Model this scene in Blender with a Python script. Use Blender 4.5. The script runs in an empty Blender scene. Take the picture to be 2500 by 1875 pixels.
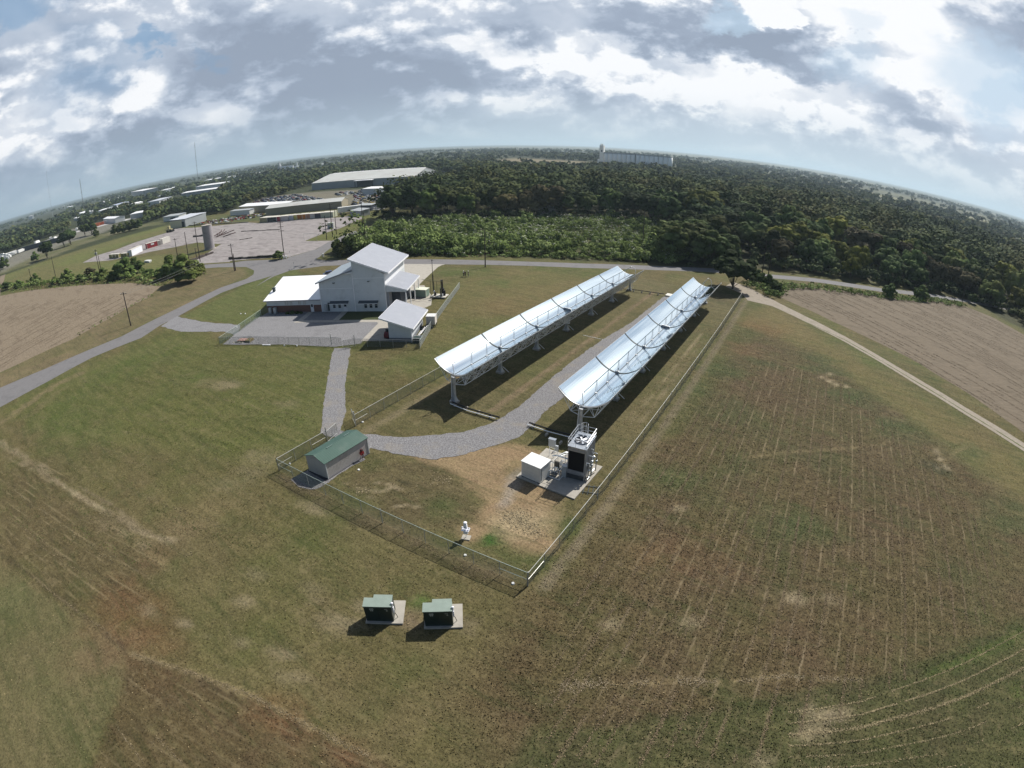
import bpy, math, random
import numpy as np
from mathutils import Matrix, Vector
from mathutils.geometry import tessellate_polygon
SC = bpy.context.scene
COL = SC.collection
R = math.radians
# ------------------------------------------------------------------ camera
# wide action-camera lens (about 26 mm wide equidistant fisheye) on a drone 37 m up
FK, K1, YAW, PITCH, ROLL, HCAM = 1.2728, 0.0164, -0.5730, -0.4586, -0.0029, 36.87
def cam_axes():
    f = np.array([math.sin(YAW)*math.cos(PITCH), math.cos(YAW)*math.cos(PITCH), math.sin(PITCH)])
    r = np.array([math.cos(YAW), -math.sin(YAW), 0.0]); u = np.cross(r, f)
    return r*math.cos(ROLL)+u*math.sin(ROLL), -r*math.sin(ROLL)+u*math.cos(ROLL), f
AX = cam_axes()
cd = bpy.data.cameras.new('camera'); cam = bpy.data.objects.new('camera', cd); COL.objects.link(cam)
cd.type = 'PANO'; cd.panorama_type = 'FISHEYE_LENS_POLYNOMIAL'
cd.sensor_width = 36; cd.sensor_height = 27; cd.sensor_fit = 'HORIZONTAL'
_th = np.linspace(0.01, 1.35, 200); _r = FK*1000*(_th+K1*_th**3)*36/2500
_c = np.linalg.lstsq(np.stack([_r, _r**2, _r**3, _r**4], 1), _th, rcond=None)[0]
cd.fisheye_fov = math.pi
cd.fisheye_polynomial_k0 = 0.0
cd.fisheye_polynomial_k1 = -_c[0]; cd.fisheye_polynomial_k2 = -_c[1]
cd.fisheye_polynomial_k3 = -_c[2]; cd.fisheye_polynomial_k4 = -_c[3]
cd.clip_start = 0.1; cd.clip_end = 60000
cam.matrix_world = Matrix(((AX[0][0], AX[1][0], -AX[2][0], 0), (AX[0][1], AX[1][1], -AX[2][1], 0), (AX[0][2], AX[1][2], -AX[2][2], HCAM), (0, 0, 0, 1)))
SC.camera = cam
def ray(px, py):
    dx = px-1250.0; dy = 937.5-py; rad = math.hypot(dx, dy)/(FK*1000); th = rad
    for _ in range(20): th -= (th+K1*th**3-rad)/(1+3*K1*th*th)
    s = math.hypot(dx, dy)+1e-9
    return math.sin(th)*((dx/s)*AX[0]+(dy/s)*AX[1])+math.cos(th)*AX[2]
def G(px, py, z=0.0):                       # place on the level z seen at a photo pixel
    d = ray(px, py); t = (z-HCAM)/d[2]
    return (float(d[0]*t), float(d[1]*t))
def K(ox, oy, s): return lambda x, y, z=0.0: G(ox+x/s, oy+y/s, z)
# ------------------------------------------------------------------ world, sun, exposure
SUNV = Vector((0.165, 0.98, 1.0)).normalized()
W = bpy.data.worlds.new('World'); SC.world = W; W.use_nodes = True
class NT:
    def __init__(s, nt): s.nt = nt
    def n(s, typ, **kw):
        nd = s.nt.nodes.new(typ)
        for k, v in kw.items():
            if k.startswith('i_'): nd.inputs[k[2:].replace('_', ' ')].default_value = v
            else: setattr(nd, k, v)
        return nd
    def l(s, a, b): s.nt.links.new(a, b)
    def m(s, op, a, b=None, c=None, clamp=False):
        nd = s.nt.nodes.new('ShaderNodeMath'); nd.operation = op; nd.use_clamp = clamp
        for i, v in enumerate((a, b, c)):
            if v is None: continue
            if hasattr(v, 'default_value'): s.l(v, nd.inputs[i])
            else: nd.inputs[i].default_value = v
        return nd.outputs[0]
    def noise(s, vec, scale, detail=4, rough=.55, dist=0, dim='3D'):
        nd = s.nt.nodes.new('ShaderNodeTexNoise'); nd.noise_dimensions = dim
        nd.inputs['Scale'].default_value = scale; nd.inputs['Detail'].default_value = detail
        nd.inputs['Roughness'].default_value = rough; nd.inputs['Distortion'].default_value = dist
        if vec is not None: s.l(vec, nd.inputs['Vector'])
        return nd.outputs['Fac']
    def mr(s, v, a, b, c=0.0, d=1.0, smooth=True):
        nd = s.nt.nodes.new('ShaderNodeMapRange'); nd.interpolation_type = 'SMOOTHSTEP' if smooth else 'LINEAR'
        s.l(v, nd.inputs[0])
        for i, x in zip((1, 2, 3, 4), (a, b, c, d)): nd.inputs[i].default_value = x
        return nd.outputs[0]
    def mix(s, f, a, b, mode='MIX'):
        nd = s.nt.nodes.new('ShaderNodeMix'); nd.data_type = 'RGBA'; nd.blend_type = mode
        for sock, v in ((nd.inputs[0], f), (nd.inputs[6], a), (nd.inputs[7], b)):
            if hasattr(v, 'default_value'): s.l(v, sock)
            elif isinstance(v, (int, float)): sock.default_value = v
            else: sock.default_value = (*v[:3], 1)
        return nd.outputs[2]
nt = W.node_tree; nt.nodes.clear(); w = NT(nt)
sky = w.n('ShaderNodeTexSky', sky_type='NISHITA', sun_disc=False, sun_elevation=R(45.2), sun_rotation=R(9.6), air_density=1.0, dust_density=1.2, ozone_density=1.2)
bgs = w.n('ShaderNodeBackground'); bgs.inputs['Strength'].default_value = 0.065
w.l(sky.outputs[0], bgs.inputs['Color'])
tc = w.n('ShaderNodeTexCoord'); sep = w.n('ShaderNodeSeparateXYZ'); w.l(tc.outputs['Generated'], sep.inputs[0])
X, Y, Z = sep.outputs
zc = w.m('MAXIMUM', Z, 0.0)
az = w.m('ARCTAN2', X, Y); el = w.m('ARCSINE', Z)
den = w.m('ADD', zc, 0.26)
def proj2(vec):
    q = w.n('ShaderNodeMapping'); q.inputs['Scale'].default_value = (1, 1, 1.75); w.l(vec, q.inputs[0]); return q.outputs[0]
P2 = proj2(tc.outputs['Generated'])
tow = w.n('ShaderNodeVectorMath', operation='SUBTRACT'); tow.inputs[0].default_value = (SUNV.x, SUNV.y, SUNV.z+.25); w.l(tc.outputs['Generated'], tow.inputs[1])
tws = w.n('ShaderNodeVectorMath', operation='SCALE'); w.l(tow.outputs[0], tws.inputs[0]); tws.inputs['Scale'].default_value = .022
tad = w.n('ShaderNodeVectorMath', operation='ADD'); w.l(tc.outputs['Generated'], tad.inputs[0]); w.l(tws.outputs[0], tad.inputs[1])
P3 = proj2(tad.outputs[0])
n1 = w.noise(P2, 1.9, 3, .5, .2)            # broad cloud masses
n2 = w.noise(P2, 4.3, 11, .55, .08)          # cumulus lumps
n2b = w.noise(P3, 4.3, 11, .55, .08)         # the same lumps a step towards the sun: gives lit and shaded sides
n3 = w.noise(P2, 15.0, 6, .6, .2)            # ragged edges
# azimuth/elevation warped for the named cloud masses
wx = w.m('ADD', az, w.m('MULTIPLY', w.m('SUBTRACT', n2, .5), .30))
wy = w.m('ADD', el, w.m('MULTIPLY', w.m('SUBTRACT', n3, .5), .13))
def blobs(lst):
    acc = None
    for (x, y, rx, ry, amt) in lst:
        d = ray(x/.8848, y/.8848); a0 = math.atan2(d[0], d[1]); e0 = math.asin(d[2])
        k = math.cos(e0)
        u_ = w.m('MULTIPLY', w.m('SUBTRACT', wx, a0), k/R(rx)); v_ = w.m('MULTIPLY', w.m('SUBTRACT', wy, e0), 1/R(ry))
        q = w.m('ADD', w.m('MULTIPLY', u_, u_), w.m('MULTIPLY', v_, v_))
        g = w.m('MULTIPLY', w.mr(q, 0.25, 1.5, 1, 0), amt)
        acc = g if acc is None else w.m('ADD', acc, g)
    return acc
shade = blobs([(610,190,11,6.5,.42),(800,215,11,6,.40),(470,120,8,5,.22),(940,120,9,3.5,.2),(1480,60,12,3.0,.55),(1740,110,11,3.0,.55),(2160,40,6,5,.5),
               (290,270,8,2.2,.35),(1290,205,6,1.6,.3),(1130,190,5,1.6,.25),(150,330,12,2,.22),(1330,150,6,2,.2),(1970,250,5,3,.2),
               (60,290,7,3.2,-.35),(270,205,2.6,2.6,-.45),(300,110,6,4,-.2),(1660,22,4.0,1.3,-.95),(1210,130,7,3.2,-.35),(1430,170,9,3.2,-.35),(1080,230,6,2.2,-.2),
               (1980,100,9,4.5,-.45),(1930,20,7,3,-.5),(1650,215,12,2.8,-.35),(2060,205,6,3,-.35),(560,230,3,5,-.12),(40,130,4,6,-.25),(1120,60,6,2,-.15),(470,310,3,1,-.25)])
gaps = blobs([(315,85,3.2,1.4,.9),(40,12,6,2.2,.8),(1560,42,2.4,1.4,.8),(2150,165,6,4,.75),(1850,140,4,2.5,.5),(2190,250,4,4,.5),(1900,60,2,2,.4),(130,210,5,3,.3),(180,130,4,4,.25),(440,135,1.6,1,.4)])
lit = w.m('MINIMUM', w.m('MAXIMUM', w.m('MULTIPLY', w.m('SUBTRACT', n2, n2b), 6.5), -.12), .44)
lum = w.m('ADD', w.m('MULTIPLY', w.m('SUBTRACT', n2, .5), 1.0), lit)
lum = w.m('ADD', lum, w.m('MULTIPLY', w.m('SUBTRACT', n1, .5), .8))
lum = w.m('SUBTRACT', w.m('ADD', lum, .49), w.m('MULTIPLY', shade, .95))
sd = w.n('ShaderNodeVectorMath', operation='DOT_PRODUCT'); w.l(tc.outputs['Generated'], sd.inputs[0]); sd.inputs[1].default_value = SUNV
glow = w.mr(sd.outputs['Value'], 0.1, 1.0, 0, 1, False)
lum = w.m('ADD', lum, w.m('MULTIPLY', w.m('POWER', glow, 1.5), .34))
lum = w.m('ADD', lum, w.m('MULTIPLY', w.m('SUBTRACT', n3, .5), .42))
lum = w.m('SUBTRACT', lum, w.m('MULTIPLY', w.mr(lum, .85, 1.5), .22))
cr = w.n('ShaderNodeValToRGB'); w.l(lum, cr.inputs[0])
e = cr.color_ramp.elements
e[0].position = 0.0; e[0].color = (.25, .30, .385, 1); e[1].position = 1.0; e[1].color = (.80, .81, .83, 1)
for p_, c_ in ((.22, (.29, .345, .44)), (.45, (.38, .44, .535)), (.68, (.50, .55, .63)), (.84, (.63, .665, .72))):
    x = e.new(p_); x.color = (*c_, 1)
# pale hazy band above the horizon
hz = w.mr(el, R(-.5), R(7), .85, 0)
hcol = w.mix(w.mr(glow, 0, .8, 0, 1), (.27, .36, .44), (.48, .57, .635))
ccol = w.mix(hz, cr.outputs[0], hcol)
ccol = w.mix(w.m('MULTIPLY', w.m('MINIMUM', w.m('MAXIMUM', gaps, 0.0), 1.0), .8), ccol, w.mix(w.mr(glow, .2, .8), (.16, .29, .46), (.42, .55, .68)))
ccol = w.mix(w.mr(sd.outputs['Value'], .92, .995), ccol, (1.25, 1.22, 1.18))
# clouds stand ahead; thinned out of view, behind and overhead, to lower fill light
cov = w.mr(n1, .22, .42, .75, 1)
cov = w.m('ADD', cov, w.m('MULTIPLY', w.m('SUBTRACT', n3, .5), .9), clamp=True)
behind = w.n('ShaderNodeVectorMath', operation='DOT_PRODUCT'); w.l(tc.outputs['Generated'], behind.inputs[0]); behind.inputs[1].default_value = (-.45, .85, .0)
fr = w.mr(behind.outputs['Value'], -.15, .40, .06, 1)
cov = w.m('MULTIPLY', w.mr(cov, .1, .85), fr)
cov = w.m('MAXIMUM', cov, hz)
cov = w.m('MULTIPLY', cov, w.mr(el, R(30), R(50), 1, .06))        # unseen sky overhead cleared to deepen the shadows
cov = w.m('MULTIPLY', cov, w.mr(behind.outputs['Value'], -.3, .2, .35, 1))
bgc = w.n('ShaderNodeBackground'); w.l(ccol, bgc.inputs['Color']); bgc.inputs['Strength'].default_value = 1.0
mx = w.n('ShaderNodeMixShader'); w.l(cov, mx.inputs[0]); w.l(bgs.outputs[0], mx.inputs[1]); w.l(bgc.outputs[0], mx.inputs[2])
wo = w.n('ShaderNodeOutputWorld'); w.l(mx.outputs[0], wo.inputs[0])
W.cycles.sampling_method = 'MANUAL'; W.cycles.sample_map_resolution = 512
sl = bpy.data.lights.new('sun', 'SUN'); sl.energy = 5.0; sl.angle = R(.53); sl.color = (1.0, .96, .89)
so = bpy.data.objects.new('sun', sl); COL.objects.link(so); so.location = (20, 120, 120)
so.rotation_euler = SUNV.to_track_quat('Z', 'Y').to_euler()
vs = SC.view_settings; vs.view_transform = 'Standard'; vs.look = 'None'; vs.exposure = 0.3; vs.gamma = 1.0; vs.use_curve_mapping = False
cy = SC.cycles; cy.caustics_reflective = False; cy.caustics_refractive = False; cy.max_bounces = 5; cy.diffuse_bounces = 2; cy.glossy_bounces = 3
cy.transparent_max_bounces = 12; cy.volume_bounces = 0; cy.use_denoising = True; cy.sample_clamp_indirect = 4
try: cy.denoising_prefilter = 'ACCURATE'
except Exception: pass
# ------------------------------------------------------------------ helpers
rnd = random.Random(11); RN = np.random.RandomState(5)
def lattice(seed): return np.random.RandomState(seed).rand(257, 257)
_LAT = [lattice(i) for i in range(6)]
def vnoise(x, y, scale, seed=0, octv=3):
    """smooth value noise, 0..1"""
    out = np.zeros_like(x, dtype=float); amp = 1; tot = 0; L = _LAT[seed % 6]
    for o in range(octv):
        a = (x*scale*2**o+o*17.3+seed*7.1) % 256; b = (y*scale*2**o+o*9.7+seed*3.3) % 256
        i = np.floor(a).astype(int); j = np.floor(b).astype(int); fa = a-i; fb = b-j
        fa = fa*fa*(3-2*fa); fb = fb*fb*(3-2*fb)
        out += amp*((L[i, j]*(1-fa)+L[i+1, j]*fa)*(1-fb)+(L[i, j+1]*(1-fa)+L[i+1, j+1]*fa)*fb); tot += amp; amp *= .5
    return out/tot
def sdpoly(px, py, poly):
    """signed distance to a polygon, negative inside"""
    d = np.full(px.shape, 1e18); ins = np.zeros(px.shape, bool); n = len(poly)
    for i in range(n):
        ax, ay = poly[i]; bx, by = poly[(i+1) % n]
        ex, ey = bx-ax, by-ay; wx_, wy_ = px-ax, py-ay
        t = np.clip((wx_*ex+wy_*ey)/(ex*ex+ey*ey+1e-12), 0, 1)
        d = np.minimum(d, (wx_-ex*t)**2+(wy_-ey*t)**2)
        c = (ay > py) != (by > py)
        xi = ax+(py-ay)*ex/(ey if abs(ey) > 1e-9 else 1e-9)
        ins ^= c & (px < xi)
    d = np.sqrt(d); return np.where(ins, -d, d)
def inpoly(x, y, poly):
    ins = False; n = len(poly)
    for i in range(n):
        ax, ay = poly[i]; bx, by = poly[(i+1) % n]
        if (ay > y) != (by > y) and x < ax+(y-ay)*(bx-ax)/(by-ay): ins = not ins
    return ins
MATS = {}
def mat(name, col, rough=.8, metal=0.0, var=.12, scale=2.0, bump=0.0, bscale=None, spec=.3, stretch=None, dark=None, dscale=.4, damt=.0, detail=5):
    """procedural painted, metal or stone surface: noise-varied base colour, optional stains and bump"""
    if name in MATS: return MATS[name]
    m = bpy.data.materials.new(name); m.use_nodes = True; t = NT(m.node_tree); m.node_tree.nodes.clear()
    out = t.n('ShaderNodeOutputMaterial'); b = t.n('ShaderNodeBsdfPrincipled'); t.l(b.outputs[0], out.inputs[0])
    tcn = t.n('ShaderNodeTexCoord'); v = tcn.outputs['Object']
    if stretch:
        mp = t.n('ShaderNodeMapping'); mp.inputs['Scale'].default_value = stretch[:3]
        if len(stretch) > 3: mp.inputs['Rotation'].default_value = (0, 0, stretch[3])
        t.l(v, mp.inputs[0]); v = mp.outputs[0]
    n = t.noise(v, scale, detail, .6)
    f = t.mr(n, .25, .75, 1-var, 1+var, False)
    c = t.mix(1.0, col, (1, 1, 1), 'MULTIPLY')
    vm = t.n('ShaderNodeVectorMath', operation='SCALE'); vm.inputs[0].default_value = col[:3]; t.l(f, vm.inputs['Scale']); c = vm.outputs[0]
    if dark is not None:
        c = t.mix(t.m('MULTIPLY', t.mr(t.noise(v, dscale, 5, .65), .5, .68), damt), c, dark)
    t.l(c, b.inputs['Base Color']); b.inputs['Roughness'].default_value = rough; b.inputs['Metallic'].default_value = metal
    b.inputs['Specular IOR Level'].default_value = spec
    if bump:
        bp = t.n('ShaderNodeBump'); bp.inputs['Strength'].default_value = bump; bp.inputs['Distance'].default_value = .05
        t.l(t.noise(v, bscale or scale*2, 4), bp.inputs['Height']); t.l(bp.outputs[0], b.inputs['Normal'])
    MATS[name] = m; return m
def ribbed(name, col, pitch=.3, rough=.45, metal=0.0, axis=0, var=.06, depth=.5, dark=None, damt=0.0):
    """ribbed sheet metal; ribs repeat along local x or y"""
    m = mat(name, col, rough, metal, var, .6, dark=dark, damt=damt, dscale=.5)
    if m.get('ribbed'): return m
    m['ribbed'] = 1; t = NT(m.node_tree); b = [n for n in m.node_tree.nodes if n.type == 'BSDF_PRINCIPLED'][0]
    tcn = [n for n in m.node_tree.nodes if n.type == 'TEX_COORD'][0]
    s = t.n('ShaderNodeSeparateXYZ'); t.l(tcn.outputs['Object'], s.inputs[0])
    q = t.m('ABSOLUTE', t.m('SUBTRACT', t.m('FRACT', t.m('DIVIDE', s.outputs[axis], pitch)), .5))
    h = t.mr(q, .36, .46)
    bp = t.n('ShaderNodeBump'); bp.inputs['Strength'].default_value = depth; bp.inputs['Distance'].default_value = .04
    t.l(h, bp.inputs['Height']); t.l(bp.outputs[0], b.inputs['Normal'])
    return m
class MB:
    """collects shapes and links them as one mesh object"""
    def __init__(s): s.v = []; s.f = []; s.mi = []
    def add(s, vs_, fs, mi=0):
        o = len(s.v); s.v += [tuple(map(float, q)) for q in vs_]; s.f += [tuple(o+i for i in f) for f in fs]; s.mi += [mi]*len(fs); return s
    def box(s, x0, y0, z0, x1, y1, z1, mi=0):
        return s.add([(x0,y0,z0),(x1,y0,z0),(x1,y1,z0),(x0,y1,z0),(x0,y0,z1),(x1,y0,z1),(x1,y1,z1),(x0,y1,z1)],
                     [(0,3,2,1),(4,5,6,7),(0,1,5,4),(1,2,6,5),(2,3,7,6),(3,0,4,7)], mi)
    def prism(s, base, top, mi=0):
        n = len(base); return s.add(list(base)+list(top), [tuple(range(n))[::-1], tuple(range(n, 2*n))]+[(i, (i+1) % n, n+(i+1) % n, n+i) for i in range(n)], mi)
    def bar(s, a, b, r=.04, n=5, r2=None, mi=0):
        a = Vector(a); b = Vector(b); d = b-a
        if d.length < 1e-6: return s
        q = d.to_track_quat('Z', 'Y'); r2 = r if r2 is None else r2
        ring = [Vector((math.cos(2*math.pi*i/n), math.sin(2*math.pi*i/n), 0)) for i in range(n)]
        return s.prism([a+q@(p*r) for p in ring], [b+q@(p*r2) for p in ring], mi)
    def tube(s, pts, r=.04, n=6, mi=0):
        for a, b in zip(pts[:-1], pts[1:]): s.bar(a, b, r, n, mi=mi)
        return s
    def cyl(s, x, y, z0, z1, r, n=16, r2=None, mi=0): return s.bar((x, y, z0), (x, y, z1), r, n, r2, mi)
    def ball(s, c, rx, ry=None, rz=None, n=10, k=6, mi=0):
        ry = ry or rx; rz = rz or rx; vs_ = []; fs = []
        for j in range(k+1):
            t = math.pi*j/k
            for i in range(n): a = 2*math.pi*i/n; vs_.append((c[0]+rx*math.sin(t)*math.cos(a), c[1]+ry*math.sin(t)*math.sin(a), c[2]-rz*math.cos(t)))
        for j in range(k):
            for i in range(n): fs.append((j*n+i, j*n+(i+1) % n, (j+1)*n+(i+1) % n, (j+1)*n+i))
        return s.add(vs_, fs, mi)
    def build(s, name, m, parent=None, loc=None, smooth=False):
        me = bpy.data.meshes.new(name); me.from_pydata(s.v, [], s.f)
        for q in (m if isinstance(m, (list, tuple)) else [m]): me.materials.append(q)
        if any(s.mi): me.polygons.foreach_set('material_index', s.mi)
        if smooth: me.shade_smooth()
        me.update(); o = bpy.data.objects.new(name, me); COL.objects.link(o)
        if parent: o.parent = parent
        if loc is not None: o.location = loc
        return o
def tag(o, label, cat, group=None, kind=None):
    if label: o['label'] = label
    if cat: o['category'] = cat
    if group: o['group'] = group
    if kind: o['kind'] = kind
    return o
def thing(name, label, cat, loc=(0, 0, 0), rz=0.0, group=None, scale=None):
    o = bpy.data.objects.new(name, None); COL.objects.link(o); o.empty_display_size = .3
    o.location = loc if len(loc) == 3 else (*loc, 0); o.rotation_euler = (0, 0, rz)
    if scale: o.scale = (scale,)*3 if isinstance(scale, (int, float)) else scale
    return tag(o, label, cat, group)
def dup(root, loc, rz=0, label=None, scale=None, group=None, cat=None):
    c = root.copy(); COL.objects.link(c); c.location = loc if len(loc) == 3 else (*loc, 0); c.rotation_euler = (0, 0, rz)
    if scale is not None: c.scale = (scale,)*3 if isinstance(scale, (int, float)) else scale
    if label: c['label'] = label
    if group: c['group'] = group
    if cat: c['category'] = cat
    for ch in list(root.children):
        d = ch.copy(); COL.objects.link(d); d.parent = c
        for g in list(ch.children):
            e_ = g.copy(); COL.objects.link(e_); e_.parent = d
    return c
def densify(poly, step, jit, seed):
    out = []; n = len(poly)
    for i in range(n):
        a = poly[i]; b = poly[(i+1) % n]; L = math.hypot(b[0]-a[0], b[1]-a[1]); st_ = step if L < 60 else step*3
        k = max(1, int(L/st_)); nx, ny = -(b[1]-a[1])/(L+1e-9), (b[0]-a[0])/(L+1e-9)
        for j in range(k):
            t = j/k; x = a[0]+(b[0]-a[0])*t; y = a[1]+(b[1]-a[1])*t
            q = jit*2.4*float(vnoise(np.array([x]), np.array([y]), .35/step, seed, 3)[0]-.5)*min(1, t*4, (1-t)*4+.2) if jit else 0
            out.append((x+nx*q, y+ny*q))
    return out
def sheet(name, poly, z, m, step=1.0, jit=.12, kind='structure', label=None, cat=None, thick=0.0):
    """a level surface with a slightly ragged outline; thick > 0 gives it a real edge"""
    p = densify(poly, step, jit, len(name)*7+int(abs(poly[0][0])))
    tris = tessellate_polygon([[Vector((x, y, 0)) for x, y in p]])
    a = sum(p[i][0]*p[(i+1) % len(p)][1]-p[(i+1) % len(p)][0]*p[i][1] for i in range(len(p)))
    me = bpy.data.meshes.new(name); vs_ = [(x, y, z) for x, y in p]; fs = []
    for t in tris:
        (x0, y0), (x1, y1), (x2, y2) = (p[i] for i in t)
        fs.append(tuple(t) if (x1-x0)*(y2-y0)-(x2-x0)*(y1-y0) > 0 else tuple(t)[::-1])
    if thick:
        n = len(p); vs_ += [(x, y, z-thick) for x, y in p]
        fs += [((i+1) % n, i, n+i, n+(i+1) % n) if a < 0 else (i, (i+1) % n, n+(i+1) % n, n+i)[::-1] for i in range(n)]
    me.from_pydata(vs_, [], fs); me.materials.append(m); me.update()
    o = bpy.data.objects.new(name, me); COL.objects.link(o); return tag(o, label, cat, None, kind)
def ribbon(pts, w0, w1=None):
    w1 = w0 if w1 is None else w1; L = []; Rr = []; n = len(pts)
    for i, p in enumerate(pts):
        a = pts[max(i-1, 0)]; b = pts[min(i+1, n-1)]; d = math.hypot(b[0]-a[0], b[1]-a[1]); nx, ny = -(b[1]-a[1])/d, (b[0]-a[0])/d
        ww = (w0+(w1-w0)*i/(n-1))/2; L.append((p[0]+nx*ww, p[1]+ny*ww)); Rr.append((p[0]-nx*ww, p[1]-ny*ww))
    return L+Rr[::-1]
def quads(name, C_, N_, S_, T_, m, parent=None, asp=1.0):
    """many leaf-sized faces at C with normals N, sizes S and a tone value T each, as one mesh"""
    n = len(C_); up = RN.normal(size=(n, 3)); a = np.cross(N_, up); a /= np.linalg.norm(a, axis=1)[:, None]+1e-9; b = np.cross(N_, a)
    a *= S_[:, None]; b *= S_[:, None]*asp
    V = np.stack([C_-a-b*.7, C_+a-b, C_+a*.8+b, C_-a+b*.9], 1).reshape(-1, 3)
    me = bpy.data.meshes.new(name); me.vertices.add(4*n); me.vertices.foreach_set('co', V.ravel())
    me.loops.add(4*n); me.loops.foreach_set('vertex_index', np.arange(4*n, dtype=np.int32))
    me.polygons.add(n); me.polygons.foreach_set('loop_start', np.arange(0, 4*n, 4, dtype=np.int32)); me.polygons.foreach_set('loop_total', np.full(n, 4, np.int32))
    at = me.attributes.new('tone', 'FLOAT', 'FACE'); at.data.foreach_set('value', T_.astype(np.float32))
    me.materials.append(m); me.update(); me.validate()
    o = bpy.data.objects.new(name, me); COL.objects.link(o)
    if parent: o.parent = parent
    return o
def leafmat(name, lo, mid, hi, var=.35, pat=1.0):
    m = bpy.data.materials.new(name); m.use_nodes = True; t = NT(m.node_tree); b = m.node_tree.nodes['Principled BSDF']
    at = t.n('ShaderNodeAttribute', attribute_name='tone'); oi = t.n('ShaderNodeObjectInfo')
    cr_ = t.n('ShaderNodeValToRGB'); t.l(at.outputs['Fac'], cr_.inputs[0]); e_ = cr_.color_ramp.elements
    e_[0].color = (*lo, 1); e_[1].color = (*hi, 1); q = e_.new(.5); q.color = (*mid, 1)
    f = t.mr(oi.outputs['Random'], 0, 1, 1-var, 1+var, False)
    geo = t.n('ShaderNodeNewGeometry'); patch = t.noise(geo.outputs['Position'], .018, 4, .6); cc = t.mix(t.m('MULTIPLY', t.mr(patch, .48, .64), .5*pat), cr_.outputs[0], (.105, .090, .026)); cc = t.mix(t.m('MULTIPLY', t.mr(patch, .5, .34), .4*pat), cc, (.022, .038, .022))
    vm = t.n('ShaderNodeVectorMath', operation='SCALE'); t.l(cc, vm.inputs[0]); t.l(f, vm.inputs['Scale'])
    t.l(vm.outputs[0], b.inputs['Base Color']); b.inputs['Roughness'].default_value = .8; b.inputs['Specular IOR Level'].default_value = .04
    return m
# ------------------------------------------------------------------ the ground
k1=K(0,300,3.16); k2=K(600,300,3.16); k3=K(1200,300,3.16); k4=K(1800,300,3.16)
m1=K(0,400,5.53); m2=K(300,400,5.53); m3=K(560,400,5.53); kQ=K(1500,650,2.212); kN=K(700,340,4.424)
a1=K(1040,620,4.424); a2=K(1340,620,4.424); kD=K(0,0,.8848); kL=K(0,900,1.7011); kB=K(1300,1200,1.8433)
kS=K(640,940,3.687); kC=K(1240,960,5.53); kW=K(1040,1160,5.53); c5=K(600,560,4.424); z4=K(540,720,10.05); z5=K(980,620,9.215); z3=K(910,700,9.215); z1=K(640,580,8.295)
def PL(f, *pts): return [f(*p) for p in pts]
def axis(lo, hi, step, far, g):
    a = list(np.arange(lo, hi+.01, step)); s = step; x = hi
    while x < far: s *= g; x += s; a.append(x)
    s = step; x = lo; b = []
    while x > -far: s *= g; x -= s; b.append(x)
    return np.array(b[::-1]+a)
GX = axis(-150, 70, .62, 26000, 1.045); GY = axis(-30, 150, .62, 26000, 1.045)
xx, yy = np.meshgrid(GX, GY); xx = xx.ravel(); yy = yy.ravel(); NV = len(xx)
gc = np.zeros((NV, 3)); ms = np.zeros((NV, 4)); ms[:, 3] = 1
def nz(s, seed=0, o=3, a=.35, b=.65): return np.clip((vnoise(xx, yy, s, seed, o)-a)/(b-a), 0, 1)[:, None]
GREEN = np.array((.072, .088, .026)); OLIVE = np.array((.104, .094, .035)); BROWN = np.array((.092, .060, .034)); TAN = np.array((.20, .155, .082)); RED = np.array((.125, .060, .034)); PALE = np.array((.29, .235, .15))
def lerp(m, c):
    global gc
    m = np.clip(m, 0, 1); gc = gc*(1-m)+np.array(c)*m
gc += GREEN
lerp(nz(.045, 0)*.75, OLIVE); lerp(nz(.11, 1)*.45, BROWN*1.1); lerp(nz(.3, 2)*.30, TAN*.75); lerp(nz(.21, 3, 3, .5, .75)*.4, GREEN*.75)
def pm(poly, soft=2.0, wob=2.0, ws=.12, seed=0):
    """soft mask of a polygon with a wobbling edge"""
    x0 = min(p[0] for p in poly)-soft*3-wob*2; x1 = max(p[0] for p in poly)+soft*3+wob*2; y0 = min(p[1] for p in poly)-soft*3-wob*2; y1 = max(p[1] for p in poly)+soft*3+wob*2
    out = np.zeros(NV); i = np.where((xx > x0) & (xx < x1) & (yy > y0) & (yy < y1))[0]
    if len(i):
        d = sdpoly(xx[i], yy[i], poly)+(vnoise(xx[i], yy[i], ws, seed, 3)-.5)*2*wob
        out[i] = np.clip(.5-d/(2*soft), 0, 1); out[i] = out[i]**2*(3-2*out[i])
    return out[:, None]
def blob(p, r, c, amt=.7, seed=1, asp=1.0, ang=0.0):
    dx = xx-p[0]; dy = yy-p[1]; u_ = (dx*math.cos(ang)+dy*math.sin(ang))/asp; v_ = -dx*math.sin(ang)+dy*math.cos(ang)
    d = np.sqrt(u_*u_+v_*v_)/r; i = np.where(d < 2)[0]; m = np.zeros(NV)
    q = d[i]+(vnoise(xx[i], yy[i], 1.6/max(r, 1), seed, 4)-.5)*1.3
    m[i] = np.clip(1.25-q, 0, 1)*amt; lerp(m[:, None], c)
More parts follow.
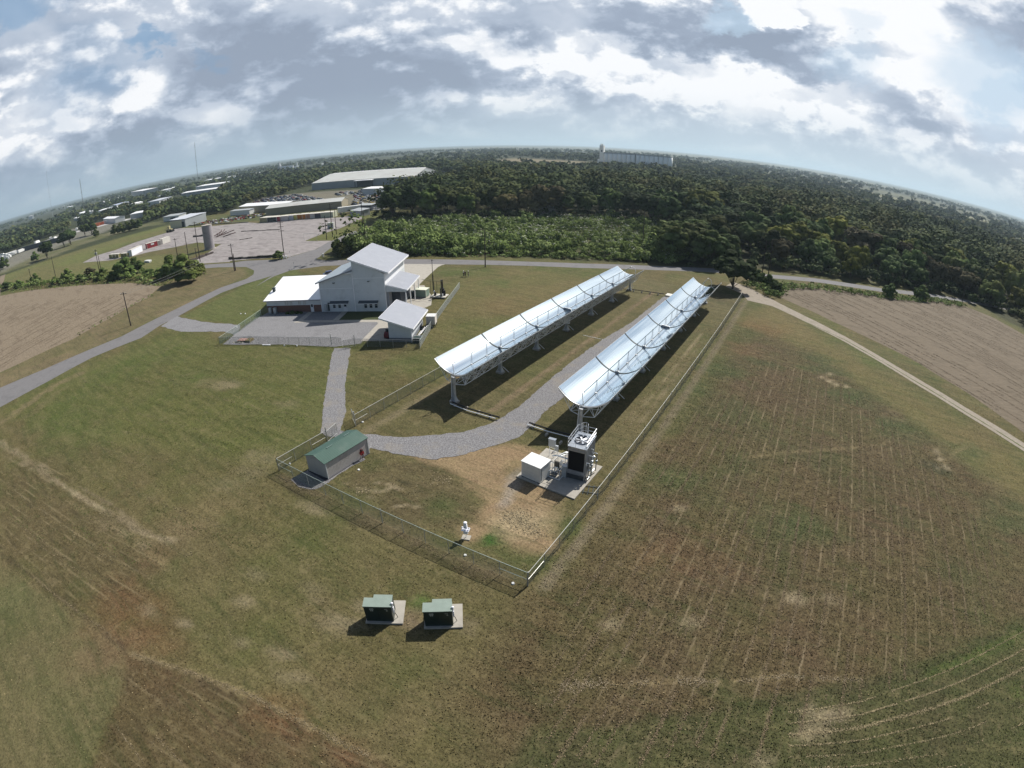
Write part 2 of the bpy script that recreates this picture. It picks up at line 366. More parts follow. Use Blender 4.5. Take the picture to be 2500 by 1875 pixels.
def streak(pts, wd, c, amt=.7, seed=2, wob=.25, brk=.3):
    """a worn or mown line along world points, broken up by noise"""
    d = np.full(NV, 1e9)
    x0 = min(p[0] for p in pts)-4; x1 = max(p[0] for p in pts)+4; y0 = min(p[1] for p in pts)-4; y1 = max(p[1] for p in pts)+4
    i = np.where((xx > x0) & (xx < x1) & (yy > y0) & (yy < y1))[0]; a = xx[i]; b = yy[i]; dd = np.full(len(i), 1e9)
    for p, q in zip(pts[:-1], pts[1:]):
        ex, ey = q[0]-p[0], q[1]-p[1]; t = np.clip(((a-p[0])*ex+(b-p[1])*ey)/(ex*ex+ey*ey), 0, 1)
        dd = np.minimum(dd, np.hypot(a-p[0]-ex*t, b-p[1]-ey*t))
    dd = dd+(vnoise(a, b, .7, seed, 3)-.5)*wob*2
    m = np.zeros(NV); m[i] = np.clip(1.3-dd/wd, 0, 1)*amt*np.clip(.35+(vnoise(a, b, .25, seed+1, 3)-brk)*2.2, 0, 1); lerp(m[:, None], c)
# mown green field left of the path
FIELD_L = PL(kD, (20,880),(350,725),(480,745),(715,760),(690,920),(590,1000),(300,980),(100,930))
lerp(pm(FIELD_L, 4, 4)*.75, (.072, .094, .024)); lerp(pm(FIELD_L, 4, 4)*nz(.35, 1)*.3, (.12, .105, .05)); lerp(pm(FIELD_L, 4, 4)*nz(.09, 4)*.5, (.092, .086, .03))
LOWL = PL(kD, (0,960),(300,960),(600,1010),(1150,1290),(1200,1659),(0,1659))
lerp(pm(LOWL, 5, 5)*.45, (.088, .076, .032)); lerp(pm(LOWL, 5, 5)*nz(.16, 2)*.45, (.115, .092, .045))
ROWSL = PL(kL, (0,420),(200,380),(640,700),(700,760),(560,960),(400,1020),(0,760))
r = pm(ROWSL, 3, 3, .15, 2); lerp(r*.5, (.09, .066, .036)); ms[:, 1] = np.maximum(ms[:, 1], r[:, 0]*.9)
SIDE = PL(kL, (0,820),(380,1060),(540,1190),(500,1350),(360,1659),(0,1659)); SIDE = SIDE+[(-60,-30),(-90,-16)]
lerp(pm(SIDE, .35, .25)*.8, (.098,.092,.042)); lerp(pm(SIDE, .4, .3)*nz(.14, 5)*.5, (.12, .10, .05)); ms[:, 2] -= pm(SIDE, .5, .3)[:, 0]*.3
blob(kL(60,960), 4, (.066,.09,.032), .35, 3); blob(kL(450,1180), 3.5, (.14, .095, .055), .6, 4, 1.6, 1.0)
# the darker reddish field at the bottom left
DARK = PL(kL, (540,1190),(800,1265),(1100,1385),(1530,1610),(1700,1700),(1500,1800),(360,1700),(500,1350)); DARK = DARK
lerp(pm(DARK, .5, .4)*.75, (.072, .046, .027)); lerp(pm(DARK, .5, .4)*nz(.3, 1)*.35, (.10, .082, .035)); ms[:, 1] = np.maximum(ms[:, 1], pm(DARK, 1, .5)[:, 0]*.55)
blob(kL(500,1010), 4.2, RED, .5, 6, 1.5, .3); blob(kL(620,1100), 3.2, RED, .42, 7, 2.2, -.1); blob(kL(1180,1460), 2.0, (.14,.07,.035), .55, 8, 1.7, .3); blob(kL(1450,1600), 1.5, RED, .6, 9)
blob(kL(640,780), 3, (.12,.07,.04), .4, 5); blob(kL(840,580), 4, (.14,.11,.055), .6, 2, 1.6, .9); blob(kL(760,700), 3.5, (.14,.105,.06), .6, 3)
streak(PL(kL, (-40,290),(40,330),(130,385),(220,460)), .8, PALE*.85, .7, 9, .9, .25); streak(PL(kL, (-40,330),(60,385),(200,440)), .35, PALE*.8, .6, 10, .5, .3)
streak(PL(kL, (220,460),(380,560),(500,620),(600,690),(720,715)), .42, PALE, .85, 3, .3, .2); streak(PL(kL, (330,490),(470,570),(560,640),(650,700)), .22, PALE*.9, .7, 4)
streak(PL(kL, (240,520),(420,640),(560,700),(700,830)), .5, TAN*1.1, .5, 5, .5, .35)
streak(PL(kL, (0,770),(150,870),(380,1055),(540,1185)), .35, (.055,.042,.025), .7, 5, .2, .1); streak(PL(kL, (0,800),(140,900),(370,1075),(520,1190)), .3, TAN*.8, .5, 6)
streak(PL(kL, (545,1185),(800,1262),(1050,1360),(1300,1490),(1531,1610)), .28, TAN*1.1, .75, 7, .2, .1); streak(PL(kL, (545,1200),(800,1280),(1050,1385),(1300,1515)), .22, (.05,.036,.022), .6, 8, .2, .1)
for s_, e_ in (((560,1430),(760,1640)),((480,1480),(600,1640)),((1000,1450),(1250,1600)),((640,1330),(900,1500))): streak([kL(*s_), kL(*e_)], .16, TAN*.9, .55, s_[0], .2, .3)
streak(PL(kL, (330,20),(230,70),(110,150),(20,215),(-60,260)), 1.5, (.17,.135,.075), .7, 4, 1.5, .1); streak(PL(kL, (250,90),(140,180),(40,250)), 1.6, (.13,.11,.055), .5, 6, 1.5, .2)
for (x, y, rr_, a_) in ((920,60,3.2,.6),(960,70,2,.6),(1190,150,2,.5),(1060,850,1.2,.5),(1010,970,1.0,.7),(1030,960,.7,.8),(760,1060,.8,.8),(620,1010,1.1,.6),(780,1065,.5,.8),(1300,910,1.0,.5),(1320,960,.9,.5),(1000,1135,.8,.8),(1150,1180,1.0,.7),(1210,1190,.7,.7),(1180,1280,.8,.6),(1250,1280,.7,.7),(870,1105,.4,.8),(1400,1055,1.6,.7),(1450,1060,1.0,.7),(1290,570,1.5,.6),(1320,590,1.2,.6),(1040,430,2.0,.45),(1110,370,2.5,.6),(950,480,2.0,.4),(440,640,1.6,.4),(520,680,1.3,.6),(600,730,1.0,.6)): blob(kL(x, y), rr_*.8, PALE*.75, a_*.7, int(x), 1.9, .35)
# large field on the right
FIELD_R = [(-15.2, 26), (-15.2, 112), (-9, 118), (4, 108), (18, 92), (30, 80), (42, 66), (60, 50), (60, 20), (0, 8), (-14, 14)]
r = pm(FIELD_R, 4, 3, .1, 1)
lerp(r*.74, (.074, .047, .028)); lerp(r*nz(.07, 3)*.45, (.078, .072, .03)); lerp(r*nz(.18, 4, 4, .45, .7)*.5, (.088, .060, .036)); lerp(r*nz(.13, 5, 3, .55, .75)*.6, (.055, .062, .025))
ROWR = [(-11, 24), (-13, 60), (-9, 84), (-3, 97), (9, 97), (14, 88), (24, 74), (33, 58), (30, 44), (20, 34), (6, 20), (-6, 14)]
ms[:, 0] = pm(ROWR, 4, 4, .15, 3)[:, 0]; ms[:, 2] += r[:, 0]*.5
lerp(pm([(-16,60),(-16,140),(-12,144),(-6,112),(-12,100),(-13,60)], 2, 2)*.5, (.066,.076,.024))
lerp(pm([(-15,128),(-8,136),(8,118),(30,96),(44,84),(48,70),(34,78),(20,92),(2,110),(-12,116)], 3, 2)*.72, (.125,.100,.042))
blob((-8,118), 6, (.15,.088,.042), .6, 3); blob((-10,100), 5, (.14,.08,.045), .45, 4); blob(kQ(480,1600), 4.5, (.11,.062,.038), .4, 5, 1.6, .4); blob(kQ(200,1560), 3, (.12,.08,.04), .4, 6)
for i, (x, y) in enumerate(((1300,700),(1500,850),(1550,900),(1900,1000),(1000,1400),(300,1150),(1100,500),(1150,560),(560,560),(380,640),(2150,1300),(2100,1400))): blob(kQ(x, y), 3.2, (.048,.068,.024), .6, i, 1.8, .3)
for (x, y) in ((1120,600),(1160,620),(1200,640),(1250,650),(1165,580),(1740,1000),(1760,1040),(1780,1080),(1745,1090),(1800,1095)): blob(kQ(x, y), .7, PALE*1.1, .7, x, 1.4, 1.2)
blob(kQ(1735,1085), 1.6, (.03,.035,.02), .7, 5, 2); streak(PL(kQ, (1280,1115),(1500,1115),(1700,1095)), .45, (.062,.042,.024), .6, 4)
streak(PL(kQ, (700,1030),(1000,1000),(1250,985),(1450,960)), .3, TAN*1.15, .6, 4); streak(PL(kQ, (1780,1060),(1850,1000),(1920,970)), .4, TAN*1.1, .6, 5)
streak(PL(kB, (60,860),(160,880),(330,860)), .4, TAN, .6, 6, .5, .25); streak(PL(kB, (510,860),(640,850),(780,855)), .4, TAN, .6, 6, .5, .25); streak(PL(kB, (330,860),(510,860)), .2, TAN, .7); streak(PL(kB, (780,855),(920,855),(1140,830),(1600,850)), .22, TAN*1.1, .7, 3)
GRNB = PL(kB, (0,1060),(400,1050),(900,960),(1300,890),(1750,770),(2212,560),(2300,1250),(0,1250)); GRNB += [(20, 5), (-8, 5)]
lerp(pm(GRNB, .6, .5)*.75, (.048, .052, .022)); lerp(pm(GRNB, .6, .5)*nz(.4, 2)*.4, (.07, .075, .028)); ms[:, 0] = ms[:, 0]*(1-pm(GRNB, 1, .5)[:, 0]*.25)
lerp(pm(PL(kB, (1750,790),(2212,590),(2212,680),(1780,840)), .8, .3)*.8, (.055, .078, .02)); blob(kB(2180,900), 1.3, (.065,.10,.02), .5, 4)
streak(PL(kB, (2212,590),(1950,720),(1700,820),(1400,890),(1150,940),(800,985),(300,1030)), .3, (.035,.03,.016), .6, 5, .2, .2)
for (x, y) in ((1250,1000),(1330,1010),(1300,1070),(1400,1000),(1240,1090),(1030,1210),(1170,470),(1190,490),(715,590),(1340,480),(350,600),(670,80)): blob(kB(x, y), .75, PALE*.9, .65, x, 1.5, .4)
# inside the collector compound
lerp(pm([(-51.5,26.5),(-17,28.5),(-16.6,140),(-51.5,140)], 1, .6)*.55, (.098,.086,.04)); lerp(pm([(-51.5,50),(-17,50),(-16.6,140),(-51.5,140)], 1, .6)*nz(.12, 1)*.5, (.115,.1,.05))
SAND = PL(kS, (1330,640),(1700,560),(2212,520),(2400,560),(2560,640),(2700,1000),(2620,1500),(2300,1530),(2130,1260),(1990,1380),(1830,1420),(1790,1300),(1960,1230),(2000,1060),(1880,920),(1700,760))
lerp(pm(SAND, .7, 1.0, .3)*.9, (.255, .182, .105)); lerp(pm(SAND, .7, 1, .3)*nz(.5, 3)*.35, (.20, .13, .08)); ms[:, 2] -= pm(SAND, .5, .8, .3)[:, 0]*.25
blob(kW(1300,650), 2.4, (.34,.27,.165), .75, 4, 1.4, .5); blob(kW(1250,560), 1.3, (.34,.27,.165), .6, 5); lerp(pm(PL(kC, (0,1120),(180,1000),(260,1120),(60,1500),(-200,1650)), .4, .5)*.7, (.27, .235, .20))
DG = PL(kS, (800,800),(1000,650),(1400,700),(1700,800),(1880,980),(1900,1150),(1700,1300),(1400,1260),(1000,1080),(760,930))
lerp(pm(DG, 1.0, 1.2, .3)*.6, (.085, .062, .036)); blob(kS(1600,1080), 2.0, (.05,.068,.022), .75, 3); blob(kS(1000,720), 2.0, (.055,.066,.022), .6, 4); blob(kS(2050,1390), .9, (.035,.085,.018), .95, 5); blob(kW(850,870), .9, (.04,.085,.018), .8, 6); blob(kW(1900,700), 2.2, (.05,.075,.022), .7, 3); blob(kW(1450,1150), 2.0, (.055,.075,.022), .6, 3, 2)
streak(PL(kS, (1100,855),(1250,860),(1360,930),(1410,1050)), .13, (.045,.04,.022), .9, 3, .08, .0); streak(PL(kS, (980,870),(1150,890),(1260,950)), .12, PALE*.8, .7, 3, .1, .0); streak(PL(kS, (730,880),(900,940),(1080,960),(1200,910)), .2, PALE*.9, .75, 5, .3, .1); streak(PL(kS, (950,960),(1000,1050),(1080,1080)), .14, PALE*.8, .7, 3, .1, .0); streak(PL(kS, (620,890),(800,990),(900,1040)), .14, (.035,.033,.02), .8, 3, .1, .0); streak(PL(kS, (1200,1090),(1340,1080),(1440,1110)), .12, PALE*.9, .7, 3, .1, .0)
streak([(-50.5,25.6),(-35,26.7),(-18,28.0)], .7, (.17,.13,.08), .6, 4, .5, .1); streak([(-49,24.3),(-35,25.6),(-20,26.7)], .3, (.05,.04,.024), .6, 4, .4, .2)
streak([(-15.2,29),(-15.2,80),(-15.3,140)], .7, (.19,.155,.105), .65, 4, .3, .05); streak([(-49.5,38),(-49.0,60)], .8, (.2,.16,.1), .55, 4, .6, .1)
streak([(-38.2,54),(-38.3,90),(-38.6,128)], .55, (.22,.165,.105), .85, 5, .3, .0); streak([(-46.3,60),(-46.5,95),(-46.5,130)], .5, (.14,.11,.06), .5, 5, .4, .1); streak([(-49.5,60),(-50,90),(-51,128)], .8, (.15,.09,.055), .6, 6, .5, .1)
for x_ in (-18.6, -19.6, -20.6): streak([(x_, 62), (x_-.2, 104)], .16, PALE, .6, int(-x_), .15, .25)
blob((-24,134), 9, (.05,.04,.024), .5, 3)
# transformer surrounds
blob((-22.6,19.2), 1.3, (.16,.12,.08), .75, 3); blob((-23.6,21.2), 1.0, (.06,.11,.025), .8, 4); blob((-27.4,17.5), .9, PALE*.8, .6, 5); blob((-18.4,21.6), 1.0, (.15,.12,.08), .6, 5)
# lawn behind the collectors
LAWN = [(-80,78),(-52,62),(-52,134),(-84,127),(-90,118)]
lerp(pm(LAWN, 3, 3)*.45, (.088,.098,.03)); lerp(pm(LAWN, 3, 3)*nz(.08, 5)*.6, (.135,.105,.048)); blob((-76,112), 5, (.06,.095,.024), .5, 3); blob((-62,96), 7, (.145,.10,.05), .45, 4)
streak([(-58,66),(-53,80),(-52.5,110)], .6, TAN*1.1, .6, 4, .8, .25)
# verge left of the road and the tan strip
VERGE = PL(k1, (560,1659),(900,1470),(1180,1330),(1240,1260),(1400,1200),(1620,1130),(1800,1120),(1920,1140),(1930,1180),(1700,1280),(1400,1430),(980,1620),(900,1659)); VERGE += [(-135,-20),(-150,-20)]
lerp(pm(VERGE, 1.5, 1.5)*.85, (.165,.130,.075)); lerp(pm(VERGE, 2, 1.5)*nz(.35, 4)*.5, (.11,.085,.05)); streak(PL(k1, (1020,1590),(1400,1430),(1700,1290),(1930,1170),(1900,1130)), .9, (.075,.09,.03), .7, 3, .6, .1); lerp(pm(VERGE, 1.5, 1)*nz(.15, 2)*.4, (.09,.088,.035))
VG = PL(m1, (0,1530),(720,1230),(1100,1070),(2000,820),(2212,800),(2300,930),(1820,1040),(1115,1320),(1500,1320),(2000,1250),(2212,1230),(2300,1500),(1000,1560),(0,1600))
LAWN2 = PL(k1, (1400,1490),(1560,1420),(1760,1320),(1960,1225),(2212,1130),(2300,1100),(2350,1500),(2050,1500),(1850,1560)); lerp(pm(LAWN2, 1, .8)*.8, (.088,.106,.034)); streak(PL(k1, (1390,1470),(1700,1330),(2000,1205),(2212,1110)), .8, (.05,.062,.02), .6, 4, .5, .1)
lerp(pm(VG, 3, 2)*.85, (.118,.132,.042)); lerp(pm(VG, 3, 2)*nz(.03, 3)*.5, (.13,.105,.05))
MED = PL(m3, (1020,1045),(1300,930),(1500,870),(1800,740),(1900,650),(2120,640),(2120,700),(1950,790),(1700,900),(1400,1030)); lerp(pm(MED, 1.5, 1)*.85, (.11,.12,.035))
WGR = PL(kN, (0,560),(280,500),(280,590),(0,620)); lerp(pm(WGR, 4, 2)*.85, (.12,.14,.04)); lerp(pm(PL(kN, (280,590),(1100,540),(1100,500),(290,560)), 4, 2)*.7, (.11,.12,.04))
SCRUB_GROUND = [(-152,118),(-190,181),(-130,224),(-106,250),(-60,246),(-30,214),(-38,162)]; lerp(pm(SCRUB_GROUND, 3, 2)*.9, (.045,.05,.02))  # darker ground colour over the scrub meadow
# woodland floor and the far country
rr = np.hypot(xx, yy)
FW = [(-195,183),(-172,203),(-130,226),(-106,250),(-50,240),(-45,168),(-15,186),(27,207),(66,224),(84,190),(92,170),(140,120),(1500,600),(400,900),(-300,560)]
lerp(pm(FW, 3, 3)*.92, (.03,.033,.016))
far = np.clip((rr-330)/80, 0, 1)*((yy > 300) | (xx < -420) | (xx > 120))
lerp(far[:, None]*.95, (.024,.033,.015))
azm = np.degrees(np.arctan2(xx, yy)); ffw = np.clip((azm+48)/12, 0, 1); ff = ffw*np.clip((vnoise(xx, yy*2.2, .0016, 2, 3)-.56)/.03, 0, 1)*np.clip((rr-1500)/500, 0, 1); lerp(ff[:, None]*.7, (.12,.12,.065))
f2 = ffw*np.clip((vnoise(xx*.4, yy, .0006, 4, 3)-.53)/.03, 0, 1)*np.clip((rr-3200)/500, 0, 1); lerp(f2[:, None]*.7, (.135,.13,.085))
FARF = [[(-600,800),(-360,760),(-330,1000),(-760,1180)], [(-470,690),(-400,690),(-400,770),(-480,760)], [(120,1300),(460,1330),(560,1600),(80,1560)], [(60,760),(330,700),(360,800),(60,840)], [(-900,800),(-640,880),(-700,960),(-980,860)], [(-330,1040),(-280,1040),(-280,1200),(-330,1200)]]
for i, q in enumerate(FARF): lerp(pm(q, 12, 8, .01, i)*.95, ((.19,.155,.095), (.14,.17,.05), (.17,.165,.09), (.10,.105,.045), (.17,.16,.09), (.2,.17,.11))[i])
VG2 = PL(m1, (0,1500),(0,1370),(300,1290),(720,1160),(1100,1010),(1500,920),(2000,800),(2212,770),(2212,820),(2000,840),(1100,1090),(720,1250)); lerp(pm(VG2, 3, 3)*.85, (.10,.105,.045)); lerp(pm(VG2, 3, 3)*nz(.06, 1)*.5, (.17,.15,.10))
INDL = PL(m1, (0,1340),(260,1200),(500,1110),(900,900),(1300,800),(1560,780),(1560,860),(1300,960),(900,1080),(500,1230),(0,1480)); lerp(pm(INDL, 6, 3, .05)*.8, (.20,.19,.165))
YARD = PL(m3, (300,540),(330,470),(900,400),(1700,350),(2150,330),(2130,470),(1980,600),(1700,640),(1650,560)); lerp(pm(YARD, 5, 3, .05)*.8, (.17,.155,.125))
JUNK = PL(m2, (1100,800),(1300,700),(1800,680),(2300,690),(1850,760),(1700,780)); lerp(pm(JUNK, 4, 4, .05)*.85, (.075,.09,.035))
lerp(nz(.5, 0, 2, .3, .7)*.14, (.035,.03,.016))
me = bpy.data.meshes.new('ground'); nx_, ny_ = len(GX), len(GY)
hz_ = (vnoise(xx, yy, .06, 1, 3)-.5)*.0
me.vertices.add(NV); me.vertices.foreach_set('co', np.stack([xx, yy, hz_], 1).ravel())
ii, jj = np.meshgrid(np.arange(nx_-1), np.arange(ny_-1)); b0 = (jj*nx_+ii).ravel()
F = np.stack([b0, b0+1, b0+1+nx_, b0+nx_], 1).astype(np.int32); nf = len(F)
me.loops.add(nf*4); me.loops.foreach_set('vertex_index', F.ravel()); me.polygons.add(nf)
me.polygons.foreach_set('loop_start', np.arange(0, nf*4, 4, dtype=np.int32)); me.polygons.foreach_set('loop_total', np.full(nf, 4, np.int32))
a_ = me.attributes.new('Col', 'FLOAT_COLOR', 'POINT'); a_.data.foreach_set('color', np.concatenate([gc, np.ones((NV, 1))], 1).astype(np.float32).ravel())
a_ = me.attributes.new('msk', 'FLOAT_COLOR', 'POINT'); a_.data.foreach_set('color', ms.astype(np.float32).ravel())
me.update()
gm = bpy.data.materials.new('ground_grass'); gm.use_nodes = True; t = NT(gm.node_tree); b = gm.node_tree.nodes['Principled BSDF']
tcn = t.n('ShaderNodeTexCoord'); V = tcn.outputs['Object']; ca = t.n('ShaderNodeAttribute', attribute_name='Col'); ma = t.n('ShaderNodeAttribute', attribute_name='msk')
sm = t.n('ShaderNodeSeparateColor'); t.l(ma.outputs['Color'], sm.inputs[0]); sx = t.n('ShaderNodeSeparateXYZ'); t.l(V, sx.inputs[0])
nf1 = t.noise(V, 3.6, 5, .72); nf2 = t.noise(V, 1.1, 4, .6); nf3 = t.noise(V, .22, 4, .6); nf4 = t.noise(V, 9.0, 3, .7)
amp = t.m('ADD', .85, t.m('MULTIPLY', sm.outputs[2], .5))
f = t.m('MULTIPLY', t.m('SUBTRACT', nf1, .5), 5.2); f = t.m('ADD', f, t.m('MULTIPLY', t.m('SUBTRACT', nf2, .5), 1.5)); f = t.m('ADD', f, t.m('MULTIPLY', t.m('SUBTRACT', nf4, .5), 3.4))
f = t.m('ADD', 1.0, t.m('MULTIPLY', t.m('MULTIPLY', f, amp), .62)); f = t.m('MINIMUM', t.m('MAXIMUM', f, .22), 2.4)
vm = t.n('ShaderNodeVectorMath', operation='SCALE'); t.l(ca.outputs['Color'], vm.inputs[0]); t.l(f, vm.inputs['Scale']); c = vm.outputs[0]
c = t.mix(t.m('MULTIPLY', t.mr(nf2, .52, .72), .35), c, (.17, .135, .07)); c = t.mix(t.m('MULTIPLY', t.mr(nf3, .5, .7), .25), c, (.05, .07, .02))
mpS = t.n('ShaderNodeMapping'); mpS.inputs['Rotation'].default_value = (0, 0, R(-16.5)); mpS.inputs['Scale'].default_value = (.10, .9, 1); t.l(V, mpS.inputs[0]); stn = t.noise(mpS.outputs[0], .9, 5, .65)
c = t.mix(t.m('MULTIPLY', t.mr(stn, .50, .70), t.m('MULTIPLY', t.m('SUBTRACT', 1.0, sm.outputs[0], clamp=True), .28)), c, (.17, .145, .07)); c = t.mix(t.m('MULTIPLY', t.mr(stn, .5, .32), .38), c, (.036, .048, .016))
wv_ = t.noise(V, .55, 6, .7, 1.5); c = t.mix(t.m('MULTIPLY', t.mr(wv_, .54, .68), .27), c, (.20, .16, .09))
def rowline(coord, pitch, wid, brk):
    q = t.m('ABSOLUTE', t.m('SUBTRACT', t.m('FRACT', t.m('DIVIDE', t.m('ADD', coord, t.m('MULTIPLY', t.m('SUBTRACT', nf2, .5), .35)), pitch)), .5))
    return t.m('MULTIPLY', t.mr(q, .0, wid, 1, 0), brk)
mp = t.n('ShaderNodeMapping'); mp.inputs['Scale'].default_value = (1, .26, 1); t.l(V, mp.inputs[0]); br = t.mr(t.noise(mp.outputs[0], .8, 7, .75), .40, .66)
c = t.mix(t.m('MULTIPLY', t.m('MULTIPLY', rowline(sx.outputs[0], 1.62, .12, br), sm.outputs[0]), .78), c, (.215, .17, .105))
mp = t.n('ShaderNodeMapping'); mp.inputs['Rotation'].default_value = (0, 0, R(-16.5)); t.l(V, mp.inputs[0]); s2 = t.n('ShaderNodeSeparateXYZ'); t.l(mp.outputs[0], s2.inputs[0])
mp2 = t.n('ShaderNodeMapping'); mp2.inputs['Scale'].default_value = (.2, 1, 1); t.l(mp.outputs[0], mp2.inputs[0]); br2 = t.mr(t.noise(mp2.outputs[0], .8, 5, .65), .44, .62)
c = t.mix(t.m('MULTIPLY', t.m('MULTIPLY', rowline(s2.outputs[1], 1.15, .22, br2), sm.outputs[1]), .6), c, (.22, .175, .10))
c = t.mix(t.m('MULTIPLY', t.m('MULTIPLY', t.mr(t.noise(mp2.outputs[0], 1.3, 4, .6), .5, .7), sm.outputs[1]), .6), c, (.035, .03, .016))
t.l(c, b.inputs['Base Color']); b.inputs['Roughness'].default_value = .9; b.inputs['Specular IOR Level'].default_value = .1
bp = t.n('ShaderNodeBump'); bp.inputs['Strength'].default_value = .55; bp.inputs['Distance'].default_value = .12
t.l(t.m('ADD', nf1, t.m('MULTIPLY', nf2, .8)), bp.inputs['Height']); t.l(bp.outputs[0], b.inputs['Normal'])
me.materials.append(gm); go = bpy.data.objects.new('ground', me); COL.objects.link(go); tag(go, None, None, None, 'structure')
# ------------------------------------------------------------------ fields, roads, paved areas
M_plough = mat('bare_field', (.185, .146, .100), .95, var=.32, scale=2.2, bump=.5, stretch=(.22, 1.0, 1, R(-25)), dark=(.12, .09, .06), dscale=.35, damt=.7, detail=8)
M_plough2 = mat('stubble_field', (.135, .106, .072), .95, var=.42, scale=2.4, bump=.5, stretch=(.22, 1.0, 1, R(38)), dark=(.10, .078, .05), dscale=.5, damt=.8, detail=8)
M_asph = mat('asphalt', (.158, .152, .153), .9, var=.12, scale=1.5, bump=.1, dark=(.1, .098, .1), dscale=.3, damt=.5)
M_asph2 = mat('pale_asphalt', (.225, .205, .205), .9, var=.14, scale=1.2, dark=(.14, .13, .13), dscale=.4, damt=.6)
M_grav = mat('blue_grey_gravel', (.178, .174, .178), .95, var=.75, scale=5.5, bump=.5, dark=(.23, .205, .17), dscale=.3, damt=.6)
M_grav2 = mat('yard_gravel', (.195, .192, .197), .95, var=.4, scale=3.5, bump=.3, dark=(.13, .125, .13), dscale=.3, damt=.45)
M_track = mat('dirt_track', (.26, .225, .18), .95, var=.25, scale=2, bump=.3, dark=(.17, .15, .10), dscale=.5, damt=.5)
M_conc = mat('concrete', (.36, .335, .29), .85, var=.12, scale=1.5, dark=(.2, .18, .16), dscale=.6, damt=.4)
M_lot = mat('worn_lot', (.245, .222, .215), .9, var=.3, scale=.25, detail=7, dark=(.13, .11, .11), dscale=.1, damt=.75, stretch=(1, 2.2, 1, R(-20)))
PLOW = (PL(k1, (0,1335),(250,1290),(600,1255),(1000,1235),(1240,1262),(1150,1345),(1000,1420),(900,1480),(700,1590),(560,1670))+[(-152,-25),(-400,-60),(-420,20)])
sheet('ploughed_field', PLOW, .012, M_plough, 3, .5)
STUB = PL(kQ, (905,110),(1100,115),(1300,140),(1480,170),(1750,190),(1890,215),(2050,280),(2212,370),(2300,430),(2400,1000),(2212,900),(1900,680),(1600,500),(1250,330),(1000,215),(900,170))
sheet('stubble_field', STUB, .012, M_plough2, 3, .5)
road = PL(kD, (0,838),(100,796),(262,727),(400,658))+PL(k1, (1700,1272),(1900,1205),(1955,1170),(1960,1140),(1900,1112))+PL(m2, (1500,1395),(1300,1398),(1110,1412),(1100,1362),(1450,1340),(1640,1310),(2000,1296),(2212,1285))+PL(m3, (800,1262),(900,1235),(1180,1150),(1330,1060),(1400,1035),(1560,960),(1700,905),(1760,930),(1560,1040),(1350,1150),(1250,1230),(1170,1290),(1300,1305))+PL(k2, (1265,1052),(2212,1072))+PL(k3, (700,1085),(1230,1103),(1690,1122),(2000,1150))+PL(k4, (100,1158),(600,1200),(1100,1275),(1450,1312),(1750,1362))+[(130,244),(128,239)]+PL(k4, (1730,1378),(1450,1338),(1100,1302),(600,1228),(100,1186))+PL(k3, (2000,1180),(1690,1152),(1230,1135),(700,1120),(0,1096))+PL(k2, (1560,1092),(1260,1090),(740,1105))+PL(m3, (1530,1370),(1280,1378),(1000,1415),(820,1440),(600,1520),(350,1659))+PL(k1, (2100,1180),(1900,1240),(1700,1315),(1370,1495),(1240,1560),(1090,1659))+PL(kD, (200,772),(100,826),(0,880))+[(-127,-30),(-134,-30)]
sheet('asphalt_road', road, .020, M_asph, 2.5, .12)
sheet('paved_lot', PL(m1, (1115,1335),(1300,1238),(1550,1168),(1820,1062),(2212,942))+PL(m2, (700,872),(950,862),(1200,842),(1700,792),(1850,802))+PL(m3, (800,768),(1500,722),(1620,702),(1800,688),(1790,740),(1500,868),(1300,930),(1100,1008),(1020,1043),(1380,1038),(1300,1080),(1150,1160),(900,1230),(800,1258),(300,1285),(0,1312))+PL(m2, (1450,1325),(1100,1345),(920,1325),(1100,1240),(1250,1130),(1330,1085),(1000,1062),(700,1125),(350,1192),(100,1255))+PL(m1, (1450,1308)), .014, M_lot, 4, .3)
sheet('gravel_drive', PL(k1, (1365,1492),(1460,1515),(1560,1535),(1850,1560))+PL(z4, (470,700),(440,1000),(60,900))+PL(k1, (1560,1612),(1400,1612),(1240,1570)), .028, M_grav2, .6, .4)
sheet('gravel_yard', PL(z4, (40,1215),(500,1225),(900,1215),(1500,1215),(2200,1250))+PL(c5, (960,1270),(1240,1235),(1430,1020),(1500,975),(1530,885),(830,890),(235,900),(185,930),(100,965),(0,1040)), .024, M_grav2, 1.2, .15)
sheet('gravel_path', PL(kD, (722,752),(716,770),(706,830),(697,890),(692,935),(715,945),(765,940),(800,938),(850,944),(900,943),(1000,934),(1060,915),(1090,900))+PL(a1, (1000,1659),(1300,1390),(1560,1175),(1900,930),(2212,745))+PL(a2, (1240,462))+[(-32.4,127),(-31.7,90),(-31.4,62)]+PL(a1, (1330,1659))+PL(kD, (1165,905),(1120,945),(1050,968),(990,985),(930,993),(870,983),(800,968),(780,985))+PL(kS, (930,670),(830,720),(700,800),(600,880),(480,940),(330,920),(260,850),(420,760))+[(-46.5,36),(-49.5,38)]+PL(kD, (735,930),(748,890),(745,830),(752,790),(758,752)), .032, M_grav, .35, .24)
sheet('dirt_track', PL(kQ, (640,85),(720,112),(900,205),(1250,382),(1600,585),(1900,765),(2212,955),(2400,1075))+PL(kQ, (2400,1125),(2212,1000),(1900,805),(1600,620),(1250,412),(1000,285),(850,215),(720,185),(690,150),(600,110)), .028, M_track, 2, .25)
gstrip = mat('verge_grass', (.075, .085, .025), .9, var=.4, scale=2.5, bump=.4, dark=(.13, .11, .05), dscale=.5, damt=.5)
sheet('grass_strip', ribbon(PL(kQ, (1010,292),(1250,398+3),(1600,604+2),(1900,787+2),(2300,1040)), .35, .3), .034, gstrip, .5, .15)
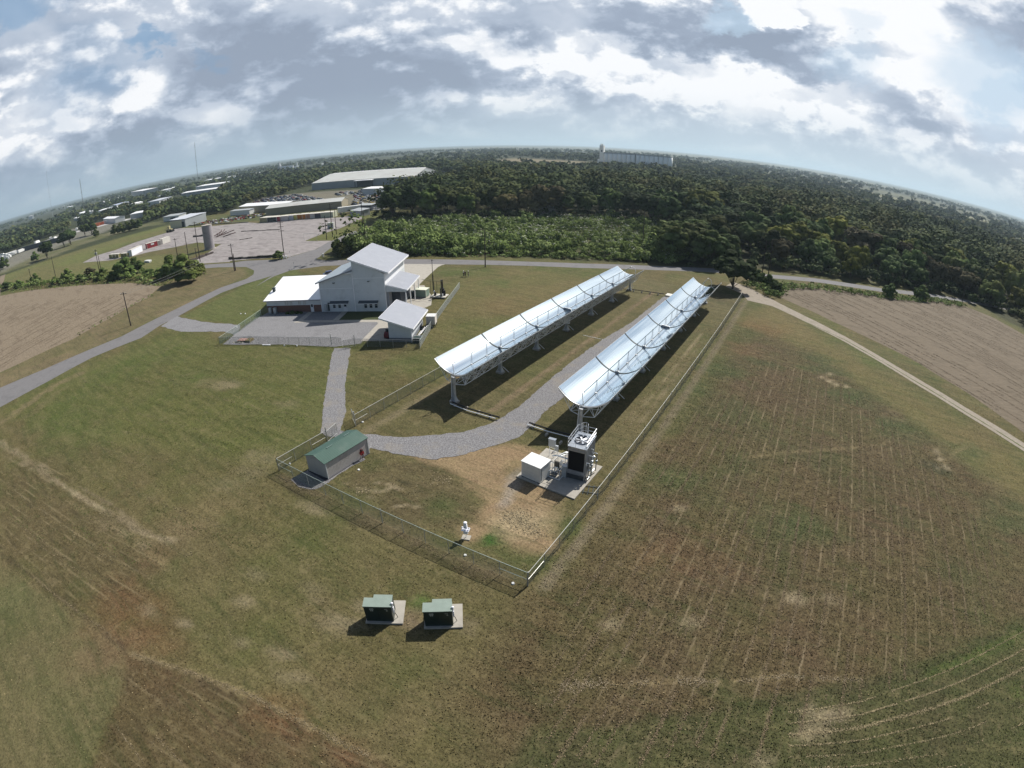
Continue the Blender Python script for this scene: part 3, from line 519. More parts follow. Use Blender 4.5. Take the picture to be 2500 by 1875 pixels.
sheet('concrete_apron', PL(z5, (-300,228),(990,234),(900,258),(830,292),(730,380),(600,500),(480,610),(380,720),(250,700),(-300,500)), .030, M_conc, 2, .03)
OB = Vector((-85.3, 79.2)); UB = Vector((.871, .491)); VB = Vector((-.491, .871)); ANG = math.atan2(.491, .871)
def lb(u_, v_): q = OB+UB*u_+VB*v_; return (q.x, q.y)
sheet('concrete_apron', [lb(0,-.5),lb(3.3,-7),lb(9.5,4.5),lb(8.3,11.5),lb(4,22),lb(0,22)], .034, M_conc, 2, .02)
sheet('footpath', [lb(-20.3,-6),lb(-20.3,.1),lb(-18.9,.1),lb(-18.9,-6),lb(-11.3,-6),lb(-11.3,.1),lb(-9.9,.1),lb(-9.9,-6),lb(1.0,-6),lb(3.2,-6.5),lb(6,-8),lb(6.0,-18.8),lb(-.2,-18.7),lb(0.3,-8.4),lb(-.2,-7.5),lb(-20.8,-7.4)], .036, M_conc, 3, .01)
sheet('equipment_pad', [(-26.6,42.1),(-18.8,41.9),(-18.7,49.3),(-26.6,49.3)], .16, M_conc, 3, .0, thick=.16)
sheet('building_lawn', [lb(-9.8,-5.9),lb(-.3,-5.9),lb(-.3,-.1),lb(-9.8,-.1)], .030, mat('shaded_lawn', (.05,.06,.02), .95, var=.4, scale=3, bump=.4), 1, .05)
TUFT_OFF = [road, [(-26.6,42.1),(-18.8,41.9),(-18.7,49.3),(-26.6,49.3)]]
def tufts():
    N = 420000; r_ = np.random.RandomState(12); a = np.radians(r_.uniform(-112, 58, N)); d = 14+105*r_.rand(N)**.85; x = d*np.sin(a); y = d*np.cos(a)
    k = (y > -28) & (x > -140)
    x, y = x[k], y[k]
    for o in bpy.data.objects:
        if o.get('kind') == 'structure' and o.type == 'MESH' and o.name.split('.')[0] in ('gravel_path','gravel_yard','gravel_drive','equipment_pad','dirt_track','asphalt_road','stubble_field','footpath','concrete_apron'):
            n = len(o.data.vertices); co = np.zeros(n*3); o.data.vertices.foreach_get('co', co); co = co.reshape(-1, 3)
            if o.name.startswith('equipment'): co = co[:n//2]
            bb = (x > co[:,0].min()) & (x < co[:,0].max()) & (y > co[:,1].min()) & (y < co[:,1].max()); i = np.where(bb)[0]
            if len(i) == 0: continue
            pl = [tuple(q[:2]) for q in co[::max(1, len(co)//160)]]
            sd_ = sdpoly(x[i], y[i], pl); m = np.ones(len(x), bool); m[i[sd_ < -.05]] = False; x, y = x[m], y[m]
    ix = np.clip(np.searchsorted(GX, x), 0, nx_-1); iy = np.clip(np.searchsorted(GY, y), 0, ny_-1); base = gc[iy*nx_+ix]
    mk = ms[iy*nx_+ix]; keep = r_.rand(len(x)) < (.22+.55*np.clip(mk[:, 2]*2+mk[:, 0]*.3+mk[:, 1]*.3, 0, 1))*(.35+.65*np.clip((vnoise(x, y, .9, 3, 3)-.35)*4, 0, 1))+.05
    sand = (base[:, 0] > .17); keep &= ~(sand & (r_.rand(len(x)) < .8)); x, y, base = x[keep], y[keep], base[keep]; n = len(x)
    S_ = r_.uniform(.022, .058, n); N_ = r_.normal(size=(n, 3))*.75; N_[:, 2] = np.abs(N_[:, 2])+.45; N_ /= np.linalg.norm(N_, axis=1)[:, None]
    o = quads('grass_tufts', np.stack([x, y, S_*.8], 1), N_, S_, r_.rand(n), None if False else gm)
    q = r_.rand(n)[:, None]; straw = (r_.rand(n)[:, None] < .10); cl_ = base*(.62+.85*q); cl_ = np.where(straw, base*.4+np.array((.20, .16, .09))*(.5+.7*q), cl_)
    at = o.data.attributes.new('tint', 'FLOAT_COLOR', 'FACE'); at.data.foreach_set('color', np.concatenate([cl_, np.ones((n, 1))], 1).astype(np.float32).ravel())
    m = bpy.data.materials.new('grass_blades'); m.use_nodes = True; t = NT(m.node_tree); b = m.node_tree.nodes['Principled BSDF']; ca_ = t.n('ShaderNodeAttribute', attribute_name='tint'); t.l(ca_.outputs['Color'], b.inputs['Base Color']); b.inputs['Roughness'].default_value = .85; b.inputs['Specular IOR Level'].default_value = .05
    o.data.materials[0] = m; globals()['M_blade'] = m; tag(o, 'short clumpy grass and straw covering the near fields and lawns', 'grass', None, 'stuff')
tufts()
def straw_lines():
    """pale crop residue left in rows and along wheel marks, as small loose pieces"""
    r_ = np.random.RandomState(8); P = []
    def line(pts, wd, dens, brk, sc=.12, seed=1, tint=(.245, .195, .12), big=1.0):
        pts = [np.array(p) for p in pts]
        for a, b in zip(pts[:-1], pts[1:]):
            L = np.linalg.norm(b-a); n = int(L*dens); t_ = r_.rand(n)[:, None]; nn = np.array((-(b-a)[1], (b-a)[0]))/(L+1e-9)
            q = a+(b-a)*t_+nn*(r_.normal(size=(n, 1))*wd*.5); v = vnoise(q[:, 0]+seed*13, q[:, 1]*1.0, sc, seed, 4); q = q[v > brk]; c = np.array(tint)*r_.uniform(.45, 1.2, (len(q), 1)); P.append(np.concatenate([q, c, np.full((len(q), 1), big)], 1))
    k = 0; x = -13.0
    while x < 36:
        ys = np.linspace(14, 98, 60); sd_ = sdpoly(np.full(60, x), ys, ROWR); ins_ = ys[sd_ < .5]
        if len(ins_) > 2:
            wob = float(vnoise(np.array([x*3.1]), np.array([1.0]), .7, 1, 1)[0]); line([(x+.12*math.sin(y*.11+wob*9), y) for y in np.linspace(ins_.min(), ins_.max(), 9)], .20, 40*(.5+wob), .37+.12*(1-wob), .16, k+1, (.215, .165, .105))
        x += 1.45+r_.uniform(-.14, .14); k += 1
    for o_ in range(7):
        q = [(2260,600+o_*84),(2100,690+o_*80),(1950,770+o_*76),(1800,835+o_*70),(1640,890+o_*64),(1480,945+o_*58),(1300,975+o_*54),(1150,995+o_*50)]
        line([kB(*p) for p in q], .10 if o_ != 2 else .2, (34, 60, 80, 34, 24, 20, 18)[o_], (.34, .22, .15, .38, .44, .44, .46)[o_], .25, 20+o_, (.33, .27, .16))
    for q, wd, dn, bk in (([(220,460),(380,560),(500,620),(600,690),(720,715)], .5, 60, .30), ([(330,490),(470,570),(560,640),(650,700)], .25, 36, .35), ([(40,620),(290,800)], .2, 20, .4), ([(30,780),(430,1080)], .2, 20, .42), ([(120,700),(460,930)], .2, 16, .42), ([(545,1185),(800,1262),(1050,1360),(1300,1490),(1531,1610)], .3, 55, .3), ([(560,1430),(760,1640)], .15, 26, .35), ([(480,1480),(600,1640)], .15, 24, .35), ([(120,180),(800,420)], .2, 12, .45), ([(300,150),(700,260)], .2, 12, .45), ([(0,320),(130,390),(220,460)], .9, 80, .35), ([(150,280),(500,380),(760,430)], .25, 12, .45)): line([kL(*p) for p in q], wd, dn, bk, .2, int(dn))
    for q, wd, dn, bk in (([(60,860),(160,880),(330,860)], .6, 110, .46), ([(510,860),(640,850),(780,855)], .55, 110, .46), ([(330,860),(510,860)], .3, 40, .4), ([(780,855),(920,855),(1140,830),(1600,850)], .3, 36, .42), ([(1200,1060),(1300,1050),(1400,1000)], 1.2, 90, .42)): line([kB(*p) for p in q], wd, dn, bk, .35, int(dn)+3, (.30, .245, .165))
    line([(-51,25.5),(-35,26.6),(-18,27.9)], .9, 50, .42, .3, 4); line([(-15.4,28),(-15.4,80),(-15.6,138)], .5, 34, .36, .2, 6, (.28,.23,.16)); line([(-38.2,54),(-38.3,90),(-38.6,128)], .8, 60, .3, .2, 7, (.27,.20,.13))
    for x_ in (-18.5, -19.5, -20.5): line([(x_, 60), (x_-.2, 106)], .16, 26, .42, .15, int(-x_), (.34,.27,.16))
    def fieldrows(poly, ax_, dirv, pitch, L, seed):
        d = np.array(dirv)/np.hypot(*dirv); nn = np.array((-d[1], d[0]))
        for k in range(-4, 60):
            o_ = np.array(ax_)+nn*pitch*k; ts = np.arange(-6, L, 1.0); q = o_+d*ts[:, None]+nn*(np.sin(ts*.05+k*.35)*.5)[:, None]; m = sdpoly(q[:, 0], q[:, 1], poly) < -1.0
            if m.sum() < 4: continue
            idx = np.where(m)[0]; pts = [tuple(q[i]) for i in idx[::6]]; dk = (k*7+seed) % 3 == 0
            if len(pts) > 1: line(pts, .45, 22, .42+.14*((k*5 % 7)/7), .09, seed+k, (.15, .115, .08) if dk else (.215, .168, .12), 1.9)
    LEFTF = PL(kD, (20,900),(350,740),(480,760),(700,770),(680,920),(590,1000),(640,1180),(250,1300),(0,1120))
    d = np.array((.959, .284)); nn = np.array((-d[1], d[0]))
    for k in range(70):
        o_ = np.array((-62.0, 16.0))+nn*(k-34)*1.25; ts = np.arange(-80, 45, 1.5); q = o_+d*ts[:, None]+nn*(np.sin(ts*.045+k*.2)*.5)[:, None]; m = sdpoly(q[:, 0], q[:, 1], LEFTF) < -.5; idx = np.where(m)[0]
        if len(idx) < 8: continue
        tint = ((.17, .15, .075), (.066, .080, .026), (.20, .17, .10), (.10, .12, .04))[k % 4]; line([tuple(q[i]) for i in idx[::4]], .55, 11, .44+.04*(k*3 % 5), .11, 60+k, tint, 1.5)
    fieldrows(STUB, kQ(905, 180), (.72, -.69), 1.9, 130, 3); fieldrows(PLOW, k1(1180, 1345), (k1(700,1590)[0]-k1(1150,1345)[0], k1(700,1590)[1]-k1(1150,1345)[1]), -2.4, 190, 5)
    for (cx_, cy_), rad_, nn_ in ((kW(1290, 640), 1.7, 420), (kW(1180, 560), 1.0, 160), (kW(1480, 760), 1.0, 150), (kS(900, 950), 1.0, 90), (kS(1600, 850), 1.2, 70)):
        q = r_.normal(size=(nn_, 2))*rad_*.6*np.array((1.3, .9))+np.array((cx_, cy_)); tone = r_.uniform(.25, 1.25, (nn_, 1)); P.append(np.concatenate([q, np.array((.34, .28, .18))*tone, np.full((nn_, 1), 1.5)], 1))
    P_ = np.concatenate(P); n = len(P_); S_ = r_.uniform(.025, .065, n)*P_[:, 5]; N_ = r_.normal(size=(n, 3))*.35; N_[:, 2] = 1; N_ /= np.linalg.norm(N_, axis=1)[:, None]
    o = quads('straw_rows', np.stack([P_[:, 0], P_[:, 1], S_*.3+.02], 1), N_, S_, r_.rand(n), M_blade, None, .45)
    at = o.data.attributes.new('tint', 'FLOAT_COLOR', 'FACE'); at.data.foreach_set('color', np.concatenate([P_[:, 2:5], np.ones((n, 1))], 1).astype(np.float32).ravel())
    tag(o, 'pale straw lying in rows and along wheel marks on the fields', 'straw', None, 'stuff')
straw_lines()
# ------------------------------------------------------------------ parabolic trough collectors
M_mir = mat('silvered_film', (.76, .87, .94), .09, 1.0, .0, .35)
M_back = mat('mirror_back', (.55, .57, .58), .6, 0, .08, 1)
M_galv = mat('galvanised_steel', (.80, .81, .82), .5, .1, .12, 3)
M_alu = mat('bare_aluminium', (.56, .58, .60), .42, .5, .15, 2, dark=(.25,.24,.22), dscale=.8, damt=.4)
M_dark = mat('dark_rib', (.035, .05, .055), .6, 0, .1, 2)
M_black = mat('black_lagging', (.012, .012, .013), .55, 0, .2, 3)
M_rec = mat('receiver_glass', (.10, .14, .16), .15, .3, .05, 2)
M_plate = mat('drive_plate', (.75, .77, .78), .6, .3, .2, 1.5, dark=(.15, .14, .12), dscale=1.2, damt=.5)
FOC = 1.9; HALF = 3.65; ZV = 6.22-HALF**2/(4*FOC)
def zc_(x): return x*x/(4*FOC)
def trough(name, label, x, y):
    root = thing(name, label, 'solar collector', (x, y, 0), 0, 'parabolic trough collectors')
    xs = [-HALF+2*HALF*i/28 for i in range(29)]
    for i in range(6):
        y0 = 12*i+.17; y1 = 12*i+11.83
        for nm, lo, hi in (('mirror_panel', -HALF, -.07), ('mirror_panel', .07, HALF)):
            b = MB(); pts = [q for q in np.linspace(lo, hi, 15)]; nyy = 8
            for k in range(len(pts)-1):
                for j in range(nyy):
                    a0 = y0+(y1-y0)*j/nyy; a1_ = y0+(y1-y0)*(j+1)/nyy; p, q = pts[k], pts[k+1]
                    b.add([(p, a0, ZV+zc_(p)), (q, a0, ZV+zc_(q)), (q, a1_, ZV+zc_(q)), (p, a1_, ZV+zc_(p))], [(0, 1, 2, 3)], 0)
                b.add([(p, y0, ZV+zc_(p)-.035), (q, y0, ZV+zc_(q)-.035), (q, y1, ZV+zc_(q)-.035), (p, y1, ZV+zc_(p)-.035)], [(0, 3, 2, 1)], 1)
                for yy_, fl in ((y0, 0), (y1, 1)):
                    f_ = (0, 1, 2, 3) if fl == 0 else (3, 2, 1, 0)
                    b.add([(p, yy_, ZV+zc_(p)-.035), (q, yy_, ZV+zc_(q)-.035), (q, yy_, ZV+zc_(q)), (p, yy_, ZV+zc_(p))], [f_], 1)
            e_ = lo if lo < -1 else hi
            b.box(e_-.02, y0, ZV+zc_(e_)-.05, e_+.02, y1, ZV+zc_(e_)+.01, 1)
            b.build(nm, (M_mir, M_back), root)
        # space frame under the module
        f = MB(); N = 5; dy = (y1-y0)/N
        for k in range(N+1):
            yk = y0+dy*k
            tops = [(q, yk, ZV+zc_(q)-.08) for q in (-3.5, -2.35, -1.2, 0, 1.2, 2.35, 3.5)]
            f.tube([(q, yk, ZV+zc_(q)-.08) for q in np.linspace(-3.55, 3.55, 11)], .045, 4)
            lo_ = [(-1.75, yk, 3.15), (0, yk, 2.75), (1.75, yk, 3.15)]
            f.tube(lo_, .05, 4)
            for q, w_ in ((0, 0), (1, 0), (2, 0), (2, 1), (3, 1), (4, 1), (4, 2), (5, 2), (6, 2)): f.bar(tops[q], lo_[w_], .042, 4)
            if k < N:
                yn = yk+dy
                for q in (-3.5, -2.35, -1.2, 1.2, 2.35, 3.5): f.bar((q, yk, ZV+zc_(q)-.09), (q, yn, ZV+zc_(q)-.09), .028, 4)
                for q, z_ in ((-1.75, 3.15), (0, 2.75), (1.75, 3.15)):
                    f.bar((q, yk, z_), (q, yn, z_), .055, 4)
                s = 1 if k % 2 else -1
                for (qa, za), (qb, zb) in (((1.75, 3.15), (3.5, ZV+zc_(3.5)-.08)), ((-1.75, 3.15), (-3.5, ZV+zc_(3.5)-.08)), ((1.75, 3.15), (2.35, ZV+zc_(2.35)-.08)), ((0, 2.75), (1.2, ZV+zc_(1.2)-.08)), ((0, 2.75), (-1.2, ZV+zc_(1.2)-.08)), ((0, 2.75), (1.75, 3.15)), ((0, 2.75), (-1.75, 3.15))):
                    if s > 0: f.bar((qa, yk, za), (qb, yn, zb), .042, 4)
                    else: f.bar((qb, yk, zb), (qa, yn, za), .042, 4)
        f.build('support_frame', M_galv, root)
    for i in range(7):                                    # curved end ribs, dark in the gaps between modules
        yy_ = 12*i; r_ = MB(); hw = .06 if i in (0, 6) else .15
        tp_ = -.02 if i in (0, 6) else .05
        for p, q in zip(xs[:-1], xs[1:]): r_.prism([(p, yy_-hw, ZV+zc_(p)-.22), (q, yy_-hw, ZV+zc_(q)-.22), (q, yy_-hw, ZV+zc_(q)+tp_), (p, yy_-hw, ZV+zc_(p)+tp_)], [(p, yy_+hw, ZV+zc_(p)-.22), (q, yy_+hw, ZV+zc_(q)-.22), (q, yy_+hw, ZV+zc_(q)+tp_), (p, yy_+hw, ZV+zc_(p)+tp_)])
        r_.build('end_rib', M_alu if i in (0, 6) else M_dark, root)
        pl = MB(); big = (i == 3)                         # pylon: tapered H column with a spread foot
        off = -.35 if i == 0 else (.35 if i == 6 else 0)
        for sx_ in (-.2, .2):
            pl.prism([(sx_*1.15-.035, yy_+off-.2, 1.0), (sx_*1.15+.035, yy_+off-.2, 1.0), (sx_*1.15+.035, yy_+off+.2, 1.0), (sx_*1.15-.035, yy_+off+.2, 1.0)], [(sx_-.035, yy_+off-.15, ZV-.35), (sx_+.035, yy_+off-.15, ZV-.35), (sx_+.035, yy_+off+.15, ZV-.35), (sx_-.035, yy_+off+.15, ZV-.35)])
            pl.prism([(sx_*2.2-.04, yy_+off-.34, .35), (sx_*2.2+.04, yy_+off-.34, .35), (sx_*2.2+.04, yy_+off+.34, .35), (sx_*2.2-.04, yy_+off+.34, .35)], [(sx_*1.15-.035, yy_+off-.2, 1.0), (sx_*1.15+.035, yy_+off-.2, 1.0), (sx_*1.15+.035, yy_+off+.2, 1.0), (sx_*1.15-.035, yy_+off+.2, 1.0)])
        pl.box(-.23, yy_+off-.03, .35, .23, yy_+off+.03, ZV-.35)
        pl.box(-.55, yy_+off-.42, .28, .55, yy_+off+.42, .35); pl.box(-.3, yy_+off-.2, ZV-.35, .3, yy_+off+.2, ZV-.25)
        if 0 < i < 6: pl.bar((.4, yy_+.1, 1.2), (1.35, yy_+.5, .25), .05); pl.bar((.3, yy_+.1, 2.6), (1.75, yy_+.25, 3.1), .04)
        p_ = pl.build('pylon', M_alu, root)
        MB().box(-.62, yy_+off-.5, 0, .62, yy_+off+.5, .28).build('footing', M_conc, p_)
        if big:
            dv = MB(); dv.box(-.62, yy_-.22, 1.6, .62, yy_+.22, 2.9); dv.box(-.5, yy_-.3, 2.9, .5, yy_+.3, ZV-.2); dv.bar((-.5, yy_+.05, 1.9), (.9, yy_+.05, 3.6), .09); dv.bar((.5, yy_-.05, 1.9), (-.9, yy_-.05, 3.6), .09)
            dv.build('drive_unit', M_plate, root)
            tp = MB(); tp.prism([(-.95, yy_-.12, ZV+.05), (.95, yy_-.12, ZV+.05), (.85, yy_-.12, ZV+.34), (-.6, yy_-.12, ZV+.42)], [(-.95, yy_+.12, ZV+.05), (.95, yy_+.12, ZV+.05), (.85, yy_+.12, ZV+.34), (-.6, yy_+.12, ZV+.42)])
            tp.build('torque_plate', M_plate, root)
        elif 0 < i < 6:
            h = MB(); h.box(-.28, yy_-.17, ZV-.25, .28, yy_+.17, ZV+.32); h.bar((0, yy_, ZV+.3), (.1, yy_+.25, ZV+.75), .05); h.build('bearing_bracket', M_plate, root)
    zr = ZV+FOC
    rt = MB().bar((0, .1, zr), (0, 72.2, zr), .062, 8)
    for k in range(19): rt.bar((0, .3+3.98*k-.12, zr), (0, .3+3.98*k+.12, zr), .085, 8)
    rt.build('receiver_tube', M_rec, root)
    for k in range(1, 18):
        s = MB(); yk = .3+3.98*k
        s.bar((-.16, yk, ZV+.02), (-.03, yk, zr), .022, 4).bar((.16, yk, ZV+.02), (.03, yk, zr), .022, 4).bar((0, yk-.12, ZV+.02), (0, yk, zr-.3), .015, 4).box(-.2, yk-.1, ZV-.05, .2, yk+.1, ZV+.06)
        s.build('receiver_support', M_galv, root)
    MB().bar((0, .2, ZV+.01), (0, 71.8, ZV+.01), .045, 5).build('mirror_gap_bar', M_dark, root)  # dark bar standing in for the dark gap between the mirror halves
    h = MB().tube([(0, .1, zr), (0, -.18, zr+.02), (.02, -.3, zr-.15), (.12, -.32, zr-.7), (.24, -.32, ZV+.75), (.18, -.32, ZV+.35), (-.02, -.3, ZV+.15), (-.28, -.36, ZV-.1), (-.3, -.42, ZV-1.0), (-.34, -.5, .9)], .055, 6)
    h.build('flexible_hose', M_galv, root)
    h = MB().tube([(0, 72.2, zr), (0, 73.0, zr+.05), (.6, 73.3, zr-.3), (1.0, 73.2, zr-1.2), (.9, 72.9, ZV-.6), (.4, 72.7, 2.4), (.6, 73, .7)], .05, 6)
    h.build('flexible_hose', M_galv, root)
    return root
trough('solar_trough', 'long curved mirror trough on the left, nearer the white building', -44.42, 53.28)
trough('solar_trough', 'long curved mirror trough on the right, ending near the cooling tower', -24.40, 54.70)
# black header pipes on low stands
def pipeline(name, label, pts, r=.11, z=.45, dbl=True):
    o = pts[0]; root = thing(name, label, 'pipe', (o[0], o[1], 0), 0, 'black insulated header pipes')
    q = [(x-o[0], y-o[1], z) for x, y in pts]; MB().tube(q, r, 8).build('pipe', M_black, root)
    if dbl:
        d = Vector((q[-1][0]-q[0][0], q[-1][1]-q[0][1])).normalized(); nn = (-d.y*.42, d.x*.42)
        MB().tube([(x-nn[0], y-nn[1], z-.12) for x, y, z in q[:-1]]+[(q[-1][0]-nn[0]-d.x*.4, q[-1][1]-nn[1]-d.y*.4, z-.12)], r*.55, 6).build('return_pipe', M_galv, root)
    for k in range(4):
        t_ = (k+.3)/4; x = q[0][0]+(q[-1][0]-q[0][0])*t_; y = q[0][1]+(q[-1][1]-q[0][1])*t_
        MB().box(x-.12, y-.3, 0, x+.12, y+.3, z-.12).build('stand', M_conc, root)
pipeline('header_pipe', 'black pipe on stands from the left trough front pylon to the path', [(-44.3,52.2),(-40.9,51.9),(-35.8,52.2)])
pipeline('header_pipe', 'black pipe across the shadow left of the cooling tower', [(-31.5,53.2),(-28.2,53.1),(-24.6,53.4),(-22.3,52.6),(-21.3,50.0)])
pipeline('header_pipe', 'long black pipe on low posts between the far ends of the two troughs', [(-43.8,125.2),(-40,125.8),(-35.2,126.5)], .1, .55, False)
pipeline('header_pipe', 'black pipe in the shade at the far end of the left trough', [(-49.5,124.0),(-46.6,124.6),(-44.0,125.1)], .08, .4, False)
sb = tag(MB().box(-1.3,-1.1,0,1.3,1.1,.32).build('pipe_cover', mat('pale_cover', (.62,.60,.54), .7, 0, .05, 2), None, (-33.6,127.6,0)), 'flat pale cover box at the far end of the pipe between the troughs', 'cover box')
st = MB()
for k in range(12): st.box(k*.37, -.05, .02, k*.37+.2, .05, .09)
st.box(-.05,-.02,.01,4.3,.02,.03)
tag(st.build('marker_strip', mat('white_marker', (.75,.74,.7), .7), None, (-40.3,88.7,.0)), 'dashed white strip lying on the ground between the troughs', 'marker strip')
# ------------------------------------------------------------------ fences
def fencemat(name, col, cov):
    m = bpy.data.materials.new(name); m.use_nodes = True; t = NT(m.node_tree); m.node_tree.nodes.clear()
    o = t.n('ShaderNodeOutputMaterial'); b = t.n('ShaderNodeBsdfPrincipled'); b.inputs['Base Color'].default_value = (*col, 1); b.inputs['Roughness'].default_value = .5
    tr = t.n('ShaderNodeBsdfTransparent'); mx_ = t.n('ShaderNodeMixShader'); tc_ = t.n('ShaderNodeTexCoord'); s = t.n('ShaderNodeSeparateXYZ'); t.l(tc_.outputs['UV'], s.inputs[0])
    def wv(v): return t.m('LESS_THAN', t.m('ABSOLUTE', t.m('SUBTRACT', t.m('FRACT', v), .5)), cov/4)
    p = t.m('ADD', s.outputs[0], s.outputs[1]); q = t.m('SUBTRACT', s.outputs[0], s.outputs[1])
    t.l(t.m('MAXIMUM', wv(p), wv(q)), mx_.inputs[0]); t.l(tr.outputs[0], mx_.inputs[1]); t.l(b.outputs[0], mx_.inputs[2]); t.l(mx_.outputs[0], o.inputs[0]); return m
M_link = fencemat('chain_link', (.10, .115, .11), .36); M_linkg = fencemat('green_chain_link', (.14, .20, .16), .36)
M_post = mat('fence_post', (.42, .43, .42), .5, .5, .1, 2); M_rail = mat('fence_rail', (.56, .56, .53), .45, .3, .06, 2)
def meshpanel(pts, h, m, parent, z0=.04):
    me_ = bpy.data.meshes.new('wire_mesh'); v = []; f_ = []; uv = []; L = 0
    for a, b in zip(pts[:-1], pts[1:]):
        d = math.hypot(b[0]-a[0], b[1]-a[1]); o = len(v); v += [(a[0], a[1], z0), (b[0], b[1], z0), (b[0], b[1], h), (a[0], a[1], h)]; f_.append((o, o+1, o+2, o+3))
        uv += [(L/.07, z0/.07), ((L+d)/.07, z0/.07), ((L+d)/.07, h/.07), (L/.07, h/.07)]; L += d
    me_.from_pydata(v, [], f_); u_ = me_.uv_layers.new(name='UVMap')
    for i, q in enumerate(uv): u_.data[i].uv = q
    me_.materials.append(m); o = bpy.data.objects.new('wire_mesh', me_); COL.objects.link(o); o.parent = parent
def fence(label, pts, h=1.85, step=3.0, m=None, mid=(), name='chain_link_fence', post_h=0, rail=M_rail):
    o = pts[0]; root = thing(name, label, 'fence', (o[0], o[1], 0), 0, 'chain link fences'); q = [(x-o[0], y-o[1]) for x, y in pts]
    r_ = MB().tube([(x, y, h) for x, y in q], .027, 6); r_.build('top_rail', rail, root)
    for a, b in zip(q[:-1], q[1:]):
        d = math.hypot(b[0]-a[0], b[1]-a[1]); n = max(1, round(d/step))
        for k in range(n+(1 if b == q[-1] else 0)):
            x = a[0]+(b[0]-a[0])*k/n; y = a[1]+(b[1]-a[1])*k/n; rr_ = .055 if k == 0 else .035
            MB().cyl(x, y, 0, h+post_h+(.12 if k == 0 else 0), rr_, 6).build('post', M_post, root)
    for a, b in mid: MB().bar((a[0]-o[0], a[1]-o[1], h*.5), (b[0]-o[0], b[1]-o[1], h*.5), .03, 5).build('brace_rail', rail, root)
    meshpanel(q, h, m or M_link, root); return root
CR = (-16.53, 28.2)
fence('long straight chain link fence right of the right trough', [CR, (-16.53, 70), (-16.53, 110), (-16.7, 139)], mid=[((-16.53, 28.2), (-16.53, 31.2))])
fence('greenish chain link fence along the near side of the compound by the weather station', [(-51.9, 26.05), (-34, 27.15), (-16.6, 28.2)], m=M_linkg, mid=[((-19.6, 28.02), (-16.6, 28.2)), ((-51.9, 26.05), (-49, 26.25))], rail=mat('dull_rail', (.40, .46, .42), .5, .2, .1, 2))
fence('short chain link fence behind the green roofed shed, left of the gate', [(-51.9, 26.05), (-51.85, 34.4)], mid=[((-51.9, 26.05), (-51.9, 28.4)), ((-51.85, 31.8), (-51.85, 34.4))], post_h=0)
fence('chain link fence from the gate to behind the left trough', [(-51.8, 39.6), (-51.8, 60), (-51.8, 96), (-51.8, 122)], mid=[((-51.8, 39.6), (-51.8, 42.0))])
fence('chain link fence along the front of the gravel yard', [(-104.2, 45.2), (-97.6, 49.3), (-80.0, 58.2)], 1.6, 2.6, rail=M_post)
fence('green chain link fence beside the office end of the yard', [(-104.2, 45.2), (-107.6, 52.4), (-112.6, 61.5)], 1.6, 2.8, m=M_linkg, rail=mat('dull_rail', (.40, .46, .42)))
fence('chain link fence from the yard gate past the small shed', [(-75.2, 60.3), (-63.3, 66.2)], 1.6, 2.6, rail=M_post)
fence('dark chain link fence crossing the lawn behind the small shed', [(-63.3, 66.2), (-69.6, 77.4), (-82.6, 103.0)], 1.6, 2.9, m=fencemat('dense_link', (.26, .28, .27), .9), rail=mat('dull_rail', (.40, .46, .42)))
def gate(label, hinge, ang, L=2.3, h=1.7):
    root = thing('wire_gate', label, 'gate', (*hinge, 0), ang, 'tubular gates')
    MB().tube([(0.05, 0, .15), (L, 0, .15), (L, 0, h), (.05, 0, h), (.05, 0, .15)], .03, 5).bar((L/2, 0, .15), (L/2, 0, h), .025, 5).build('gate_frame', M_post, root)
    MB().cyl(0, 0, 0, h+.7, .07, 8).build('gate_post', M_post, root); meshpanel([(.05, 0), (L, 0)], h, M_link, root, .16)
gate('open gate leaf standing by the left post of the yard gate', (-80.0, 58.2), R(20), 2.4)
gate('open gate leaf swung out onto the path at the yard gate', (-75.2, 60.3), R(-118), 2.4)
gate('open gate leaf behind the green roofed shed, left side of the path', (-51.85, 34.4), R(105), 2.4)
gate('tall grey gate leaf at the start of the long fence behind the shed', (-51.8, 39.6), R(150), 2.3)
# ------------------------------------------------------------------ green roofed shed
M_wall1 = ribbed('grey_wall_panel', (.40, .375, .36), .23, .55, 0, 1, .06, .4, (.22, .2, .18), .3)
M_groof = ribbed('green_metal_roof', (.048, .098, .078), .3, .45, 0, 1, .1, .35, (.1, .14, .12), .45)
M_trim = mat('pale_trim', (.62, .62, .60), .5)
sh = thing('equipment_shed', 'low grey metal shed with a green gable roof inside the fence', 'shed', (-45.15, 28.9, 0), R(-.2))
Wd, Ln, Hs, Rg = 3.45, 7.0, 2.35, 2.95
wl = MB().add([(0,0,.06),(-Wd,-.4,.06),(-Wd,Ln-.4,.06),(0,Ln,.06),(0,0,Hs),(-Wd,-.4,Hs),(-Wd,Ln-.4,Hs),(0,Ln,Hs),(-Wd/2,-.2,Rg-.05),(-Wd/2,Ln-.2,Rg-.05)], [(0,3,7,4),(1,0,4,8,5),(2,1,5,6),(3,2,6,9,7)])
wl.build('wall', M_wall1, sh)
rf = MB(); o_ = .14
for s_ in (0, 1):
    xe = o_ if s_ == 0 else -Wd-o_; ze = Hs-.03; 
    a = [(xe, -.1-o_ if s_ == 0 else -.4-o_, ze), (-Wd/2, -.2-o_, Rg), (-Wd/2, Ln-.2+o_, Rg), (xe, Ln+o_ if s_ == 0 else Ln-.4+o_, ze)]
    rf.prism(a, [(x, y, z+.06) for x, y, z in a])
ro = rf.build('roof', M_groof, sh)
for yy_, xx_ in ((1.7, -1.55), (4.9, -1.9)): MB().box(xx_-.08, yy_, Rg-.06, xx_+.02, yy_+.9, Rg+.10).build('roof_vent', mat('vent_grey', (.16,.22,.2), .6), ro)
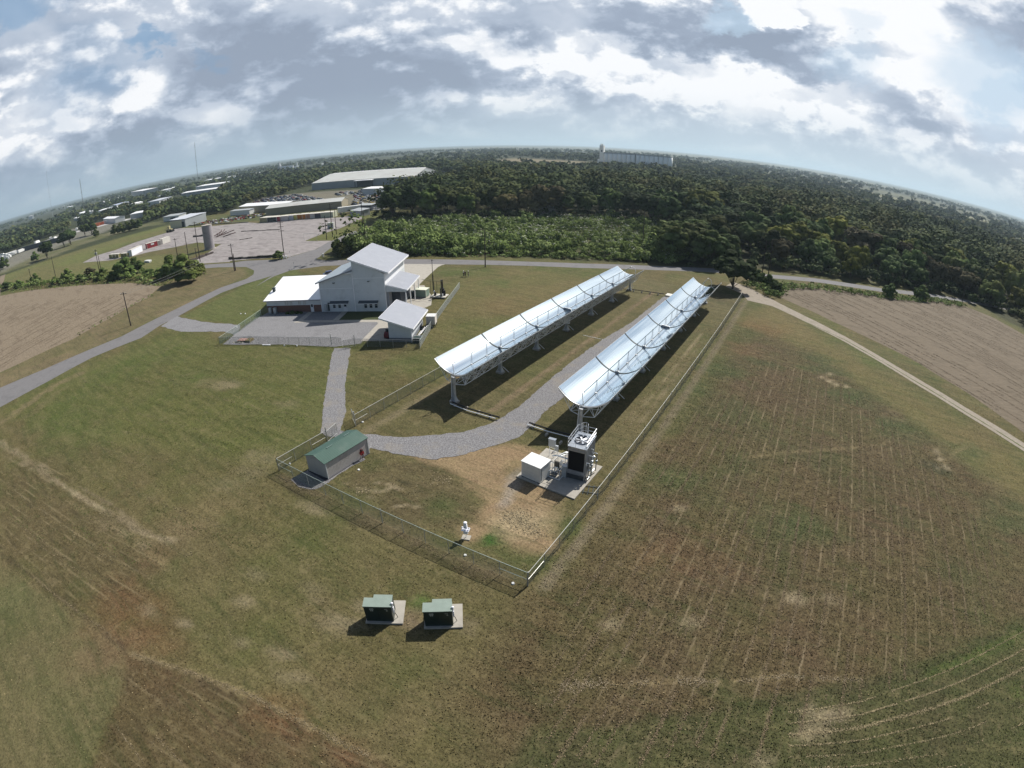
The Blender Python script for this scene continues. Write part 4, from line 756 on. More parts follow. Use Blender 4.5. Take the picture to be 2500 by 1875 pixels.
MB().box(.002, -.05, 0, .06, .05, Hs).box(-.05, -.06, 0, .002, .0, Hs).build('corner_trim', M_trim, sh); MB().box(.002, Ln-.06, 0, .07, Ln+.06, Hs).build('corner_trim', M_trim, sh)
MB().box(-Wd-.2, -.5, 0, .12, Ln+.1, .055).build('base_frame', mat('dark_base', (.04,.04,.05), .8), sh)
rc = thing('red_hose_reel', 'dark red hose reel on legs against the long wall of the green roofed shed', 'hose reel', (-44.75, 34.4, 0), 0)
MB().bar((-.12,0,1.0),(.12,0,1.0),.32,14).build('reel', mat('faded_red', (.28,.03,.03), .5, 0, .2, 3), rc)
MB().bar((-.15,-.25,0),(-.12,0,1.0),.03).bar((-.15,.25,0),(-.12,0,1.0),.03).bar((.15,-.25,0),(.12,0,1.0),.03).bar((.15,.25,0),(.12,0,1.0),.03).box(-.16,-.12,1.3,.16,.12,1.55).build('stand', mat('dark_maroon', (.06,.03,.03), .6), rc)
M_lid = mat('white_lid', (.8,.8,.78), .6)
for i, (p, lb_) in enumerate(((kS(870,765), 'small white lid in the grass right of the green roofed shed'), (kS(250,710), 'small white lid between the shed and the fence corner'), (kS(905,335), 'small white lid in the grass by the long fence gate post'), (kW(530,1085), 'white rag on the ground outside the greenish fence below the weather station'), (kW(1175,1465), 'white scrap outside the fence near its right corner'))):
    tag(MB().cyl(0, 0, 0, .12, .16, 10, .13).build('white_marker', M_lid, None, (*p, 0)), lb_, 'lid', 'small white lids')
# ------------------------------------------------------------------ cooling tower, chemical cabinet, piping
ct = thing('cooling_tower', 'tall galvanised cooling tower with a fan and railings before the right trough', 'cooling tower', (-21.45, 45.0, .16), R(6))
TW, TL, TH = 2.15, 3.3, 4.45
bd = MB().box(0,0,.95,TW,TL,TH).box(.03,.03,0,TW-.03,TL-.03,.95).box(-.03,-.04,.9,TW+.03,0,1.3).box(-.04,-.05,TH-.5,TW+.04,.0,TH-.3)
for y_ in np.linspace(.25, TL-.1, 7): bd.box(TW, y_, .9, TW+.05, y_+.05, TH-.1)
bd.build('casing', mat('galvanised_sheet', (.36,.38,.41), .4, .55, .2, 1.5, dark=(.2,.21,.24), dscale=1, damt=.5), ct)
lv = MB().box(.12,-.03,1.35,TW-.12,-.005,TH-.55)
for k in range(30): lv.box(.12,-.055,1.38+k*.083,TW-.12,-.03,1.395+k*.083)
lv.build('louvre', mat('black_louvre', (.008,.008,.01), .6), ct)
MB().box(.06,-.02,.1,TW-.06,.0,.7).build('basin_panel', mat('dark_panel', (.05,.055,.06), .6), ct)
dk = MB(); N = 24; cx_, cy_, rr_ = TW/2, 1.55, .82
ring = [(cx_+rr_*math.cos(2*math.pi*i/N), cy_+rr_*math.sin(2*math.pi*i/N)) for i in range(N)]
dk.box(-.08,-.08,TH,TW+.08,TL+.1,TH+.07)
for i in range(N):
    a, b = ring[i], ring[(i+1) % N]; dk.add([(a[0],a[1],TH+.07),(b[0],b[1],TH+.07),(b[0],b[1],TH+.22),(a[0],a[1],TH+.22)], [(0,1,2,3)])
dk.box(.25, 2.62, TH+.07, .75, 2.9, TH+.2).box(.95,2.6,TH+.07,1.3,2.95,TH+.25).box(1.55,2.7,TH+.07,1.9,2.9,TH+.16)
dk.build('deck', mat('bright_deck', (.30,.33,.37), .4, .5, .2, 1.5), ct)
fn = MB().cyl(cx_, cy_, TH+.072, TH+.085, rr_-.01, 24); fn.build('fan_well', mat('fan_well', (.03,.035,.045), .5), ct)
fb = MB().cyl(cx_, cy_, TH+.1, TH+.24, .13, 10)
for k in range(6):
    a = 2*math.pi*k/6; c_, s_ = math.cos(a), math.sin(a); 
    p = [(.12,-.06),(.74,-.14),(.74,.12),(.12,.05)]; v = [(cx_+x*c_-y*s_, cy_+x*s_+y*c_, TH+.13+(.05 if y > 0 else 0)) for x, y in p]; fb.prism(v, [(x, y, z+.02) for x, y, z in v])
fb.build('fan', mat('pale_blade', (.6,.63,.68), .4, .4), ct)
rl = MB(); RH = 1.05
for z_ in (TH+.55, TH+RH): rl.tube([(.35,TL,z_),(-.05,TL,z_),(-.05,-.05,z_),(TW+.05,-.05,z_),(TW+.05,TL,z_),(1.2,TL,z_)], .025, 5)
for x_, y_ in ((-.05,-.05),(.9,-.05),(TW+.05,-.05),(-.05,1.1),(-.05,2.2),(-.05,TL),(TW+.05,1.1),(TW+.05,2.2),(TW+.05,TL),(1.2,TL),(.35,TL)): rl.bar((x_,y_,TH-.1),(x_,y_,TH+RH),.025,5)
rl.build('railing', mat('bright_rail', (.7,.72,.75), .35, .5), ct)
ld = MB()
for x_ in (.4,.85): ld.bar((x_,TL+.2,0),(x_,TL+.2,TH+1.1),.025,5)
for k in range(17): ld.bar((.4,TL+.2,.3+k*.32),(.85,TL+.2,.3+k*.32),.015,4)
for k in range(7):
    z_ = 2.2+k*.55; ld.tube([(.625+.42*math.cos(a), TL+.25+.6*math.sin(a)*1.0, z_) for a in np.linspace(0, math.pi, 8)], .018, 4)
for a in np.linspace(.2, math.pi-.2, 5): ld.bar((.625+.42*math.cos(a), TL+.25+.6*math.sin(a), 2.2), (.625+.42*math.cos(a), TL+.25+.6*math.sin(a), 5.5), .015, 4)
ld.build('caged_ladder', M_galv, ct)
pp = MB()
for (x_, y_, z0_, z1_) in ((TW+.35,.5,.3,2.4),(TW+.45,1.2,.2,3.0),(TW+.3,1.9,.3,3.5),(TW+.6,2.5,.2,2.7)): pp.bar((x_,y_,z0_),(x_,y_,z1_),.07,8); pp.bar((x_,y_,z1_),(TW-.0,y_,z1_),.07,8); pp.ball((x_,y_,z1_*.6),.17,.17,.17,8,6)
pp.tube([(TW+.35,.2,.35),(TW+.35,2.6,.35)],.09,8); pp.ball((TW+.55,.9,2.5),.2,.2,.2,8,6); pp.ball((TW+.55,1.5,2.75),.22,.22,.22,8,6); pp.box(TW+.2,1.0,1.0,TW+.5,1.4,1.6)
pp.build('side_pipework', mat('jacketed_pipe', (.55,.58,.6), .3, .7, .25, 4), ct)
MB().box(-.62,-.1,0,-.03,.5,1.55).build('side_cabinet', mat('cabinet_grey', (.42,.45,.47), .4, .3), ct)
wb = thing('white_enclosure', 'white cube shaped equipment enclosure on the concrete pad beside the cooling tower', 'enclosure', (-26.1, 42.45, .16), R(-4))
MB().box(0,0,.08,2.65,2.1,2.15).build('body', mat('white_paint', (.68,.67,.63), .5, 0, .05, 1, dark=(.5,.48,.44), dscale=1.2, damt=.3), wb)
MB().box(-.06,-.08,2.15,2.71,2.16,2.24).build('roof', mat('white_roof', (.74,.74,.73), .45), wb)
MB().box(.12,-.025,.15,2.5,-.001,2.0).build('door', mat('door_white', (.60,.59,.55), .5), wb); MB().box(2.651,.2,.3,2.68,.26,1.9).build('door_gap', M_dark, wb)
MB().box(.1,-.06,-.0,.3,0,.08).box(2.3,-.06,0,2.5,0,.08).box(0.02,0.02,0,2.6,2.05,.08).build('skid', M_dark, wb)
sk = thing('pump_skid', 'cluttered pump skid of pipes and valves between the white enclosure and the cooling tower', 'pump skid', (-23.5, 43.9, .16), 0)
pr_ = random.Random(4); b_ = MB()
for k in range(9): x_ = pr_.uniform(.1,1.5); y_ = pr_.uniform(.2,2.6); z_ = pr_.uniform(.4,1.5); b_.bar((x_,y_,0),(x_,y_,z_),.05,6); b_.bar((x_,y_,z_),(x_+pr_.uniform(-.6,.6),y_+pr_.uniform(-.5,.5),z_),.05,6); b_.ball((x_,y_,z_*.6),.11,.11,.11,6,4)
b_.tube([(-.3,1.7,1.9),(.2,1.9,2.05),(.9,2.0,2.0),(1.7,2.2,1.85)],.09,8).tube([(.1,2.6,1.5),(1.9,2.7,1.5)],.08,8).tube([(0,1.3,1.3),(1.9,1.5,1.4)],.06,8)
b_.build('pipework', mat('jacketed_pipe', (.55,.58,.6)), sk)
f_ = MB()
for x_, y_ in ((0,.1),(1.6,.1),(1.6,2.7),(0,2.7),(0,1.4),(1.6,1.4)): f_.bar((x_,y_,0),(x_,y_,1.45),.035,4)
f_.tube([(0,.1,1.45),(1.6,.1,1.45),(1.6,2.7,1.45),(0,2.7,1.45),(0,.1,1.45)],.03,4).tube([(0,.1,.1),(1.6,.1,.1),(1.6,2.7,.1),(0,2.7,.1),(0,.1,.1)],.05,4); f_.build('skid_frame', M_galv, sk)
MB().box(.35,1.1,.9,.95,1.3,1.75).build('panel_box', mat('dark_box', (.06,.055,.05), .6), sk); [MB().bar((a,b_y,.3),(a+.8,b_y,.3),.2,12).build('pump', mat('pump_blue', (.12,.13,.15), .4, .2), sk) for a, b_y in ((.2,.7),(.4,1.9))]
cp = thing('control_panel', 'grey electrical control panels on posts behind the white enclosure', 'control panel', (-25.4, 47.9, .16), R(4))
MB().box(-.1,-.15,1.55,.75,.2,2.55).build('cabinet', mat('cabinet_grey', (.42,.45,.47)), cp); MB().box(.8,-.1,1.1,1.15,.15,1.8).build('small_cabinet', mat('cabinet_grey', (.42,.45,.47)), cp); MB().box(-.15,-.2,2.56,.8,.28,2.62).build('hood', mat('bright_deck', (.6,.6,.6)), cp)
MB().bar((0,0,0),(0,0,1.6),.04).bar((.65,0,0),(.65,0,1.6),.04).bar((1.1,0,0),(1.1,0,1.3),.04).bar((0,0,.9),(1.1,0,.9),.03).bar((0,0,1.3),(1.1,0,1.3),.03).build('post', M_galv, cp)
hp = thing('pipe_run', 'bundle of shiny pipes rising from the ground behind the pump skid', 'pipe run', (-23.6, 47.6, .16), 0)
MB().tube([(0,-.6,1.2),(.4,.3,1.3),(1.2,1.1,1.1),(2.0,1.7,1.0)],.09,8).tube([(0,-.3,.9),(.5,.6,.9),(1.6,1.6,.8)],.07,8).tube([(.6,0,0),(.6,.1,1.3)],.05,6).tube([(1.4,1.2,0),(1.4,1.2,1.1)],.05,6).build('pipe', mat('jacketed_pipe', (.55,.58,.6)), hp)
tm = MB(); 
for k in range(4): tm.box(k*.55, 0, 0, k*.55+.08, 1.9, .06)
tm.box(-.1,.3,.06,1.9,.38,.12).box(-.1,1.5,.06,1.9,1.58,.12); o_ = tag(tm.build('metal_grate', M_dark, None, (-18.5,43.3,.0)), 'dark steel bars lying on the ground right of the cooling tower pad', 'steel bars'); o_.rotation_euler.z = R(18)
# weather station
ws_ = thing('weather_station', 'small white weather station on a pole near the greenish fence', 'weather station', (-25.25, 30.45, 0), R(20))
MB().box(-.45,-.35,0,.45,.35,.1).build('base_slab', M_conc, ws_); MB().cyl(0,0,.1,2.0,.03,6).bar((0,0,.1),(.22,.2,.8),.015,4).bar((0,0,.1),(-.22,.2,.8),.015,4).build('pole', M_galv, ws_)
MB().box(-.4,-.3,1.15,.4,.3,1.2).box(-.22,-.12,.65,.22,.12,1.14).build('instrument_table', mat('white_instrument', (.72,.73,.8), .4), ws_)
wd = MB()
for k in range(6): wd.cyl(0,0,1.45+k*.09,1.5+k*.09,.22-.01*k,12)
wd.ball((0,0,2.08),.2,.2,.12); wd.bar((-.35,0,1.3),(.35,0,1.3),.03).ball((.35,0,1.38),.1).ball((-.35,0,1.38),.1); wd.build('sensor_head', mat('white_sensor', (.82,.82,.86), .35), ws_)
# pad mounted transformers
M_tg = mat('transformer_green', (.018,.030,.026), .35, 0, .12, 1.5, spec=.3); M_tt = mat('transformer_top', (.22,.27,.235), .5, 0, .1, 2, dark=(.22,.25,.22), dscale=1.5, damt=.3)
def transformer(label, loc, rz):
    t0 = thing('pad_transformer', label, 'transformer', loc, rz, 'pad mounted transformers')
    MB().box(-.10,-.22,0,2.05+.62,2.45,.17).build('concrete_plinth', M_conc, t0)
    MB().box(.0,.0,.17,2.0,.95,2.02).build('cabinet', M_tg, t0)
    MB().box(-.04,-.05,2.02,2.04,.98,2.10).build('lid', M_tt, t0)
    MB().box(.62,.98,.17,1.98,1.5,1.86).build('tank', M_tg, t0); MB().box(.6,.985,1.86,2.0,1.52,1.93).build('tank_lid', M_tt, t0)
    ft = MB()
    for k in range(9): ft.box(.7+k*.14,1.5,.4,.73+k*.14,1.72,1.7)
    ft.build('cooling_fin', M_tg, t0)
    MB().box(1.01,-.012,.25,1.03,-.001,1.98).build('door_seam', M_black, t0)
    pl = mat('label_plate', (.42,.42,.36), .5); MB().box(.40,-.015,1.62,.70,-.002,1.82).box(.46,-.015,1.48,.54,-.002,1.58).box(.58,-.015,1.48,.66,-.002,1.58).build('warning_label', pl, t0)
    for r_ in range(3): MB().box(.43,-.018,1.76-r_*.05,.67,-.0155,1.775-r_*.05).build('label_text', M_black, t0)
    MB().box(1.50,-.015,1.72,1.72,-.002,1.76).box(1.62,-.015,1.50,1.72,-.002,1.62).build('id_plate', pl, t0)
    MB().cyl(2.08,.3,1.0,2.15,.05,8).ball((2.08,.3,2.2),.11,.11,.09).box(2.02,.2,1.3,2.14,.4,1.75).build('meter', mat('white_sensor', (.82,.82,.86)), t0)
    MB().tube([(2.1,.3,1.2),(2.2,.4,.6),(2.25,.5,.18)],.025,5).build('conduit', M_black, t0)
    return t0
TA = math.atan2(1.45, 2.0)
tr1 = transformer('dark green transformer cabinet on a concrete plinth, the left of the pair', (-25.75, 16.55, 0), R(36))
tr2 = transformer('dark green transformer cabinet on a concrete plinth, the right of the pair', (-21.25, 19.2, 0), R(37.5))
tr1.scale = (1.2, 1.0, 1.06); tr2.scale = (1.2, 1.0, 1.06)
# ------------------------------------------------------------------ main building (local x along the near wall, y away)
M_bw = ribbed('white_wall_panel', (.62,.65,.67), .9, .5, 0, 0, .05, .18, (.42,.44,.44), .35)
M_sun = mat('sunlit_white_wall', (.78,.79,.80), .5, 0, .03, 1)
M_gr = ribbed('grey_roof_panel', (.29,.305,.345), .6, .5, .0, 1, .05, .12, (.36,.37,.40), .35)
M_wr = mat('bright_white_roof', (.95,.95,.95), .35, 0, .015, .5, spec=.8)
M_wt = mat('white_edge', (.88,.88,.90), .4); M_gl = mat('window_glass', (.02,.028,.04), .08, 0, 0, 1, spec=.6)
M_brick = mat('red_brick', (.16,.085,.07), .9, 0, .25, 4); M_door = mat('white_door', (.72,.72,.74), .5, 0, .02, 1)
mb = thing('workshop_building', 'large white metal building with stepped grey roofs and a low office wing', 'building', (*lb(0, 0), 0), ANG)
def lbox(u0,v0,z0,u1,v1,z1,name,m,par): return MB().box(u0,v0,z0,u1,v1,z1).build(name, m, par)
wl = MB().prism([(-7.8,0,0),(0,0,0),(0,0,9.0),(-7.8,0,12.4)], [(-7.8,17.6,0),(0,17.6,0),(0,17.6,9.0),(-7.8,17.6,12.4)]).build('tower_wall', M_bw, mb)
MB().box(.003,.02,6.3,.02,17.5,8.95).build('sunlit_side_sheet', M_sun, mb)  # brighter white sheet, paints the sunlight on the tower's side wall
MB().prism([(-16.5,.06,0),(-7.8,.06,0),(-7.8,.06,9.9),(-16.5,.06,7.2)], [(-16.5,17.0,0),(-7.8,17.0,0),(-7.8,17.0,9.9),(-16.5,17.0,7.2)]).build('hall_wall', M_bw, mb)
def slab(name, pts, th, m, edge=None):
    r_ = MB().prism([(x,y,z-th) for x,y,z in pts], pts).build(name, m, mb)
    e_ = MB(); n = len(pts)
    for i in range(n):
        a = Vector(pts[i]); b = Vector(pts[(i+1)%n]); d = (b-a).normalized(); nn = Vector((d.y,-d.x,0))*.05
        e_.prism([a-Vector((0,0,th+.06)), b-Vector((0,0,th+.06)), b-Vector((0,0,th+.06))+nn, a-Vector((0,0,th+.06))+nn], [a+Vector((0,0,.03)), b+Vector((0,0,.03)), b+Vector((0,0,.03))+nn, a+Vector((0,0,.03))+nn])
    e_.build('edge_trim', edge or M_wt, r_); return r_
slab('roof', [(-8.4,-.5,12.75),(1.15,-.5,9.35),(1.15,18.2,9.35),(-8.4,18.2,12.75)], .28, M_gr)
slab('roof', [(-17.2,-.5,7.25),(-7.81,-.5,10.15),(-7.81,17.4,10.15),(-17.2,17.4,7.25)], .2, mat('bluegrey_roof', (.30,.35,.39), .45, 0, .06, 1), M_gr)
slab('canopy_roof', [(.01,.3,6.35),(5.05,.3,5.05),(5.05,13.1,5.05),(.01,13.1,6.35)], .2, M_gr)
MB().prism([(.01,.25,4.6),(4.75,.25,4.6),(4.75,.25,4.85),(.01,.25,6.1)], [(.01,.33,4.6),(4.75,.33,4.6),(4.75,.33,4.85),(.01,.33,6.1)]).box(4.72,.34,4.6,4.80,13.0,4.85).build('canopy_fascia', M_bw, mb)
for y_ in (.4, 4.5, 8.7, 12.9): lbox(4.55,y_-.1,0,4.75,y_+.1,4.8,'canopy_column',M_galv,mb)
lbox(.01,3.0,0,2.6,12.6,4.3,'dark_screen_wall',mat('dark_cladding', (.05,.06,.08), .6),mb); lbox(.01,.5,0,.6,2.8,4.5,'grey_panel',mat('mid_grey', (.3,.31,.34), .6),mb)
for z_, a, b in ((8.05,-7.7,-.05),(5.72,-16.4,-7.9)): lbox(a,-.02 if a>-8 else .04,z_-.04,b,0.0 if a>-8 else .058,z_+.04,'wall_flashing',M_wt,mb)
for x_ in (-7.75,-16.42,-.06): lbox(x_-.07,-.10,0,x_+.07,-.003,9.7 if x_==-7.75 else (6.9 if x_<-9 else 8.8),'downspout',M_wt,mb)
MB().tube([(-9.6,.0,9.2),(-8.6,-.35,9.35),(-7.75,-.35,9.5)],.16,8).build('gutter_pipe', M_wt, mb)
def window(x0, x1, z0, z1, y=-.0):
    w_ = lbox(x0,y-.05,z0,x1,y-.004,z1,'window',M_wt,mb); d = (x1-x0)*.09
    MB().box(x0+d,y-.06,z0+d,x1-d,y-.051,(z0+z1)/2-.03).box(x0+d,y-.06,(z0+z1)/2+.03,x1-d,y-.051,z1-d).build('pane', M_gl, w_)
def window_dark(x0,x1,z0,z1,y=-.0):
    w_ = lbox(x0-.06,y-.05,z0-.06,x1+.06,y-.004,z1+.06,'window',M_bw,mb); MB().box(x0,y-.06,z0,x1,y-.051,(z0+z1)/2-.03).box(x0,y-.06,(z0+z1)/2+.03,x1,y-.051,z1).build('pane', M_gl, w_)
for a in (-5.49,-4.2,-2.9): window_dark(a, a+.66, .9, 1.95)
for a in (-13.49,-12.1): window_dark(a, a+.66, .95, 1.95, .06)
def door(x0, x1, y): 
    d_ = lbox(x0,y-.06,.05,x1,y-.004,2.1,'door',M_door,mb); MB().box(x0+.15,y-.07,1.25,x1-.15,y-.061,1.95).build('pane', M_gl, d_); MB().box(x1-.18,y-.1,1.0,x1-.1,y-.061,1.08).build('handle', M_dark, d_)
door(-10.8,-9.85,.06)
for a, b, y_ in ((-6.75,-1.9,0),(-14.1,-9.3,.06)):
    aw = MB().prism([(a,y_-1.0,2.15),(b,y_-1.0,2.15),(b,y_-.004,2.62),(a,y_-.004,2.62)], [(a,y_-1.0,2.2),(b,y_-1.0,2.2),(b,y_-.004,2.68),(a,y_-.004,2.68)]).build('awning', mat('awning_dark', (.06,.075,.09), .5), mb)
    MB().box(a,y_-1.06,2.12,b,y_-1.003,2.24).build('awning_edge', M_wt, aw)
for x_, z_, y_ in ((-12.6,7.1,.06),(-3.9,7.3,0)): 
    l_ = MB().cyl(x_,y_-.2,z_-.08,z_+.08,.28,12).build('wall_light', M_dark, mb); MB().cyl(x_,y_-.22,z_+.081,z_+.12,.13,10).build('lens', M_wt, l_)
lbox(-15.7,-.35,.3,-15.0,.05,1.9,'meter_cabinet',mat('cabinet_grey', (.42,.45,.47)),mb); lbox(-14.75,-.2,.3,-14.45,.05,2.3,'dark_conduit',M_dark,mb)
# office wing
ow = MB().prism([(-31.8,.3,0),(-16.52,.3,0),(-16.52,.3,3.0),(-31.8,.3,3.0)], [(-31.8,17.0,0),(-16.52,17.0,0),(-16.52,17.0,3.0),(-31.8,17.0,3.0)])
ow.build('office_wall', M_bw, mb); lbox(-31.75,.20,.05,-16.6,.296,1.75,'brick_base',M_brick,mb)
MB().prism([(-31.8,.3,3.0),(-31.8,11.8,3.0),(-31.8,11.8,5.9)],[(-31.7,.3,3.0),(-31.7,11.8,3.0),(-31.7,11.8,5.9)]).prism([(-31.8,11.8,3.0),(-31.8,17,3.0),(-31.8,11.8,5.9)],[(-31.7,11.8,3.0),(-31.7,17,3.0),(-31.7,11.8,5.9)]).build('gable', M_bw, mb)
orf = slab('office_roof', [(-32.3,-.3,3.2),(-16.55,-.3,3.2),(-16.55,11.9,6.15),(-32.3,11.9,6.15)], .16, M_wr, mat('grey_edge', (.33,.33,.36), .6))
slab('office_roof', [(-32.3,11.98,6.12),(-16.55,11.98,6.12),(-16.55,17.4,3.2),(-32.3,17.4,3.2)], .16, M_gr)
MB().box(-31.6,4.0,4.1,-31.0,4.6,5.2).box(-31.7,3.9,5.2,-30.9,4.7,5.3).build('roof_vent', M_dark, orf)
for a, b in ((-26.5,-25.5),(-25.1,-24.4),(-22.75,-22.05),(-21.4,-20.7)):
    w_ = lbox(a,.18,1.9,b,.198,2.85,'window',mat('pale_blind', (.5,.51,.5), .6),mb); MB().box((a+b)/2-.02,.165,1.92,(a+b)/2+.02,.179,2.83).build('mullion', M_wt, w_)
door(-19.5,-18.7,.2)
for x_ in (-30.6,-29.2): lbox(x_-.35,-.75,.1,x_+.35,-.05,1.5,'air_conditioner',mat('cabinet_grey', (.42,.45,.47)),mb)
lbox(-32.3,-.42,3.0,-16.6,-.33,3.14,'gutter',mat('grey_edge', (.33,.33,.36)),mb)
def shrub_small(loc, r, label):
    n = 260; d = RN.normal(size=(n,3)); d /= np.linalg.norm(d, axis=1)[:,None]; d[:,2] = np.abs(d[:,2]); C_ = d*r*(.75+.3*RN.rand(n,1)); o = quads('garden_shrub', C_, d, np.full(n, r*.14), RN.rand(n), LEAF['dark'])
    o.location = (*loc, 0.05); tag(o, label, 'shrub', 'shrubs by the office wall')
# ------------------------------------------------------------------ small open shed
ss = thing('pump_shed', 'small square shed with a tilted grey roof in front of the large white building', 'shed', (*lb(0, 0), 0), ANG)
lbox(5.9,-19.0,0,10.5,-8.8,.85,'base_wall',mat('dark_base_wall', (.20,.215,.24), .7),ss)
MB().prism([(5.92,-18.98,.85),(10.45,-18.98,.85),(10.45,-18.98,3.0),(5.92,-18.98,4.6)],[(5.92,-8.85,.85),(10.45,-8.85,.85),(10.45,-8.85,3.0),(5.92,-8.85,4.6)]).build('wall', M_bw, ss)
mb_keep = mb; mb = ss
slab('roof', [(4.35,-19.7,5.2),(11.1,-19.7,3.0),(11.5,-7.9,3.0),(4.75,-7.7,5.2)], .22, M_gr)
lbox(10.42,-19.08,0,10.58,-18.96,2.95,'corner_trim',M_wt,ss); mb = mb_keep
rd = thing('red_tank', 'dark red tank standing in the shadow at the near side of the small shed', 'tank', (*lb(4.6,-17.0), 0), 0)
MB().bar((-.05,0,.75),(.9,.3,.75),.72,16).build('drum', mat('dark_red', (.15,.02,.025), .5, 0, .2, 2), rd); MB().box(-.3,-.3,0,1.0,.6,.12).build('base', M_dark, rd); MB().cyl(.3,.2,1.4,1.9,.3,10).build('valve_head', M_dark, rd)
wt = thing('white_tank', 'square white water tank with a dark pump beside the small shed', 'tank', (*lb(11.6,-10.6), 0), ANG)
MB().box(0,0,.6,1.9,1.9,2.3).build('tank_body', mat('off_white_tank', (.66,.62,.58), .5), wt); MB().box(-.05,-.05,2.3,1.95,1.95,2.4).build('tank_lid', M_trim, wt)
[MB().box(a,c,0,a+.15,c+.15,.6).build('leg', M_dark, wt) for a in (0,1.75) for c in (0,1.75)]; MB().cyl(.5,-.8,0,.9,.42,12).box(.85,-.9,0,1.5,-.4,.5).build('pump', M_dark, wt)
bn = thing('dark_trough_bin', 'dark green rectangular bin at the near corner of the small shed', 'bin', (*lb(10.8,-19.4), 0), ANG)
MB().prism([(.1,.1,0),(1.6,.1,0),(1.6,1.3,0),(.1,1.3,0)],[(0,0,.9),(1.7,0,.9),(1.7,1.4,.9),(0,1.4,.9)]).build('bin_body', mat('bin_green', (.03,.05,.045), .5), bn); MB().box(-.03,-.03,.9,1.73,.03,.96).box(-.03,1.37,.9,1.73,1.43,.96).build('rim', M_galv, bn)
pg = thing('pipe_bundle', 'pale pipes laid slanting along the far wall of the small shed', 'pipes', (*lb(10.9,-16.5), 0), ANG)
MB().tube([(.1,-.8,.3),(.4,3.6,.5)],.06,6).tube([(.5,-.8,.5),(.9,3.6,.9)],.06,6).tube([(.9,-.4,.9),(1.3,4.2,1.0)],.05,6).build('pipe', M_wt, pg); MB().box(.0,.2,0,1.3,.3,.45).build('rack', M_dark, pg); MB().box(.2,2.9,0,1.5,3.0,.85).build('rack', M_dark, pg)
# skid with gantry, mast and green container behind the canopy
gs = thing('process_skid', 'process skid with a pipe gantry and dark columns on a raised slab', 'process skid', (*lb(8.1,10.4), 0), ANG-R(10))
MB().box(0,-.3,.25,4.0,2.5,.45).build('skid_deck', mat('pale_deck', (.5,.48,.42), .7), gs)
[MB().box(a,c,0,a+.2,c+.2,.25).build('skid_foot', M_dark, gs) for a in (.1,3.6) for c in (-.2,2.2)]
M_olive = mat('olive_pipe', (.16,.16,.08), .5)
MB().tube([(.1,.2,.4),(.1,.2,4.3),(3.3,.2,4.3)],.06,6).bar((2.9,.2,.4),(2.9,.2,4.3),.06).tube([(.1,.2,4.3),(-2.6,1.2,4.4)],.05,6).tube([(.5,1.6,.4),(.5,1.6,3.9),(1.2,1.6,3.9),(1.2,1.6,.5)],.06,6).build('gantry', M_olive, gs)
MB().cyl(2.6,1.5,.45,2.2,.55,12).cyl(2.6,1.5,2.2,4.3,.3,12).cyl(3.3,1.2,.45,1.8,.3,10).cyl(1.0,.8,.45,1.3,.3,10).build('dark_vessel', mat('dark_vessel', (.02,.018,.018), .5), gs)
MB().cyl(.7,1.0,.45,1.4,.14,8).ball((.7,1.0,1.5),.18).build('white_valve', M_wt, gs); MB().cyl(3.1,.4,.45,1.1,.2,8).build('white_valve', M_wt, gs)
mt = thing('black_mast', 'tall thin black mast rising behind the process skid', 'mast', (*lb(7.7,16.2), 0), 0)
MB().cyl(0,0,0,4.5,.14,8).cyl(0,0,4.5,8.2,.07,8).build('shaft', M_black, mt); MB().ball((0,0,8.25),.16).bar((0,0,8.2),(.6,0,8.15),.03).build('finial', M_black, mt)
gb = thing('green_container', 'pale green open fronted equipment box next to the canopy', 'equipment box', (*lb(3.9,11.2), 0), ANG-R(12))
MB().box(0,0,.15,3.1,2.2,1.9).build('box_body', mat('pale_green', (.20,.27,.22), .6), gb); MB().box(-.08,-.08,1.9,3.18,2.28,2.02).box(3.1,-.08,0,3.2,.04,1.9).build('box_frame', mat('cream_frame', (.66,.68,.55), .5), gb)
MB().box(-1.0,-.6,0,-.2,.5,1.6).cyl(-.5,-1.4,0,.7,.4,10).build('dark_machinery', M_dark, gb)
# pallet stack and planks at the left of the yard
pk = thing('pallet_stack', 'heap of wooden pallets and pinkish boards in the left corner of the gravel yard', 'pallets', (-101.8, 47.6, 0), R(28))
for k in range(3): MB().box(.2+k*.3,.8-k*.2,.12*k,2.6+k*.3,2.2-k*.2,.12*k+.08).build('board', mat('pinkish_wood', (.36,.22,.19), .8, 0, .2, 3), pk)
cr_ = MB(); 
for k in range(6): cr_.box(2.9,.1+k*.25,.1,4.3,.2+k*.25,.45)
cr_.box(2.9,.05,0,4.3,.12,.5).box(2.9,1.5,0,4.3,1.57,.5); cr_.build('crate', mat('tan_wood', (.34,.28,.15), .8), pk)
MB().bar((3.9,.6,.5),(4.2,1.0,1.2),.06,4).build('plank', mat('pale_wood', (.5,.47,.36), .8), pk); MB().bar((0,.1,.1),(2.2,-.6,.2),.06,4).bar((0,.4,.1),(2.4,-.3,.22),.06,4).box(-.3,-.1,0,2.2,.3,.08).build('plank', mat('pale_wood', (.5,.47,.36), .8), pk)
for i, (p, lb_) in enumerate(((z4(1100,1230),'pale board lying outside the yard fence near its left end'),)):
    tag(MB().box(-.9,-.12,0,1.1,.12,.1).build('board', M_wt, None, (*p,0)), lb_, 'board').rotation_euler.z = R(28)
for p, lb_ in ((z4(1550,1245),'white lump at the foot of the third yard fence post from the left'),(z4(1860,1250),'white lump at the foot of the fourth yard fence post from the left'),(z4(385,800),'white marker on the gravel drive just outside the fence'),(z4(480,465),'small pale stub in the grass left of the office, the left of two'),(z4(590,465),'small pale stub in the grass left of the office, the right of two')):
    tag(MB().cyl(0,0,0,.18,.2,8,.12).build('white_marker', M_lid, None, (*p,0)), lb_, 'lid', 'small white lids')
